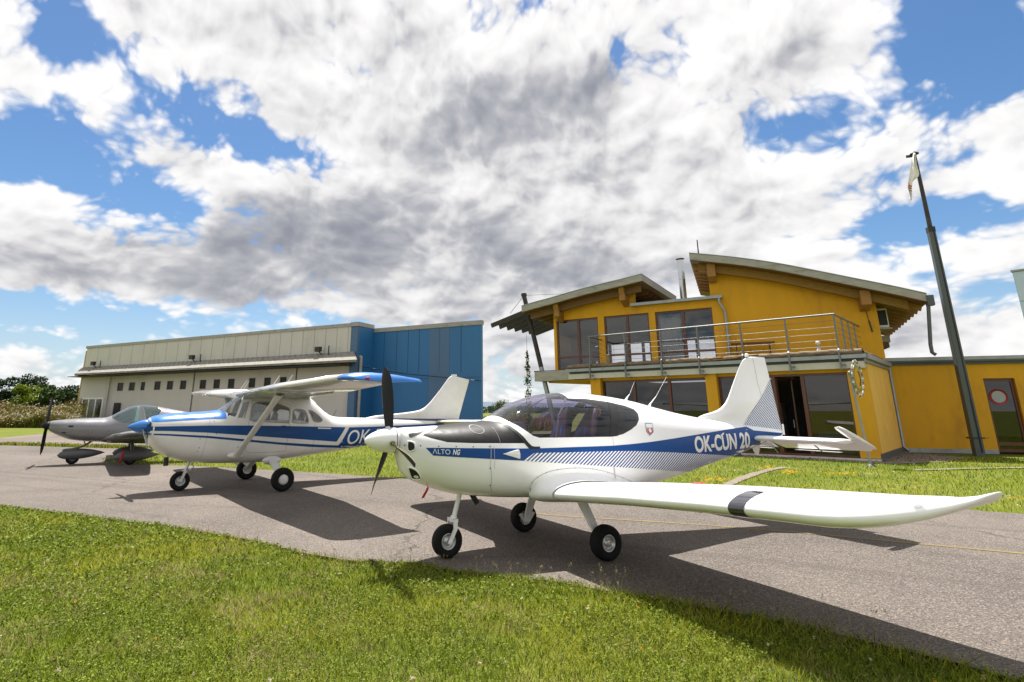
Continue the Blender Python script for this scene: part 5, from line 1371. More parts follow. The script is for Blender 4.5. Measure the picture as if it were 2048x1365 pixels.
def build_club():
    root = thing('club_building', 'ochre yellow airfield clubhouse with curved timber roofs and a railed terrace', 'building', tuple(FB.o), FB.a)
    P = Part(root, FB, FB)
    U = lambda px, py, v=0.2: FB.at_y(px, py, v)[0]
    # ---- ground floor: glazed front between yellow piers, set under the terrace slab
    g1 = (-10.12, -5.41); g2 = (-4.98, -0.56)
    mb = MB()
    for a, b in ((-10.62, -10.12), (-5.41, -4.98), (-0.56, 0.0)): mb.box(a, b, 0.0, 0.42, -0.05, 2.98)
    mb.box(-10.12, -0.56, 0.16, 0.40, 2.862, 2.985)
    P.put(mb, 'front_wall', M['yel'])
    mb = MB(); mb.box(-0.42, 0.0, 0.42, 5.35, 0.0, 3.2); P.put(mb, 'side_wall', M['yel2'])
    mb = MB(); mb.box(-10.62, -10.2, 0.42, 6.4, 0.0, 2.98); mb.box(-10.62, 0.0, 6.4, 6.8, 0.0, 2.98); P.put(mb, 'rear_wall', M['yel'])
    window(P, g1[0], g1[1], 0.02, 2.855, 0.20, [U(1270, 800), U(1341, 800)], [], pm=M['paned'])
    window(P, g2[0], g2[1], 0.02, 2.855, 0.20, [-3.75, -2.98, -2.01], [], pm=M['paned'], skip=(2,))
    # door leaf swung inwards
    mb = MB(); mb.beam((-2.92, 0.35, 0.08), (-2.60, 1.15, 0.08), 0.05, 0.10); mb.beam((-2.92, 0.35, 2.72), (-2.60, 1.15, 2.72), 0.05, 0.10)
    mb.beam((-2.92, 0.35, 0.1), (-2.92, 0.35, 2.75), 0.07, 0.05, up=(1, 0, 0)); mb.beam((-2.60, 1.15, 0.1), (-2.60, 1.15, 2.75), 0.07, 0.05, up=(1, 0, 0))
    d = P.put(mb, 'door', M['frame'])
    mb = MB(); mb.tube([(-2.66, 0.98, 0.95), (-2.66, 0.98, 1.25)], 0.014, 8); mb.build('handle', M['steel'], d)
    mb = MB(); mb.box(-10.62, 0.02, -0.16, 0.0, -0.03, 0.04); P.put(mb, 'door_sill', M['beamw'])
    mb = MB(); mb.box(0.0, 0.03, 0.02, 5.33, -0.02, 0.20); mb.box(-0.5, 0.034, -0.01, 0.0, -0.02, 0.06); mb.prism([(0.03, 0.0, 0.02), (0.03, 5.33, 0.02), (0.28, 5.33, -0.02), (0.28, 0.0, -0.02)], (0, 0, -0.01)); P.put(mb, 'base_flashing', M['zincd'])
    # rooms
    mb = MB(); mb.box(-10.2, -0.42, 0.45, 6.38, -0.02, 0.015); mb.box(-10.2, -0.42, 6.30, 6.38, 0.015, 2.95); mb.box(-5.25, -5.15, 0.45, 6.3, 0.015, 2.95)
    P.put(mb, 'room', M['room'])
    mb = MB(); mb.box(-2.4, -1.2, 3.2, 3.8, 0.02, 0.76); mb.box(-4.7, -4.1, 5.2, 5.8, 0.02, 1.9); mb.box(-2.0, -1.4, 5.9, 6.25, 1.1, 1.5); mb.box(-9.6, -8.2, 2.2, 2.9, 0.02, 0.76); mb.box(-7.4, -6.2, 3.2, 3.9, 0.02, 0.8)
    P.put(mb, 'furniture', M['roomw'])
    # ---- terrace slab, fascia, gutter, planks
    mb = MB(); mb.prism([(-11.7, 0.02, 3.0), (-0.02, 0.02, 3.0), (-0.02, 5.35, 3.0), (-11.7, 5.35, 3.0)], (0, 0, 0.44)); P.put(mb, 'terrace_slab', M['beamw'])
    mb = MB(); mb.box(-11.72, 0.0, -0.10, 0.012, 2.975, 3.20); P.put(mb, 'fascia_beam', M['beamw'])
    mb = MB(); mb.box(-11.78, 0.10, -0.22, -0.06, 3.30, 3.43); mb.box(-11.78, 0.10, -0.06, 0.012, 3.36, 3.43); mb.box(0.0, 0.16, 0.0, 5.4, 3.28, 3.43); mb.box(0.0, 0.06, 0.0, 5.4, 3.16, 3.275)
    P.put(mb, 'gutter', M['zinc'])
    mb = MB(); mb.box(-11.7, 0.0, -0.02, 0.01, 3.205, 3.30); P.put(mb, 'shadow_gap', M['zincd'])  # dark strip put in for the shade between gutter and fascia
    rows = []
    for k in range(90):
        u = -11.75 + 11.75 * k / 89; r = []
        for a in np.linspace(0, 2 * PI, 9)[:-1]:
            jj = 0.7 + 0.6 * float(value_noise(u * 3.1, a, 0.35, 3)); r.append((u, -0.02 + 0.10 * math.cos(a) * jj, 3.52 + 0.10 * math.sin(a) * jj + 0.03 * float(value_noise(u, 0, 0.5, 8))))
        rows.append(r)
    mb = MB(); mb.grid(rows, closed=True)
    rows = [[(-0.04 + 0.08 * math.cos(a), 0.05 + v, 3.50 + 0.07 * math.sin(a) + 0.03 * float(value_noise(v, 1, 0.4, 4))) for a in np.linspace(0, 2 * PI, 9)[:-1]] for v in np.linspace(0, 5.2, 30)]
    mb.grid(rows, closed=True)
    P.put(mb, 'plank_edging', M['log'])
    mb = MB(); mb.beam((-5.0, -0.12, 3.49), (-4.05, -0.15, 3.53), 0.10, 0.03); mb.beam((-4.3, -0.13, 3.55), (-3.3, -0.1, 3.60), 0.10, 0.03); mb.beam((-5.2, -0.1, 3.55), (-4.6, -0.12, 3.58), 0.08, 0.03)
    P.put(mb, 'loose_board', mat('fresh_board', (0.30, 0.19, 0.09), 0.8, var=0.3, vscale=9))
    mb = MB(); mb.box(-11.6, -0.05, 0.02, 5.3, 3.44, 3.50); P.put(mb, 'terrace_deck', M['log'])
    # ---- railing: each post, top rail, wires
    pu = [U(x, y, -0.15) for x, y in ((1668, 640), (1570, 650), (1480, 660), (1394, 668), (1320, 676), (1249, 684), (1179, 692))]
    ztop = 4.86
    for u in pu:
        mb = MB(); mb.beam((u, -0.24, 2.93), (u, -0.24, 3.58), 0.055, 0.05, up=(0, 1, 0)); mb.beam((u, -0.24, 3.56), (u, -0.14, 3.68), 0.055, 0.05, up=(0, 1, 0)); mb.beam((u, -0.14, 3.66), (u, -0.14, ztop - 0.02), 0.055, 0.05, up=(0, 1, 0))
        mb.box(u + 0.02, u + 0.13, -0.23, -0.10, 3.08, 3.11); mb.box(u + 0.02, u + 0.2, -0.23, -0.02, 2.945, 2.97)
        P.put(mb, 'railing_post', M['steelrail'])
    sv = [1.0, 2.0, 3.0, 4.0]; ul = pu[0]; ur = pu[-1]
    for v in sv:
        mb = MB(); mb.beam((ul + 0.03 * v, v, 3.5), (ul + 0.03 * v, v, ztop - 0.02), 0.055, 0.05); P.put(mb, 'railing_post', M['steelrail'])
    mb = MB(); mb.tube([(ur - 0.06, -0.14, ztop), (ul + 0.03, -0.14, ztop)], 0.034, 10); mb.tube([(ul, -0.14, ztop), (ul + 0.12, 4.2, ztop - 0.01)], 0.034, 10); mb.tube([(ur, -0.14, ztop - 0.005), (ur - 0.15, 1.3, ztop - 0.02)], 0.03, 10)
    P.put(mb, 'handrail', M['steelrail'])
    for k in range(5):
        z = ztop - 0.225 * (k + 1); mb = MB(); mb.tube([(ur, -0.16, z), (ul, -0.16, z)], 0.008, 6); mb.tube([(ul, -0.14, z), (ul + 0.12, 4.2, z)], 0.009, 6); mb.tube([(ur, -0.14, z), (ur - 0.15, 1.25, z)], 0.009, 6)
        P.put(mb, 'railing_bar', M['steelrail'])
    # ---- upper floor, left: glazed room under the lower curved roof
    F2 = sub_frame(FB, -13.05, 1.0, math.atan2(1.25, 7.4)); P2 = Part(root, FB, F2)
    X = lambda px, py, y=0.0: F2.at_y(px, py, y)
    xr = X(1437, 660)[0]; zt = X(1200, 633)[2]; zb = 3.56
    w1 = (X(1114, 690)[0], X(1198, 690)[0]); w2 = (X(1210, 680)[0], X(1301, 680)[0]); w3 = (X(1313, 670)[0], X(1429, 660)[0])
    zt1, zt2, zt3 = X(1155, 638)[2], X(1255, 629)[2], X(1370, 620)[2]
    ztw = (zt1 + zt2 + zt3) / 3
    prof = [X(px, py, -0.95) for px, py in ((1043, 613), (1070, 605), (1100, 597), (1150, 582.5), (1200, 569.5), (1250, 557.5), (1283, 549))]
    px_ = [p[0] for p in prof]; pz_ = [p[2] for p in prof]
    roofz = lambda x: float(np.interp(x, px_, pz_))
    xend = px_[-1]
    xg = X(1262, 600)[0]; zg = X(1340, 601, -0.2)[2]
    mb = MB(); xs = np.linspace(-0.12, xg + 0.15, 16)
    mb.prism([(-0.12, 0, ztw)] + [(x, 0, roofz(x) - 0.33) for x in xs] + [(xs[-1], 0, ztw)], (0, 0.28, 0))
    mb.box(xs[-1], xr + 0.3, 0.0, 0.28, ztw, zg - 0.02)
    for a, b in ((-0.12, w1[0]), (w1[1], w2[0]), (w2[1], w3[0]), (w3[1], xr + 0.3)): mb.box(a, b, 0.0, 0.28, 3.45, ztw - 0.001)
    P2.put(mb, 'upper_wall', M['yel'])
    rail = X(1150, 714)[2]
    for k, (w, mu) in enumerate(((w1, X(1157.5, 690)[0]), (w2, X(1256, 680)[0]), (w3, X(1369, 670)[0]))):
        window(P2, w[0], w[1], zb - 0.05, ztw - 0.004, 0.07, [mu], [rail], pm=M['pane'])
    # room behind: floor, ceiling, low rear wall with posts so that daylight shows through, curtain
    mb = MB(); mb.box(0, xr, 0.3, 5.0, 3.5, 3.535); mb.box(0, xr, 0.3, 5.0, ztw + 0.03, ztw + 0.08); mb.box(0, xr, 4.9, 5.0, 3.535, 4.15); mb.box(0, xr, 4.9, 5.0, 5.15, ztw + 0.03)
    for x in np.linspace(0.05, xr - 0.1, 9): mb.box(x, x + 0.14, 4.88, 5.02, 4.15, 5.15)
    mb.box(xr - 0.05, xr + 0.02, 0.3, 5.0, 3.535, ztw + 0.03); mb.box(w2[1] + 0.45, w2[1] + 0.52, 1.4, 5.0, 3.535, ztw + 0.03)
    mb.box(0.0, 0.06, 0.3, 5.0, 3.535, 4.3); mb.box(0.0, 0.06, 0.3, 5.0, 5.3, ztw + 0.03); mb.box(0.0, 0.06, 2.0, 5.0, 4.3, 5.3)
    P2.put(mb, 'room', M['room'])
    mb = MB(); mb.box(-0.12, -0.01, 0.29, 5.0, 3.45, ztw + 0.3); P2.put(mb, 'upper_wall', M['yel'])
    mb = MB(); n = 60; rows = []
    for z in (3.6, ztw - 0.1): rows.append([(w3[0] + 0.1 + 0.95 * i / n, 0.34 + 0.03 * math.sin(i * 1.3), z) for i in range(n + 1)])
    mb.grid(rows); P2.put(mb, 'curtain', M['curtain'])
    # roof shell: gently arched sheet with thick fascia
    def shell(F_, pts, depth, th, name, drop=None, m_top=None):
        "pts (x, z) along the front edge at y0; depth: list of back y per point"
        return None
    yb = 5.6; y0 = -0.95; N = 26
    xs = np.linspace(px_[0], xend, N)
    tz = [float(pchip(px_, pz_, x)) for x in xs]
    mb = MB(); th = 0.30
    sec = [[(x, y0, z), (x, yb, z + 0.02), (x, yb, z - th), (x, y0, z - th)] for x, z in zip(xs, tz)]
    mb.grid(sec, closed=True, smooth=False); mb.add(sec[0], [(0, 1, 2, 3)]); mb.add(sec[-1], [(0, 1, 2, 3)])
    roof = P2.put(mb, 'curved_roof', M['fascia'])
    mb = MB(); sec = [[(x, y0 - 0.02, z + 0.006), (x, yb, z + 0.03), (x, yb, z + 0.05), (x, y0 - 0.02, z + 0.035)] for x, z in zip(xs, tz)]
    mb.grid(sec, closed=True, smooth=False); mb.build('roof_sheet', M['zinc'], roof)
    mb = MB(); sec = [[(x, y0 + 0.06, z - th - 0.003), (x, yb, z - th - 0.003), (x, yb, z - th - 0.03), (x, y0 + 0.06, z - th - 0.03)] for x, z in zip(xs, tz)]
    mb.grid(sec, closed=True, smooth=False); mb.build('soffit', M['wood'], roof)
    # glulam arch under the overhang and its brackets
    mb = MB(); sec = [[(x, -0.46, z - th - 0.03), (x, -0.30, z - th - 0.03), (x, -0.30, z - th - 0.36), (x, -0.46, z - th - 0.36)] for x, z in zip(xs[1:-1], tz[1:-1])]
    mb.grid(sec, closed=True, smooth=False); mb.add(sec[0], [(0, 1, 2, 3)]); mb.add(sec[-1], [(0, 1, 2, 3)])
    P2.put(mb, 'roof_arch', M['wood'])
    for (px, py) in ((1118, 628), (1247, 578)):
        q_ = X(px, py, -0.3); mb = MB(); zc = roofz(q_[0]) - th
        mb.box(q_[0] - 0.14, q_[0] + 0.14, -0.62, 0.0, zc - 0.62, zc - 0.36); mb.prism([(q_[0] - 0.13, -0.62, zc - 0.36), (q_[0] - 0.13, -0.75, zc - 0.02), (q_[0] - 0.13, -0.47, zc - 0.02), (q_[0] - 0.13, -0.47, zc - 0.36)], (0.26, 0, 0)); mb.prism([(q_[0] - 0.12, 0.0, zc - 0.62), (q_[0] - 0.12, -0.55, zc - 0.62), (q_[0] - 0.12, 0.0, zc - 0.85)], (0.24, 0, 0))
        P2.put(mb, 'timber_bracket', M['woodl'])
    for y in np.linspace(0.9, 5.2, 7):
        mb = MB(); sec = [[(x, y, z - th - 0.03), (x, y + 0.09, z - th - 0.03), (x, y + 0.09, z - th - 0.24), (x, y, z - th - 0.24)] for x, z in zip(xs[::2], tz[::2])]
        mb.grid(sec, closed=True, smooth=False); P2.put(mb, 'rafter', M['wood'])
    # sun louvre: rafters running on past the roof with thin slats across
    L0 = X(1052, 621, -0.6); L1 = X(983, 650, -0.6)
    dx = L1[0] - L0[0]; dz = L1[2] - L0[2]
    for i, y in enumerate(np.linspace(-0.6, 4.2, 7)):
        k = 1.0 - 0.02 * i; mb = MB(); mb.beam((L0[0] + 1.25, y, L0[2] + 0.28), (L0[0] + dx * k, y, L0[2] + dz * k - 0.05), 0.10, 0.22)
        P2.put(mb, 'louvre_rafter', M['darksteel'])
    mb = MB()
    for t in np.linspace(-0.15, 0.94, 12):
        x = L0[0] + dx * t; z = L0[2] + dz * t + 0.07; mb.beam((x, -0.55, z), (x, 4.2, z), 0.07, 0.018, up=(0.5, 0, 0.86))
    P2.put(mb, 'louvre_slat', mat('louvre_grey_slat', (0.10, 0.09, 0.08), 0.7, var=0.2))
    # mid flat roof with its gutter
    mb = MB(); mb.box(xg, xr + 0.32, -0.22, -0.02, zg - 0.10, zg + 0.03); mb.box(xg, xr + 0.30, -0.02, 5.3, zg - 0.02, zg + 0.03); P2.put(mb, 'flat_roof', M['zinc'])
    mb = MB(); mb.tube([(xr + 0.18, -0.16, zg - 0.1), (xr + 0.18, -0.16, zg - 0.3), (xr + 0.33, -0.10, zg - 0.62), (xr + 0.36, -0.09, zg - 0.75), (xr + 0.36, -0.09, 3.5)], 0.055, 12); P2.put(mb, 'downpipe', M['zinc'])
    # chimney
    c0 = X(1367, 592, 2.2); c1 = X(1360.5, 521, 2.2); mb = MB(); mb.tube([(c0[0], 2.2, zg), (c0[0], 2.2, c1[2])], 0.155, 20); mb.lathe([(0.16, c1[2] - 1.0), (0.17, c1[2] - 0.98), (0.16, c1[2] - 0.96)], (c0[0], 2.2, 0), 'z', 20)
    ch = P2.put(mb, 'flue_pipe', mat('stainless_flue', (0.55, 0.56, 0.57), 0.32, metal=0.9, var=0.05, vscale=3))
    mb = MB(); mb.lathe([(0.001, c1[2] + 0.10), (0.2, c1[2] + 0.075), (0.215, c1[2] + 0.06), (0.001, c1[2] + 0.05)], (c0[0], 2.2, 0), 'z', 20); 
    for a in (0, 2.1, 4.2): mb.tube([(c0[0] + 0.13 * math.cos(a), 2.2 + 0.13 * math.sin(a), c1[2] - 0.05), (c0[0] + 0.13 * math.cos(a), 2.2 + 0.13 * math.sin(a), c1[2] + 0.06)], 0.012, 6)
    mb.build('flue_cap', M['darksteel'], ch)
    # mast, stays, left slab
    F3 = sub_frame(FB, -14.0, 0.9, 0.0); P3_ = Part(root, FB, F3)
    a = F3.at_y(1048, 592, 0.0); b = F3.at_y(1098, 800, 0.0); s_ = (b[0] - a[0]) / (b[2] - a[2]); zj = F3.at_y(1082, 735, 0)[2]
    mb = MB(); mb.tube([(a[0], 0, a[2]), (a[0] + s_ * (zj - a[2]), 0, zj)], [0.12, 0.12], 14); mb.tube([(a[0], 0, a[2] - 0.02), (a[0] - 0.01, 0, a[2] + 0.12)], 0.15, 14)
    ms = P3_.put(mb, 'leaning_mast', M['darksteel'])
    mb = MB(); mb.tube([(a[0] + s_ * (zj - a[2]), 0, zj), (a[0] + s_ * (0 - a[2]), 0, 0)], 0.118, 14); mb.build('mast_foot', M['zinc'], ms)
    mb = MB(); q1 = F3.at_y(1020, 628, -0.4); q2 = F3.at_y(1130, 588, 0.3); mb.tube([(a[0], 0, a[2] + 0.02), tuple(q1)], 0.012, 6); mb.tube([(a[0], 0, a[2] + 0.02), tuple(q2)], 0.010, 6); mb.build('stay', M['darksteel'], ms)
    sl = [FB.at_z(1069, 744, 3.46), FB.at_z(1137, 739, 3.46)]
    mb = MB(); mb.prism([(sl[0][0], sl[0][1], 2.98), (-11.72, 0.30, 2.98), (-11.72, 6.0, 2.98), (sl[0][0] + 1.2, 6.0, 2.98)], (0, 0, 0.47)); P.put(mb, 'left_slab', M['fascia'])
    mb = MB(); mb.prism([(sl[0][0] - 0.02, sl[0][1] - 0.02, 3.452), (-13.1, 0.78, 3.452), (-13.1, 1.1, 3.452), (sl[0][0], 1.9, 3.452)], (0, 0, 0.05)); P.put(mb, 'slab_flashing', M['zincd'])
    mb = MB(); mb.prism([(sl[0][0] + 0.5, sl[0][1] + 0.5, 2.90), (-10.65, 0.4, 2.90), (-10.65, 5.6, 2.90), (sl[0][0] + 1.6, 5.6, 2.90)], (0, 0, 0.078)); P.put(mb, 'slab_soffit', M['yel'])
    # ---- upper floor, right: tall block under the higher curved roof
    Bx = FB.o + FB.f * -5.65 + FB.l * 2.27
    F4 = Frame(Bx[0], Bx[1], FB.a + math.radians(18)); P4 = Part(root, FB, F4); Y = lambda px, py, y=0.0: F4.at_y(px, py, y)
    yo = -0.95
    pr = [Y(px, py, yo) for px, py in ((1378, 507), (1430, 511.5), (1500, 519.5), (1560, 528.5), (1620, 540), (1700, 556), (1780, 572), (1853, 588))]
    ax_ = [p[0] for p in pr]; az_ = [p[2] for p in pr]; rz = lambda x: float(pchip(ax_, az_, np.clip(x, ax_[0], ax_[-1])))
    xw = Y(1757, 640)[0]; tb = 0.33
    xs = np.linspace(0, xw, 22)
    mb = MB(); mb.prism([(0, 0, 3.45)] + [(x, 0, rz(x) - tb) for x in xs] + [(xw, 0, 3.45)], (0, 0.3, 0)); mb.prism([(xw - 0.3, 0.3, 3.45), (xw, 0.3, 3.45), (xw, 0.3, rz(xw) - tb), (xw - 0.3, 0.3, rz(xw - 0.3) - tb)], (0, 7.2, 0)); mb.prism([(0, 0.3, 3.45), (0.3, 0.3, 3.45), (0.3, 0.3, rz(0.3) - tb), (0, 0.3, rz(0) - tb)], (0, 4.2, 0))
    P4.put(mb, 'upper_wall', M['yel'])
    # shell: rear edge tapers in on the right so that the eave runs back to the left
    er = F4.at_z(1787, 668, rz(ax_[-1]) - 0.55)
    xs = np.linspace(ax_[0], ax_[-1], 30)
    def rear(x):
        t = (x - ax_[0]) / (ax_[-1] - ax_[0]); return (x + 0.5 * max(0, (t - 0.6) / 0.4), 7.7)
    th = 0.30; sec = []; sec2 = []; sec3 = []
    for x in xs:
        z = rz(x); bx, by = rear(x); sec.append([(x, yo, z), (bx, by, z - 0.02), (bx, by, z - 0.02 - th), (x, yo, z - th)])
        sec2.append([(x, yo - 0.02, z + 0.006), (bx, by, z - 0.012), (bx, by, z + 0.01), (x, yo - 0.02, z + 0.035)])
        sec3.append([(x, yo + 0.06, z - th - 0.003), (bx, by, z - 0.02 - th - 0.003), (bx, by, z - 0.02 - th - 0.03), (x, yo + 0.06, z - th - 0.03)])
    mb = MB(); mb.grid(sec, closed=True, smooth=False); mb.add(sec[0], [(0, 1, 2, 3)]); mb.add(sec[-1], [(0, 1, 2, 3)]); roof = P4.put(mb, 'curved_roof', M['fascia'])
    mb = MB(); mb.grid(sec2, closed=True, smooth=False); mb.build('roof_sheet', M['zinc'], roof)
    mb = MB(); mb.grid(sec3, closed=True, smooth=False); mb.build('soffit', M['wood'], roof)
    xs2 = np.linspace(ax_[0] + 0.3, ax_[-1] - 0.5, 26)
    mb = MB(); s4 = [[(x, -0.44, rz(x) - th - 0.03), (x, -0.26, rz(x) - th - 0.03), (x, -0.26, rz(x) - th - 0.38), (x, -0.44, rz(x) - th - 0.38)] for x in xs2]
    mb.grid(s4, closed=True, smooth=False); mb.add(s4[0], [(0, 1, 2, 3)]); mb.add(s4[-1], [(0, 1, 2, 3)]); P4.put(mb, 'roof_arch', mat('ochre_stained_beam', (0.22, 0.115, 0.008), 0.6, var=0.3, vscale=5, stretch=(1, 6, 6)))
    for px, py in ((1421, 530), (1725, 575)):
        q_ = Y(px, py, -0.4); x = q_[0]; zc = rz(x) - th; mb = MB(); mb.box(x - 0.17, x + 0.17, -0.66, 0.0, zc - 0.60, zc - 0.02); mb.prism([(x - 0.16, -0.64, zc - 0.60), (x - 0.16, 0.0, zc - 0.60), (x - 0.16, 0.0, zc - 0.78), (x - 0.16, -0.35, zc - 0.74)], (0.32, 0, 0)); P4.put(mb, 'timber_bracket', M['woodl'])
    # rafter ends: right eave (run outwards from the side wall) and left eave
    for y in np.linspace(-0.05, 7.5, 11):
        t = max(0, (y - yo) / 8.6); xe = ax_[-1] + 0.5 * t - 0.06; z0 = rz(xw - 0.2) - th - 0.15; z1 = rz(ax_[-1] - 0.15) - th - 0.15
        f = (xe - xw) / max(ax_[-1] - xw, 0.1); mb = MB(); mb.beam((xw - 0.1, y, z0), (xe, y, z0 + (z1 - z0) * f), 0.10, 0.26); P4.put(mb, 'rafter', M['woodl'])
    for y in np.linspace(-0.1, 4.9, 8):
        mb = MB(); mb.beam((ax_[0] + 0.05, y, rz(ax_[0] + 0.1) - th - 0.12 - 0.02 * y), (0.05, y, rz(0.0) - th - 0.12 - 0.02 * y), 0.09, 0.20); P4.put(mb, 'rafter', M['woodl'])
    # gutter and swan-neck pipe on the right eave
    g0 = (ax_[-1] + 0.02, yo + 0.05, rz(ax_[-1]) - 0.02); mb = MB(); mb.beam((g0[0] + 0.05, yo, g0[2] - 0.12), (g0[0] + 0.55, 7.7, g0[2] - 0.14), 0.16, 0.16); mb.box(g0[0] - 0.05, g0[0] + 0.17, yo - 0.05, yo + 0.25, g0[2] - 0.42, g0[2] - 0.04)
    P4.put(mb, 'gutter', M['zincd'])
    e0 = Y(1856, 600, yo + 0.1); e1 = Y(1861, 690, yo + 0.1); e2 = Y(1872, 710, yo + 0.1); mb = MB(); mb.tube([(e0[0], yo + 0.1, e0[2]), (e1[0], yo + 0.1, e1[2]), ((e1[0] + e2[0]) / 2 - 0.05, yo + 0.1, (e1[2] + e2[2]) / 2 - 0.1), (e2[0], yo + 0.1, e2[2])], 0.065, 12); P4.put(mb, 'downpipe', M['zincd'])
    an = Y(1397, 508, yo + 0.3); an2 = Y(1395, 480, yo + 0.3); mb = MB(); mb.tube([(an[0], yo + 0.3, an[2] - 0.05), (an[0], yo + 0.3, an2[2])], [0.03, 0.022], 8); P4.put(mb, 'roof_aerial', M['darksteel'])
    ac = F4.at_x(1775, 632, xw + 0.2); mb = MB(); yy = max(0.5, min(ac[1], 3.0)); zz = F4.at_x(1775, 632, xw + 0.2)[2]
    mb.box(xw + 0.03, xw + 0.42, 0.45, 1.5, 4.80, 5.58); o = P4.put(mb, 'air_conditioner', M['white_plain'], 0.02)
    mb = MB(); mb.box(xw + 0.07, xw + 0.38, 0.438, 0.447, 4.9, 5.50); mb.box(xw + 0.421, xw + 0.426, 0.6, 1.4, 4.9, 5.5); mb.build('grille', M['dark'], o)
    mb = MB(); mb.box(xw + 0.02, xw + 0.5, 0.4, 1.6, 4.74, 4.79); mb.build('bracket', M['fascia'], o)
    mb = MB(); mb.tube([Y(1727, 608, -0.02), Y(1738, 642, -0.02)], 0.012, 6); mb.tube([Y(1738, 642, -0.03), Y(1745, 664, -0.03)], 0.025, 8); P4.put(mb, 'wall_cable', M['darksteel'])
    q_ = F4.at_y(1781, 678, 2.5); q2 = F4.at_y(1781, 690, 2.5); mb = MB(); mb.box(xw, xw + 0.75, 2.3, 3.4, q2[2] + 0.10, q_[2] + 0.12); P4.put(mb, 'porch_roof', M['fascia']); mb = MB(); mb.box(xw, xw + 0.7, 2.35, 3.35, q2[2] - 0.12, q2[2] + 0.09); P4.put(mb, 'porch_beam', M['wood'])
    # ---- single-storey wing on the right
    w0 = gp(1808, 904); F5 = Frame(w0[0], w0[1], math.radians(-18)); P5 = Part(root, FB, F5); Zc = lambda px, py: F5.at_y(px, py, 0.0)
    zt0, zt1 = Zc(1800, 737)[2], Zc(2040, 721)[2]; zt = (zt0 + zt1) / 2
    d0, d1 = Zc(1982, 830)[0], Zc(2046, 830)[0]; dz = Zc(1998, 757)[2]
    mb = MB(); mb.box(-3.2, d0, 0, 0.35, 0.0, zt); mb.box(d1, 16, 0, 0.35, 0.0, zt); mb.box(d0, d1, 0, 0.35, dz, zt); mb.box(-3.2, 16, 6.0, 6.3, 0, zt); P5.put(mb, 'wing_wall', M['yel'])
    mb = MB(); mb.box(-3.3, 16.1, -0.08, 6.4, zt + 0.002, zt + 0.10); mb.box(-3.3, 16.1, -0.18, 6.5, zt + 0.10, zt + 0.30); P5.put(mb, 'wing_roof', M['zincd'])
    mb = MB(); mb.box(-3.3, 16.1, -0.195, -0.182, zt + 0.17, zt + 0.29); P5.put(mb, 'roof_trim', M['zinc'])
    window(P5, d0, d1, 0.05, dz - 0.01, 0.12, [], [0.35], name='door', pm=M['paned'], fw=0.10)
    mb = MB(); mb.box(-3.2, d0 - 0.02, -0.02, -0.002, -0.02, 0.14); P5.put(mb, 'base_flashing', M['zinc'])
    mb = MB(); mb.box(-3, 15, 0.4, 5.9, -0.02, 0.02); mb.box(-3, 15, 3.0, 3.1, 0.02, zt - 0.02); P5.put(mb, 'room', M['room'])
    # reflection of a round no-entry style sign, modelled as flat discs on the door
    c = Zc(2001, 794); mb = MB(); mb.lathe([(0.30, -0.004), (0.30, 0.004), (0.001, 0.004)], (c[0], 0.145, c[2]), 'y', 32); sg = P5.put(mb, 'round_sign_reflection', mat('reflected_sign_red', (0.35, 0.03, 0.03), 0.5, var=0.05))
    mb = MB(); mb.lathe([(0.225, -0.0075), (0.001, -0.0075)], (c[0], 0.145, c[2]), 'y', 32); mb.build('reflected_sign_disc', mat('reflected_disc_grey', (0.30, 0.31, 0.33), 0.5, var=0.05), sg)
    xq = F5.at_y(1795, 830, -0.09)[0]; mb = MB(); mb.tube([(xq, -0.09, zt), (xq, -0.09, 0.2), (xq + 0.12, -0.2, 0.04)], 0.065, 12); P5.put(mb, 'downpipe', M['zinc'])
    return root, F2, F4, F5


CLUB, F2, F4, F5 = build_club()
# ------------------------------------------------------------------ things on and by the club building
def bench():
    q = F4.at_y(1462, 690, -0.45); q1 = F4.at_y(1549, 684, -0.45); z = 3.96
    o = thing('bench', 'dark red wooden bench standing on the terrace by the ochre wall', 'bench', tuple(F4.o + F4.f * q[0] + F4.l * -0.45), F4.a)
    L = q1[0] - q[0]; zt = (q[2] + q1[2]) / 2
    MB().box(0, L, -0.17, 0.17, zt - 0.03, zt + 0.03).build('seat', M['oak'], o)
    for x in (0.2, L - 0.2):
        mb = MB(); mb.box(x - 0.02, x + 0.02, -0.15, 0.15, 3.51, zt - 0.03); mb.build('leg', M['darksteel'], o)
    MB().box(0.1, L - 0.1, -0.02, 0.02, 3.66, 3.70).build('stretcher', M['darksteel'], o)
bench()
q = FB.at_y(1638, 702, 0.6); o = thing('lantern', 'small pale lantern post standing on the terrace deck', 'lantern', bw(q[0], 0.6, 3.5), FB.a)
MB().lathe([(0.07, 0), (0.07, 0.22), (0.05, 0.24), (0.05, 0.42), (0.085, 0.44), (0.06, 0.52), (0.001, 0.54)], (0, 0, 0), 'z', 14).build('body', M['white_plain'], o)
MB().lathe([(0.052, 0.27), (0.053, 0.28), (0.053, 0.38), (0.052, 0.39)], (0, 0, 0), 'z', 14).build('lens', M['gold'], o)
q = FB.at_y(1216, 710, 0.5); o = thing('candle_post', 'short wooden post standing at the left end of the terrace', 'post', bw(q[0], 0.5, 3.5), FB.a)
MB().box(-0.06, 0.06, -0.06, 0.06, 0, 0.52).build('shaft', mat('raw_wood_post', (0.32, 0.22, 0.11), 0.8, var=0.2, vscale=9), o)
MB().lathe([(0.09, 0.52), (0.09, 0.55), (0.001, 0.57)], (0, 0, 0), 'z', 10).build('cap', M['white_plain'], o)


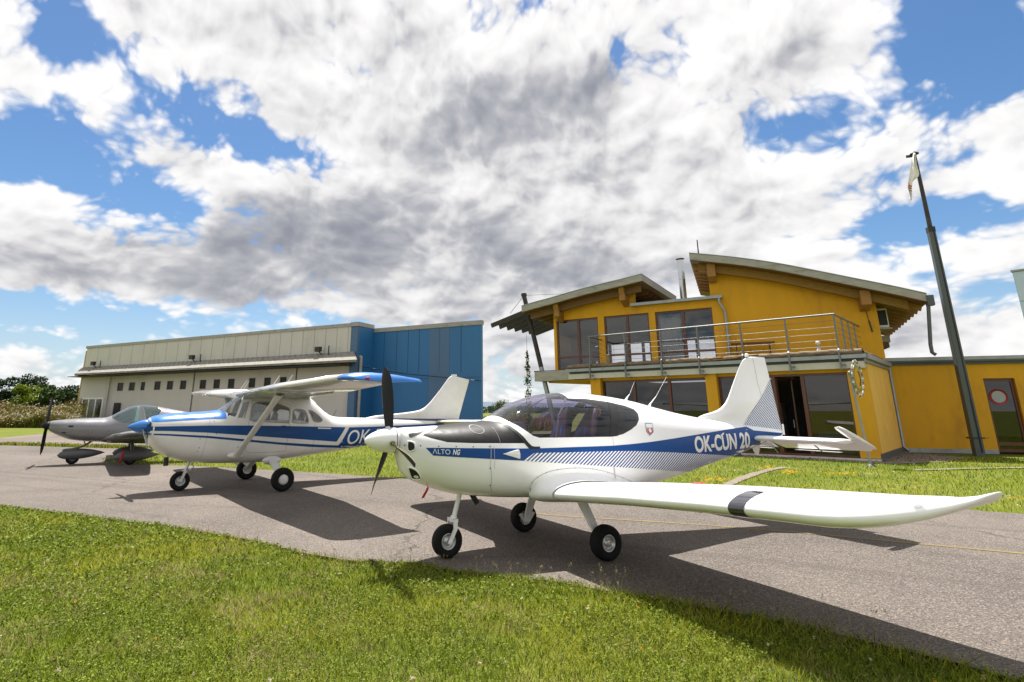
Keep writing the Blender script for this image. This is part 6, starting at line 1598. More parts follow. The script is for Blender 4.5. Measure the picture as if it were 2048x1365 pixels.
def office_chair(x, y, rz, label):
    p = F2.o + F2.f * x + F2.l * y; o = thing('office_chair', label, 'chair', (p[0], p[1], 3.535), F2.a + rz, 'chairs in the glazed upper room')
    m = mat('chair_cloth', (0.02, 0.028, 0.04), 0.8, var=0.2)
    rows = [[(w * math.cos(a), -0.22 + d + 0.04 * math.sin(a), z) for a in np.linspace(0, 2 * PI, 13)[:-1]] for w, d, z in ((0.2, 0, 0.55), (0.25, -0.03, 0.8), (0.24, -0.08, 1.05), (0.16, -0.12, 1.2), (0.05, -0.13, 1.23))]
    MB().grid(rows, closed=True).build('backrest', m, o)
    MB().lathe([(0.001, 0.52), (0.2, 0.52), (0.25, 0.49), (0.24, 0.44), (0.001, 0.43)], (0, 0.02, 0), 'z', 16).build('seat', m, o)
    mb = MB(); mb.tube([(0, 0, 0.05), (0, 0, 0.45)], 0.03, 8)
    for k in range(5): mb.tube([(0, 0, 0.08), (0.28 * math.cos(k * 1.257), 0.28 * math.sin(k * 1.257), 0.04)], 0.02, 6)
    mb.build('base', M['darksteel'], o)
    for sd in (1, -1): MB().tube([(sd * 0.26, -0.18, 0.52), (sd * 0.29, -0.05, 0.70), (sd * 0.29, 0.15, 0.70)], 0.02, 6).build('armrest', M['darksteel'], o)
office_chair(0.75, 1.0, 2.7, 'dark office chair behind the leftmost upper window')
office_chair(1.6, 1.5, 3.4, 'dark office chair behind the brown mullion of the left upper window')


def flagpole():
    d = ray(1957, 903); k = 22.3 / d[1]; bx, by = d[0] * k, 22.3
    Fp = Frame(bx, by, math.radians(-18)); z = lambda px, py: Fp.at_y(px, py, 0)[2]
    o = thing('flagpole', 'tall grey square steel flagpole with a thin dark upper mast', 'flagpole', (bx, by, 0), Fp.a)
    z1 = z(1860, 456); z2 = z(1828, 309)
    mb = MB(); a, b = 0.150, 0.115; c = 0.06
    for zz0, r0, zz1, r1 in ((-0.05, a, z1, b),):
        sec = [[(r * x, r * y, zz) for x, y in ((-1, -1 + c * 2), (-1 + c * 2, -1), (1 - c * 2, -1), (1, -1 + c * 2), (1, 1 - c * 2), (1 - c * 2, 1), (-1 + c * 2, 1), (-1, 1 - c * 2))] for r, zz in ((r0, zz0), (r1, zz1))]
        mb.grid(sec, closed=True, smooth=False); mb.add(sec[-1], [tuple(range(8))])
    mb.build('lower_shaft', mat('pole_grey_steel', (0.085, 0.098, 0.10), 0.5, metal=0.3, var=0.15, vscale=2, stretch=(4, 4, 0.5), dirt=((0.06, 0.065, 0.065), 0.5, 2)), o)
    mb = MB(); mb.box(0.02, 0.05, -a - 0.004, -a + 0.02, 0.1, 2.0); sec = [[(x0, -r - 0.012, zz), (x0 + 0.035, -r - 0.012, zz), (x0 + 0.035, -r + 0.01, zz), (x0, -r + 0.01, zz)] for x0, r, zz in ((0.04, a, 0.1), (0.03, b, z1 - 0.1))]
    mb.grid(sec, closed=True, smooth=False); mb.build('cable_channel', M['dark'], o)
    mb = MB(); mb.box(-0.121, 0.121, -0.121, 0.121, z1 - 0.2, z1 + 0.02); mb.lathe([(0.085, z1), (0.062, z2)], (0, 0, 0), 'z', 14); mb.build('upper_mast', M['darksteel'], o)
    mb = MB(); mb.lathe([(0.001, z2 + 0.16), (0.06, z2 + 0.10), (0.16, z2 + 0.03), (0.17, z2), (0.001, z2 - 0.01)], (0, 0, 0), 'z', 14); mb.box(-0.30, 0.05, -0.03, 0.03, z2 - 0.12, z2 - 0.02); mb.build('cap', M['darksteel'], o)
    zc = z(1944, 876); mb = MB(); mb.box(-0.22, 0.22, -0.18, -0.155, zc - 0.025, zc + 0.025); mb.box(-0.22, 0.22, 0.155, 0.18, zc - 0.025, zc + 0.025); mb.tube([(0.2, -0.17, zc), (0.34, -0.2, zc)], 0.01, 6); mb.tube([(-0.2, -0.17, zc), (-0.34, -0.2, zc - 0.02)], 0.01, 6); mb.build('clamp', M['darksteel'], o)
    # flag hanging limp from the head, to the left of the mast
    top = Fp.at_y(1828, 305, -0.14); pts = [(1827, 306), (1823.5, 330), (1819, 352), (1815.5, 368), (1815, 378), (1818, 390), (1821, 400), (1824, 399), (1825, 385), (1826, 370), (1826, 360), (1838, 358.5), (1838, 352), (1834, 335), (1830, 318)]
    L = [(1826.5, 307), (1823, 330), (1818.5, 352), (1815.5, 368), (1815, 377), (1818, 390), (1820, 400)]; Rr = [(1829, 307), (1833, 330), (1838.5, 350), (1827, 362), (1825.5, 372), (1825, 386), (1823, 401)]
    f = thing('flag', 'limp white flag with a red and black emblem hanging at the pole head', 'flag', (bx, by, 0), Fp.a)
    rows = []
    for (lp, rp) in zip(smooth_poly(L, 5, False), smooth_poly(Rr, 5, False)):
        q0 = Fp.at_y(*lp, -0.16); q1 = Fp.at_y(*rp, -0.16); rows.append([(q0[0] + (q1[0] - q0[0]) * t, -0.16 - 0.06 * math.sin(t * 9 + q0[2] * 2.0), q0[2] + (q1[2] - q0[2]) * t) for t in np.linspace(0, 1, 14)])
    cl = MB().grid(rows).build('cloth', mat('flag_cloth', (0.80, 0.77, 0.75), 0.85, var=0.03, vscale=4), f); md = cl.modifiers.new('thick', 'SOLIDIFY'); md.thickness = 0.003
    for k, (col, px0, py0, px1, py1, w) in enumerate(((M['red'], 1817, 367, 1824, 374, 0.055), (M['red'], 1816.5, 371, 1823.5, 378, 0.05), (M['dark'], 1815.5, 376, 1824, 383, 0.03))):
        a_ = Fp.at_y(px0, py0, -0.23); b_ = Fp.at_y(px1, py1, -0.23); mb = MB(); n = 8; rows = []
        for i in range(n + 1):
            t = i / n; p = a_ + (b_ - a_) * t; sag = 0.03 * math.sin(PI * t); rows.append([(p[0] - sag, -0.228 - 0.01 * math.sin(6 * t), p[2] - sag + w), (p[0] - sag, -0.228 - 0.01 * math.sin(6 * t), p[2] - sag)])
        o2 = mb.grid(rows).build('emblem_stripe', col, cl); md = o2.modifiers.new('thick', 'SOLIDIFY'); md.thickness = 0.008
flagpole()


def hoop_sign():
    b = gp(1742, 931); Fp = Frame(b[0], b[1], FB.a); t = Fp.at_y(1699, 746, 0.0); 
    o = thing('oval_sign', 'oval beaded sign on a thin leaning grey pipe at the building corner', 'sign', (b[0], b[1], 0), Fp.a)
    mb = MB(); mb.tube([(0, 0, -0.03), (t[0], 0, t[2])], 0.035, 10); mb.lathe([(0.001, t[2] + 0.06), (0.05, t[2] + 0.03), (0.05, t[2] - 0.05), (0.001, t[2] - 0.06)], (t[0], 0, 0), 'z', 10); mb.build('pipe', M['zinc'], o)
    mb = MB(); mb.lathe([(0.001, 0.10), (0.09, 0.08), (0.16, 0.0)], (0, 0, -0.05), 'z', 12); mb.build('base_plate', M['darksteel'], o)
    c = Fp.at_y(1715.5, 757, -0.12); rv = abs(Fp.at_y(1715.5, 722, -0.12)[2] - Fp.at_y(1715.5, 792, -0.12)[2]) / 2; rh = rv * 0.72
    # the plate is turned almost edge-on: its plane contains z and a direction d
    an = math.radians(79); d = np.array([math.cos(an), math.sin(an), 0]); nn = np.array([-d[1], d[0], 0]); cc = np.array([c[0], -0.12, c[2]])
    R = lambda a, k=1.0, off=0.0: tuple(cc + d * (rh * k * math.cos(a)) + np.array([0, 0, rv * k * math.sin(a)]) + nn * off)
    mb = MB(); A = np.linspace(0, 2 * PI, 49); mb.tube([R(a) for a in A], 0.022, 8, cap=False); ring = mb.build('rim', M['fascia'], o)
    mr_ = mat('red_bead', (0.20, 0.09, 0.075), 0.5, var=0.1)
    for k in range(26):
        a = 2 * PI * k / 26; p = R(a, 1.0); MB().lathe([(0.001, 0.05), (0.024, 0.03), (0.028, 0), (0.024, -0.03), (0.001, -0.05)], p, 'z', 8).build('bead', mr_ if k % 2 else M['white_plain'], ring)
    mb = MB(); n = 40; mb.prism([R(2 * PI * k / n, 0.80) for k in range(n)], tuple(nn * 0.02)); pl = mb.build('plate', mat('sign_green', (0.20, 0.22, 0.05), 0.5, var=0.2, vscale=6), o)
    mb = MB(); mb.prism([R(2 * PI * k / n, 0.62, -0.006) for k in range(n)], tuple(nn * 0.003)); mb.build('plate_field', M['yel'], pl)
    mb = MB(); mb.prism([R(a, 0.5, -0.012) for a in np.linspace(-1.2, 1.2, 12)] + [R(a, 0.36, -0.012) for a in np.linspace(1.2, -1.2, 12)], tuple(nn * 0.003)); mb.build('plate_arc', M['dark'], pl)
    mb = MB(); mb.tube([R(PI / 2, 1.0), (t[0], 0, t[2] - 0.02)], 0.015, 6); mb.build('arm', M['zinc'], o)
hoop_sign()


def hanging_vine():
    p0 = F2.at_y(1053, 673, 1.5); p1 = F2.at_y(1056.5, 822, 1.5); w0 = F2.o + F2.f * p0[0] + F2.l * 1.5; 
    o = thing('hanging_vine', 'climbing vine growing up a cord below the sun louvre', 'plant', (w0[0], w0[1], 0), 0)
    MB().tube([(0, 0, p0[2] + 0.1), (0.05, 0, -0.02)], 0.008, 6).build('cord', M['darksteel'], o)
    n = 1500; z = rng.uniform(p1[2] - 1.2, p0[2] - 0.75, n) ; f = np.clip((p0[2] - z) / 2.0, 0.35, 1)
    C = np.stack([rng.normal(0, 0.085, n) * f + 0.05 * (1 - z / p0[2]), rng.normal(0, 0.085, n) * f, z + 0.06 * np.sin(z * 9)], 1); keep = fbm(z * 1.0, C[:, 0] * 4, 0.25, 91) > 0.36; C = C[keep]
    V, T, Cc = leaflets(C, rng.uniform(0.03, 0.065, len(C)), np.array([0.05, 0.10, 0.012]) * rng.uniform(0.5, 1.9, (len(C), 1)), 0.8); raw_mesh('foliage', V, T, Cc, M['leaf'], o)
hanging_vine()
# ------------------------------------------------------------------ hangar
def build_hangar():
    M['panel'] = mat('cream_wall_panel', (0.52, 0.505, 0.46), 0.6, var=0.05, vscale=0.5, dirt=((0.30, 0.28, 0.23), 0.5, 0.35), stretch=(1, 1, 0.35))
    M['panel2'] = mat('grey_door_panel', (0.50, 0.48, 0.435), 0.55, var=0.05, vscale=0.4, dirt=((0.30, 0.285, 0.25), 0.4, 0.3), stretch=(1, 1, 0.35))
    M['hblue'] = mat('blue_wall_panel', (0.020, 0.135, 0.32), 0.5, var=0.10, vscale=0.35, dirt=((0.03, 0.10, 0.20), 0.5, 0.25), stretch=(1, 1, 0.15))
    M['hblue2'] = mat('faded_blue_panel', (0.06, 0.13, 0.24), 0.55, var=0.08, vscale=0.4, stretch=(1, 1, 0.15))
    M['awn'] = mat('mossy_awning_sheet', (0.22, 0.21, 0.185), 0.8, var=0.25, vscale=2.5, bump=0.4, bscale=8, dirt=((0.10, 0.095, 0.045), 0.85, 1.1), stretch=(1, 2.5, 2.5))
    M['ytrim'] = mat('yellow_corner_trim', (0.52, 0.28, 0.03), 0.6, var=0.1)
    M['hpane'] = mat('dark_hangar_glass', (0.010, 0.010, 0.011), 0.35, var=0.3, vscale=3, spec=0.2)
    root = thing('hangar', 'long cream hangar with sliding doors, small square windows and a blue end wall', 'hangar', tuple(FH.o), FH.a)
    A = lambda px, py, y=0.0: FH.at_y(px, py, y)
    x1 = A(700, 700)[0]; zt = (A(172, 697)[2] + A(700, 655)[2]) / 2; xA = A(165, 740)[0]
    za = (A(165, 736)[2] + A(560, 711)[2]) / 2
    P = Part(root, FH, FH)
    door_top = za - 0.75
    mb = MB(); mb.box(0.14, x1, 0, 0.3, door_top, zt); P.put(mb, 'upper_wall', M['panel'])
    xl = A(215, 790)[0]
    mb = MB(); mb.box(0.14, xl, 0.0, 0.3, -0.05, door_top - 0.002); P.put(mb, 'end_bay_wall', M['panel2'])
    mb = MB(); mb.box(-0.02, 0.138, -0.03, 0.33, -0.05, zt - 0.25); P.put(mb, 'corner_trim', M['ytrim'])
    mb = MB(); mb.box(-0.05, x1 + 0.02, -0.06, 0.36, zt + 0.002, zt + 0.28); P.put(mb, 'roof_cap', M['fascia'])
    # panel joints: narrow recessed strips
    mb = MB()
    for px in np.linspace(172, 694, 24):
        q = A(px, 716)[0]
        if q > 0.4: mb.box(q - 0.02, q + 0.02, -0.006, 0.0, za + 0.02, zt)
    P.put(mb, 'panel_joint', mat('joint_grey', (0.24, 0.225, 0.195), 0.7, var=0.1))
    # sliding door leaves
    cuts = [xl, A(286, 790)[0], A(383, 790)[0], A(482, 770)[0], A(590, 770)[0], x1]
    wins = [(232.5, 245, 766.5, 784), (255.5, 268, 765, 783), (279, 292, 764, 782.5), (307.5, 320.5, 763, 781.5), (332.5, 345.5, 762, 780.5), (358.8, 371.8, 761, 780), (396.5, 409.8, 759.5, 778.5), (424, 437.5, 758.5, 777.5), (452.8, 466.5, 757, 777), (495.3, 509.7, 755, 775.5), (526, 540.5, 754, 774.5), (557.5, 572, 752.5, 773.5)]
    ztw = np.mean([A((a + b) / 2, c)[2] for a, b, c, d in wins]); zbw = np.mean([A((a + b) / 2, d)[2] for a, b, c, d in wins])
    for i in range(5):
        a, b = cuts[i], cuts[i + 1]; yo = (0.06 if i % 2 else 0.14)
        g = 0.10 if i < 4 else 0.0
        ww = [w for w in wins if a < A((w[0] + w[1]) / 2, 770)[0] < b]
        edges = [a + 0.01]; mb = MB()
        for w in ww:
            l, r = A(w[0], 770)[0], A(w[1], 770)[0]; mb.box(edges[-1], l, yo, yo + 0.12, 0.05, door_top - 0.03); mb.box(l, r, yo + 0.001, yo + 0.119, ztw, door_top - 0.032); mb.box(l, r, yo + 0.001, yo + 0.119, 0.052, zbw); edges.append(r)
        mb.box(edges[-1], b - g, yo, yo + 0.12, 0.05, door_top - 0.03)
        d = P.put(mb, 'sliding_door', M['panel2'])
        for w in ww:
            l, r = A(w[0], 770)[0], A(w[1], 770)[0]; f = 0.03; mb = MB(); mb.box(l, r, yo - 0.02, yo + 0.1, ztw - f, ztw); mb.box(l, r, yo - 0.02, yo + 0.1, zbw, zbw + f); mb.box(l, l + f, yo - 0.018, yo + 0.098, zbw + f, ztw - f); mb.box(r - f, r, yo - 0.018, yo + 0.098, zbw + f, ztw - f)
            wi = mb.build('window', M['panel'], d)
            mb = MB(); mb.add([(l + f, yo + 0.05, zbw + f), (r - f, yo + 0.05, zbw + f), (r - f, yo + 0.05, ztw - f), (l + f, yo + 0.05, ztw - f)], [(0, 1, 2, 3)]); mb.build('pane', M['hpane'], wi)
        mb = MB(); k = 4
        for j in range(1, k):
            x = a + (b - a) * j / k; mb.box(x - 0.012, x + 0.012, yo - 0.004, yo, 0.05, zbw - 0.05); mb.box(x - 0.012, x + 0.012, yo - 0.004, yo, ztw + 0.05, door_top - 0.05)
        mb.build('panel_joint', M['panel'], d)
    mb = MB()
    for c in cuts[1:-1]: mb.box(c - 0.095, c + 0.005, 0.20, 0.22, 0.0, door_top - 0.01)
    mb.box(0.15, x1, 0.45, 0.5, 0, zt); P.put(mb, 'door_gap', M['dark'])
    # triple office window and dark low opening
    z0, z1 = A(183, 835)[2], A(183, 799)[2]; l, r = A(163, 815)[0], A(204, 815)[0]
    mb = MB(); t = 0.24
    mb.box(l - 0.1, r + 0.1, -0.06, 0.0, z1, z1 + 0.16); mb.box(l - 0.1, r + 0.1, -0.05, 0.0, z0 - 0.1, z0)
    for k in range(4): x = l + (r - l) * k / 3; mb.box(x - t / 2, x + t / 2, -0.05, -0.001, z0, z1)
    w = P.put(mb, 'office_window', mat('white_window_frame', (0.72, 0.71, 0.68), 0.5, var=0.05))
    for k in range(3):
        a = l + (r - l) * k / 3 + t / 2; b = l + (r - l) * (k + 1) / 3 - t / 2; mb = MB(); mb.add([(a, -0.015, z0), (b, -0.015, z0), (b, -0.015, z1), (a, -0.015, z1)], [(0, 1, 2, 3)]); mb.build('pane', mat('office_glass', (0.035, 0.04, 0.015), 0.1, var=0.3, vscale=2), w)
    l, r = A(227, 815)[0], A(239, 815)[0]; mb = MB(); mb.box(l, r, -0.015, 0.05, 0.9, A(233, 806)[2]); P.put(mb, 'wicket_door', M['dark'])
    # awning: sloping mossy sheet with pale edge
    ay = -1.5; zf = (A(155, 748, ay)[2] + A(700, 720.5, ay)[2]) / 2; xa0 = A(150, 748, ay)[0]; xa1 = A(713, 716, ay)[0]
    mb = MB(); mb.prism([(xa0, ay, zf), (xa1, ay, zf), (x1 + 0.4, -0.0, za), (-0.1, -0.0, za)], (0, 0, -0.05)); aw = P.put(mb, 'awning', M['awn'])
    mb = MB(); n = 60
    for k in range(n + 1):
        t = k / n; mb.beam((xa0 + (xa1 - xa0) * t, ay + 0.02, zf + 0.012), (-0.1 + (x1 + 0.5) * t, -0.03, za + 0.012), 0.05, 0.03)
    mb.build('sheet_rib', M['awn'], aw)
    mb = MB(); mb.box(xa0 - 0.02, xa1 + 0.02, ay - 0.04, ay, zf - 0.15, zf + 0.02); mb.box(xa0 - 0.02, xa0 + 0.02, ay, 0, zf - 0.2, zf - 0.04); mb.build('edge_trim', M['awn'], aw)
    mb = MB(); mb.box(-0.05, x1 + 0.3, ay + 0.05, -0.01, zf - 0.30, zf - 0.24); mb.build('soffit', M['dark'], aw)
    for px in (190, 386, 638):
        q = A(px, 730, -0.4)[0]; zz = za - 0.2
        mb = MB(); mb.box(q - 0.3, q + 0.25, -0.75, -0.45, zz + 0.28, zz + 0.68); mb.tube([(q, -0.55, zz + 0.3), (q + 0.2, -0.35, zz + 0.05)], 0.05, 8); mb.tube([(q + 0.9, -0.35, zz - 0.05), (q + 0.9, -0.35, zz + 0.75)], 0.05, 8); P.put(mb, 'floodlight', M['darksteel'], 0.03)
    # blue end: narrow return, step back, long wall
    zc = A(707, 653)[2]; x2 = A(713.5, 700)[0]
    mb = MB(); mb.box(x1 + 0.005, x2, 0.02, 0.3, -0.05, zc); P.put(mb, 'blue_return', M['hblue2'])
    yb = FH.at_x(747, 700, x2)[1]; xe = A(962, 700, yb)[0]; zb = (A(760, 661, yb)[2] + A(958, 654, yb)[2]) / 2
    mb = MB(); mb.box(x2 - 0.3, x2 + 0.004, 0.3, yb, -0.05, zc); P.put(mb, 'blue_return', M['hblue'])
    mb = MB(); mb.box(x2 - 0.3, xe, yb + 0.003, yb + 0.3, -0.05, zb); mb.prism([(xe - 0.3, yb + 0.3, -0.05), (xe - 0.02, yb + 0.3, -0.05), (xe - 12.0, yb + 19, -0.05), (xe - 12.3, yb + 19, -0.05)], (0, 0, zb)); P.put(mb, 'blue_wall', M['hblue'])
    mb = MB(); f0, f1 = A(859, 700, yb)[0], A(899, 700, yb)[0]; mb.box(f0, f1, yb - 0.012, yb + 0.003, -0.05, zb - 0.02); P.put(mb, 'faded_panel', M['hblue2'])
    mb = MB()
    for px in (768, 793, 816, 838, 879, 922): q = A(px, 700, yb)[0]; mb.box(q - 0.02, q + 0.02, yb - 0.016, yb + 0.003, A(px, 745, yb)[2], zb - 0.02)
    mb.box(x2 + 0.1, xe - 0.02, yb - 0.010, yb + 0.003, A(860, 757, yb)[2] - 0.03, A(860, 757, yb)[2]); P.put(mb, 'panel_joint', mat('blue_joint', (0.010, 0.07, 0.18), 0.6, var=0.1))
    mb = MB(); cap = 0.34
    mb.box(x1 - 0.02, x2 + 0.06, -0.06, 0.36, zc + 0.002, zc + cap); mb.box(x2 - 0.36, x2 + 0.058, 0.36, yb - 0.06, zc + 0.001, zc + cap - 0.001); mb.box(x2 - 0.30, xe + 0.06, yb - 0.06, yb + 0.36, zb + 0.002, zb + cap)
    P.put(mb, 'roof_cap', M['fascia'])
    mb = MB(); dp = FH.at_y(725, 720, yb - 0.15); zz = FH.at_y(722, 715, yb * 0.5)[2]; q0 = FH.at_x(722, 714, x2 + 0.12); mb.tube([(x2 + 0.02, q0[1], q0[2]), (x2 + 0.13, q0[1], q0[2]), (x2 + 0.14, q0[1], q0[2] - 0.2), (x2 + 0.14, q0[1], -0.03)], 0.13, 10); P.put(mb, 'downpipe', M['fascia'])
    # a cable sagging across the blue wall
    mb = MB(); c0, c1, c2 = A(703, 737, yb - 0.3), A(800, 747, yb - 0.3), A(962, 762, yb - 0.3); mb.tube([(x2 + 0.1, 0.6, c0[2]), tuple(c1), tuple(c2)], 0.03, 6); P.put(mb, 'cable', M['dark'])
    mb = MB(); mb.box(0.3, x1, 0.5, 22, zt - 0.5, zt - 0.2); mb.prism([(x1, yb + 0.3, zb - 0.5), (xe - 0.3, yb + 0.3, zb - 0.5), (xe - 12.2, yb + 19, zb - 0.5), (x1, yb + 19, zb - 0.5)], (0, 0, 0.3)); mb.box(0.14, 0.4, 0.3, 22, 0, zt - 0.2); mb.box(0.3, xe - 13, 21.8, 22, 0, zt - 0.2); P.put(mb, 'hangar_shell', M['panel'])


build_hangar()
# ------------------------------------------------------------------ vegetation
M['bark'] = mat('bark', (0.06, 0.045, 0.03), 0.9, var=0.3, vscale=8)
M['leafd'] = leaf_mat('tree_leaf', 0.3)


def tree(name, label, cat, x, y, h, w, col, n=2600, leaf=0.24, trunk=0.25, group=None, base=0.25, lobes=9, loose=0.35):
    o = thing(name, label, cat, (x, y, 0), 0, group)
    mb = MB(); mb.tube([(0, 0, -0.1), (0.05 * w, 0, h * 0.3), (0.02 * w, 0.03 * w, h * 0.7)], [trunk * 0.5, trunk * 0.38, trunk * 0.15], 8)
    cs = []
    for k in range(lobes):
        a = rng.uniform(0, 2 * PI); r = w * 0.5 * math.sqrt(rng.uniform(0.02, 0.75)); zz = h * (base + (0.93 - base) * rng.uniform(0.1, 1.0)); f = 1 - 0.55 * abs((zz / h - base) / (1 - base) - 0.4)
        c = np.array([r * f * math.cos(a), r * f * math.sin(a), zz]); cs.append((c, w * rng.uniform(0.17, 0.30), rng.uniform(0.7, 1.35)))
        mb.tube([(0.03 * w, 0, h * 0.35), tuple(c * np.array([0.55, 0.55, 0.82])), tuple(c)], [trunk * 0.22, trunk * 0.12, 0.01], 5)
    mb.build('trunk', M['bark'], o)
    parts = []
    for c, r, tone in cs:
        k = n // lobes; d = rng.normal(size=(k, 3)); d /= np.linalg.norm(d, axis=1)[:, None]; rr = r * (1 - loose * rng.uniform(0, 1, (k, 1)) ** 2) * rng.uniform(0.75, 1.15, (k, 1)); C = c + d * rr * np.array([1, 1, 0.8])
        C[:, 2] = np.maximum(C[:, 2], 0.05); parts.append(leaflets(C, rng.uniform(0.6, 1.3, k) * leaf, np.array(col) * tone * rng.uniform(0.55, 1.5, (k, 1)), 0.8))
    V, T, Cc = join(parts); raw_mesh('crown', V, T, Cc, M['leafd'], o)
    return o


def at_depth(px, depth): d = ray(px, 800); return d[0] * depth / d[1], depth
dk = (0.018, 0.038, 0.008); md_ = (0.035, 0.065, 0.010); yg = (0.13, 0.17, 0.012)
for (px, dp, top, wpx, col, lab, nm, cat, n) in (
        (-2, 92, 760, 52, dk, 'dark green tree at the left edge of the view', 'leafy_tree', 'tree', 3600), (70, 96, 760, 56, dk, 'tallest dark green tree, behind the yellow green bush', 'leafy_tree', 'tree', 4200), (103, 90, 776, 38, md_, 'lower mid green tree between the two dark trees', 'leafy_tree', 'tree', 2600), (137, 97, 766, 58, dk, 'broad dark tree next to the hangar corner', 'leafy_tree', 'tree', 4200),
        (49, 74, 775, 44, yg, 'yellow green bush above the dry tall grass', 'bush', 'bush', 3400), (17, 80, 796, 24, md_, 'small dull green shrub in front of the left edge tree', 'bush', 'bush', 1200)):
    x, y = at_depth(px, dp); k = dp * 1.0 / CF * 1.04; h = CH + (820 - top) * k; w = wpx * k
    tree(nm, lab, cat, x, y, h, w, col, n, 0.20 * dp / 95, 0.35, base=0.12, lobes=14, group='trees beyond the tall grass' if cat == 'tree' else None)


def wild_bank():
    n = 26000; t = rng.uniform(-0.9, 1, n); px = 75 + t * 90; dp = rng.uniform(54.5, 63, n); d = np.array([ray(p, 800) for p in px]); x = d[:, 0] * dp / d[:, 1]; y = dp
    hh = (0.9 + 2.0 * fbm(x, y, 2.6, 5)) * (0.55 + 0.55 * np.clip((dp - 54.5) / 4, 0, 1)) * rng.uniform(0.65, 1.1, n)
    gold = np.array([0.27, 0.19, 0.055]); gr = np.array([0.11, 0.14, 0.014]); br = np.array([0.16, 0.10, 0.035]); k = np.clip(fbm(x, y, 2.2, 8) * 1.5 - 0.42 + rng.normal(0, 0.25, n), 0, 1)[:, None]
    col = gr * (1 - k) + gold * k; col = np.where((rng.uniform(size=n) < 0.25)[:, None], br, col) * rng.uniform(0.6, 1.25, (n, 1))
    parts = [blades(np.stack([x, y], 1), hh, np.full(n, 0.07), col, 0.35)]
    k = rng.choice(n, 5200, replace=False); C = np.stack([x[k], y[k], hh[k] * rng.uniform(0.75, 1.02, len(k))], 1) + rng.normal(0, 0.12, (len(k), 3)); parts.append(leaflets(C, rng.uniform(0.05, 0.12, len(k)), np.array([0.50, 0.42, 0.29]) * rng.uniform(0.45, 1.2, (len(k), 1)), 0.8))
    k = rng.choice(n, 6000, replace=False); C = np.stack([x[k], y[k], hh[k] * rng.uniform(0.2, 0.8, len(k))], 1) + rng.normal(0, 0.15, (len(k), 3)); parts.append(leaflets(C, rng.uniform(0.06, 0.14, len(k)), np.array([0.09, 0.12, 0.014]) * rng.uniform(0.4, 1.6, (len(k), 1)), 0.8))
    V, T, C = join(parts); stuff(raw_mesh('tall_dry_grass', V, T, C, M['leaf']), 'bank of tall golden weeds and dry grass left of the hangar', 'grass')
wild_bank()
# right of the hangar: shrub, saplings, brown weeds, distant wood and hills
x, y = at_depth(943, 52); tree('bush', 'dark shrub growing against the blue hangar wall', 'bush', x, y, 1.75, 2.0, (0.02, 0.04, 0.008), 1500, 0.10, 0.1, base=0.03)
x, y = at_depth(1003, 66); tree('sapling', 'thin olive sapling beside the blue hangar corner', 'tree', x, y, 2.6, 2.2, (0.10, 0.12, 0.03), 700, 0.09, 0.08, base=0.2, lobes=9, loose=0.9)
x, y = at_depth(1036, 60); tree('sapling', 'small bright green sapling left of the hanging vine', 'tree', x, y, 2.5, 2.4, (0.13, 0.16, 0.03), 800, 0.085, 0.08, base=0.2, lobes=9, loose=0.9)
x, y = at_depth(1012, 64); tree('bush', 'low green bush at the foot of the olive sapling', 'bush', x, y, 1.3, 2.6, (0.08, 0.11, 0.015), 900, 0.09, 0.08, base=0.05)
n = 5000; px = rng.uniform(935, 1110, n); dp = rng.uniform(48, 66, n); d = np.array([ray(p, 800) for p in px]); x = d[:, 0] * dp / d[:, 1]
col = np.array([[0.20, 0.10, 0.035], [0.32, 0.22, 0.13], [0.10, 0.06, 0.03], [0.12, 0.12, 0.02]])[rng.choice(4, n, p=[0.4, 0.2, 0.25, 0.15])] * rng.uniform(0.6, 1.3, (n, 1))
V, T, C = join([blades(np.stack([x, dp], 1), rng.uniform(0.25, 1.0, n) * (0.5 + fbm(x, dp, 2, 4)), np.full(n, 0.09), col, 0.6)]); stuff(raw_mesh('brown_weeds', V, T, C, M['leaf']), 'low brown weeds behind the parked aeroplanes, right of the hangar', 'weeds')
n = 26000; px = rng.uniform(-500, 2600, n); dp = rng.uniform(330, 420, n); d = np.stack([(px - CPX) / CF / _ct, np.ones(n)], 1); x = d[:, 0] * dp * 1.0
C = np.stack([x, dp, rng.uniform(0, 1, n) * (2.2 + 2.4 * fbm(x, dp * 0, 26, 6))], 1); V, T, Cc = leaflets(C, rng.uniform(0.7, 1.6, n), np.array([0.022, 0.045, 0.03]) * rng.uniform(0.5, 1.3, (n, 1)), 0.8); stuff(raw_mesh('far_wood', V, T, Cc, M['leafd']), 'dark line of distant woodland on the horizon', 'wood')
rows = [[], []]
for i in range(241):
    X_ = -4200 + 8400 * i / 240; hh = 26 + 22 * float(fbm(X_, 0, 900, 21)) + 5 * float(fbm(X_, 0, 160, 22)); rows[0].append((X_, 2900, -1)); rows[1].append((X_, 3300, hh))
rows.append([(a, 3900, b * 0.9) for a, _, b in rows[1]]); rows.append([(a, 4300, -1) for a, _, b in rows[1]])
struct(MB().grid(rows).build('hills', mat('hazy_hill_forest', (0.07, 0.10, 0.13), 0.95, var=0.2, vscale=0.004)), 'low haze-blue hills on the horizon')  # blue of the distance haze is mixed into the hill colour


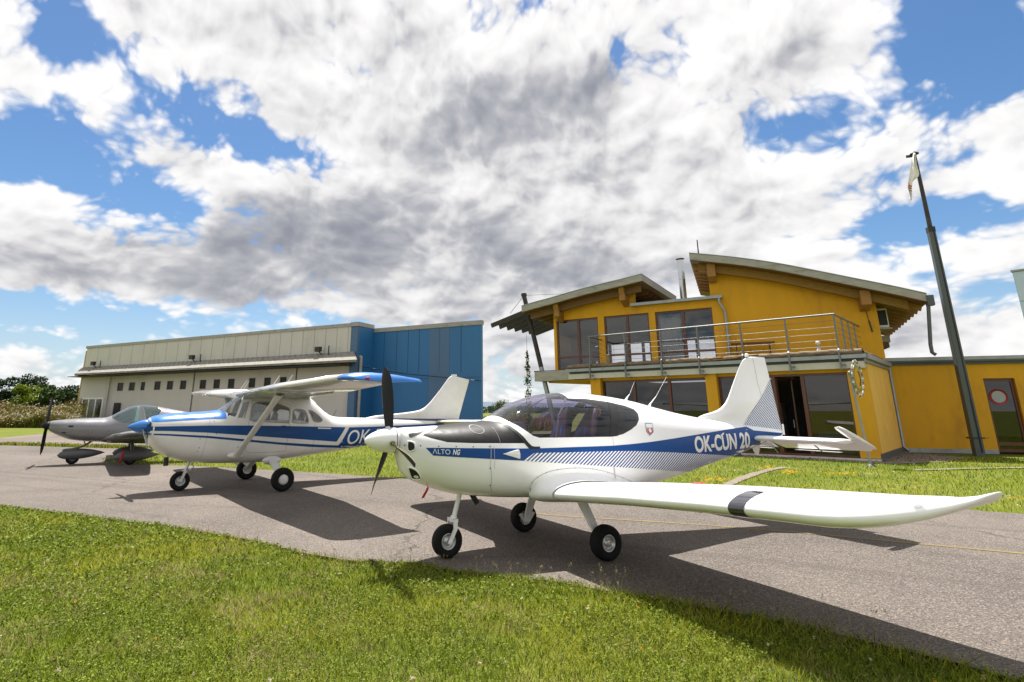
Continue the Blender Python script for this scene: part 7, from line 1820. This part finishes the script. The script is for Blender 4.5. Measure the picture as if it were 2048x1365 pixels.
# ------------------------------------------------------------------ red car far behind, office block at the right edge
def red_car():
    x, y = at_depth(1098, 62); o = thing('parked_car', 'small red car parked far behind the white aeroplane canopy', 'car', (x, y, 0), math.radians(196))
    pr = mat('red_car_paint', (0.30, 0.012, 0.02), 0.25, coat=0.8, var=0.05)
    prof = [(-2.0, 0.35, 0.70), (-2.02, 0.62, 0.78), (-1.9, 0.86, 0.82), (-1.1, 0.92, 0.84), (0.9, 0.92, 0.84), (1.85, 0.80, 0.80), (2.02, 0.58, 0.72), (2.0, 0.35, 0.66)]
    mb = MB(); rows = [[(a, -w, 0.28), (a, -w, z * 0.75), (a, -w * 0.92, z), (a, w * 0.92, z), (a, w, z * 0.75), (a, w, 0.28)] for a, z, w in prof]; mb.grid(rows, smooth=False); mb.add(rows[0], [tuple(range(6))]); mb.add(rows[-1], [tuple(range(6))]); b = mb.build('body', pr, o); bevel(b, 0.05)
    mb = MB(); cab = [(-1.75, 0.90, 0.76), (-1.2, 1.40, 0.62), (0.1, 1.44, 0.62), (1.0, 0.92, 0.78)]; rows = [[(a, -w, z), (a, w, z)] for a, z, w in cab]; mb.grid(rows, smooth=False)
    for sd in (-1, 1): mb.add([(a, sd * w, z) for a, z, w in cab], [(0, 1, 2, 3)])
    mb.build('glasshouse', mat('car_glass', (0.02, 0.025, 0.03), 0.05, coat=1.0, var=0.1), o)
    mb = MB(); mb.box(-1.2, 0.12, -0.62, 0.62, 1.43, 1.465); rf = mb.build('roof', pr, o)
    for a in (-1.25, 1.25):
        for sd in (1, -1): wheel(o, 'wheel', (a, sd * 0.76, 0.31), 0.31, 0.2, 0.19, M['rubber'], M['alu'])
    for sd in (1, -1): MB().box(1.93, 2.03, sd * 0.58 - 0.14, sd * 0.58 + 0.14, 0.60, 0.74).build('headlight', M['white_plain'], o)
red_car()


def office_block():
    d = ray(2024, 543); k = 60 / d[1]; x, y = d[0] * k, 60.0; z = CH + (d[2] * k); Fo = Frame(x, y, math.radians(-53))
    o = thing('office_block', 'pale blue glass office block at the right edge of the view', 'building', (x, y, 0), Fo.a)
    MB().box(0, 16, 0.02, 12, 0, z - 0.1).build('wall', mat('office_core', (0.35, 0.40, 0.46), 0.6, var=0.05), o)
    gm = mat('blue_cladding_glass', (0.44, 0.54, 0.68), 0.25, coat=0.2, var=0.06, vscale=0.5)
    for i in range(5):
        for j in range(5):
            MB().box(0.05 + 3.2 * i, 3.15 + 3.2 * i, -0.05, 0.015, z - 0.15 - (j + 1) * z / 5.05 + 0.06, z - 0.15 - j * z / 5.05).build('window', gm, o)
    MB().box(-0.1, 16.1, -0.15, 12.1, z - 0.09, z + 0.1).build('roof_trim', M['fascia'], o)
office_block()
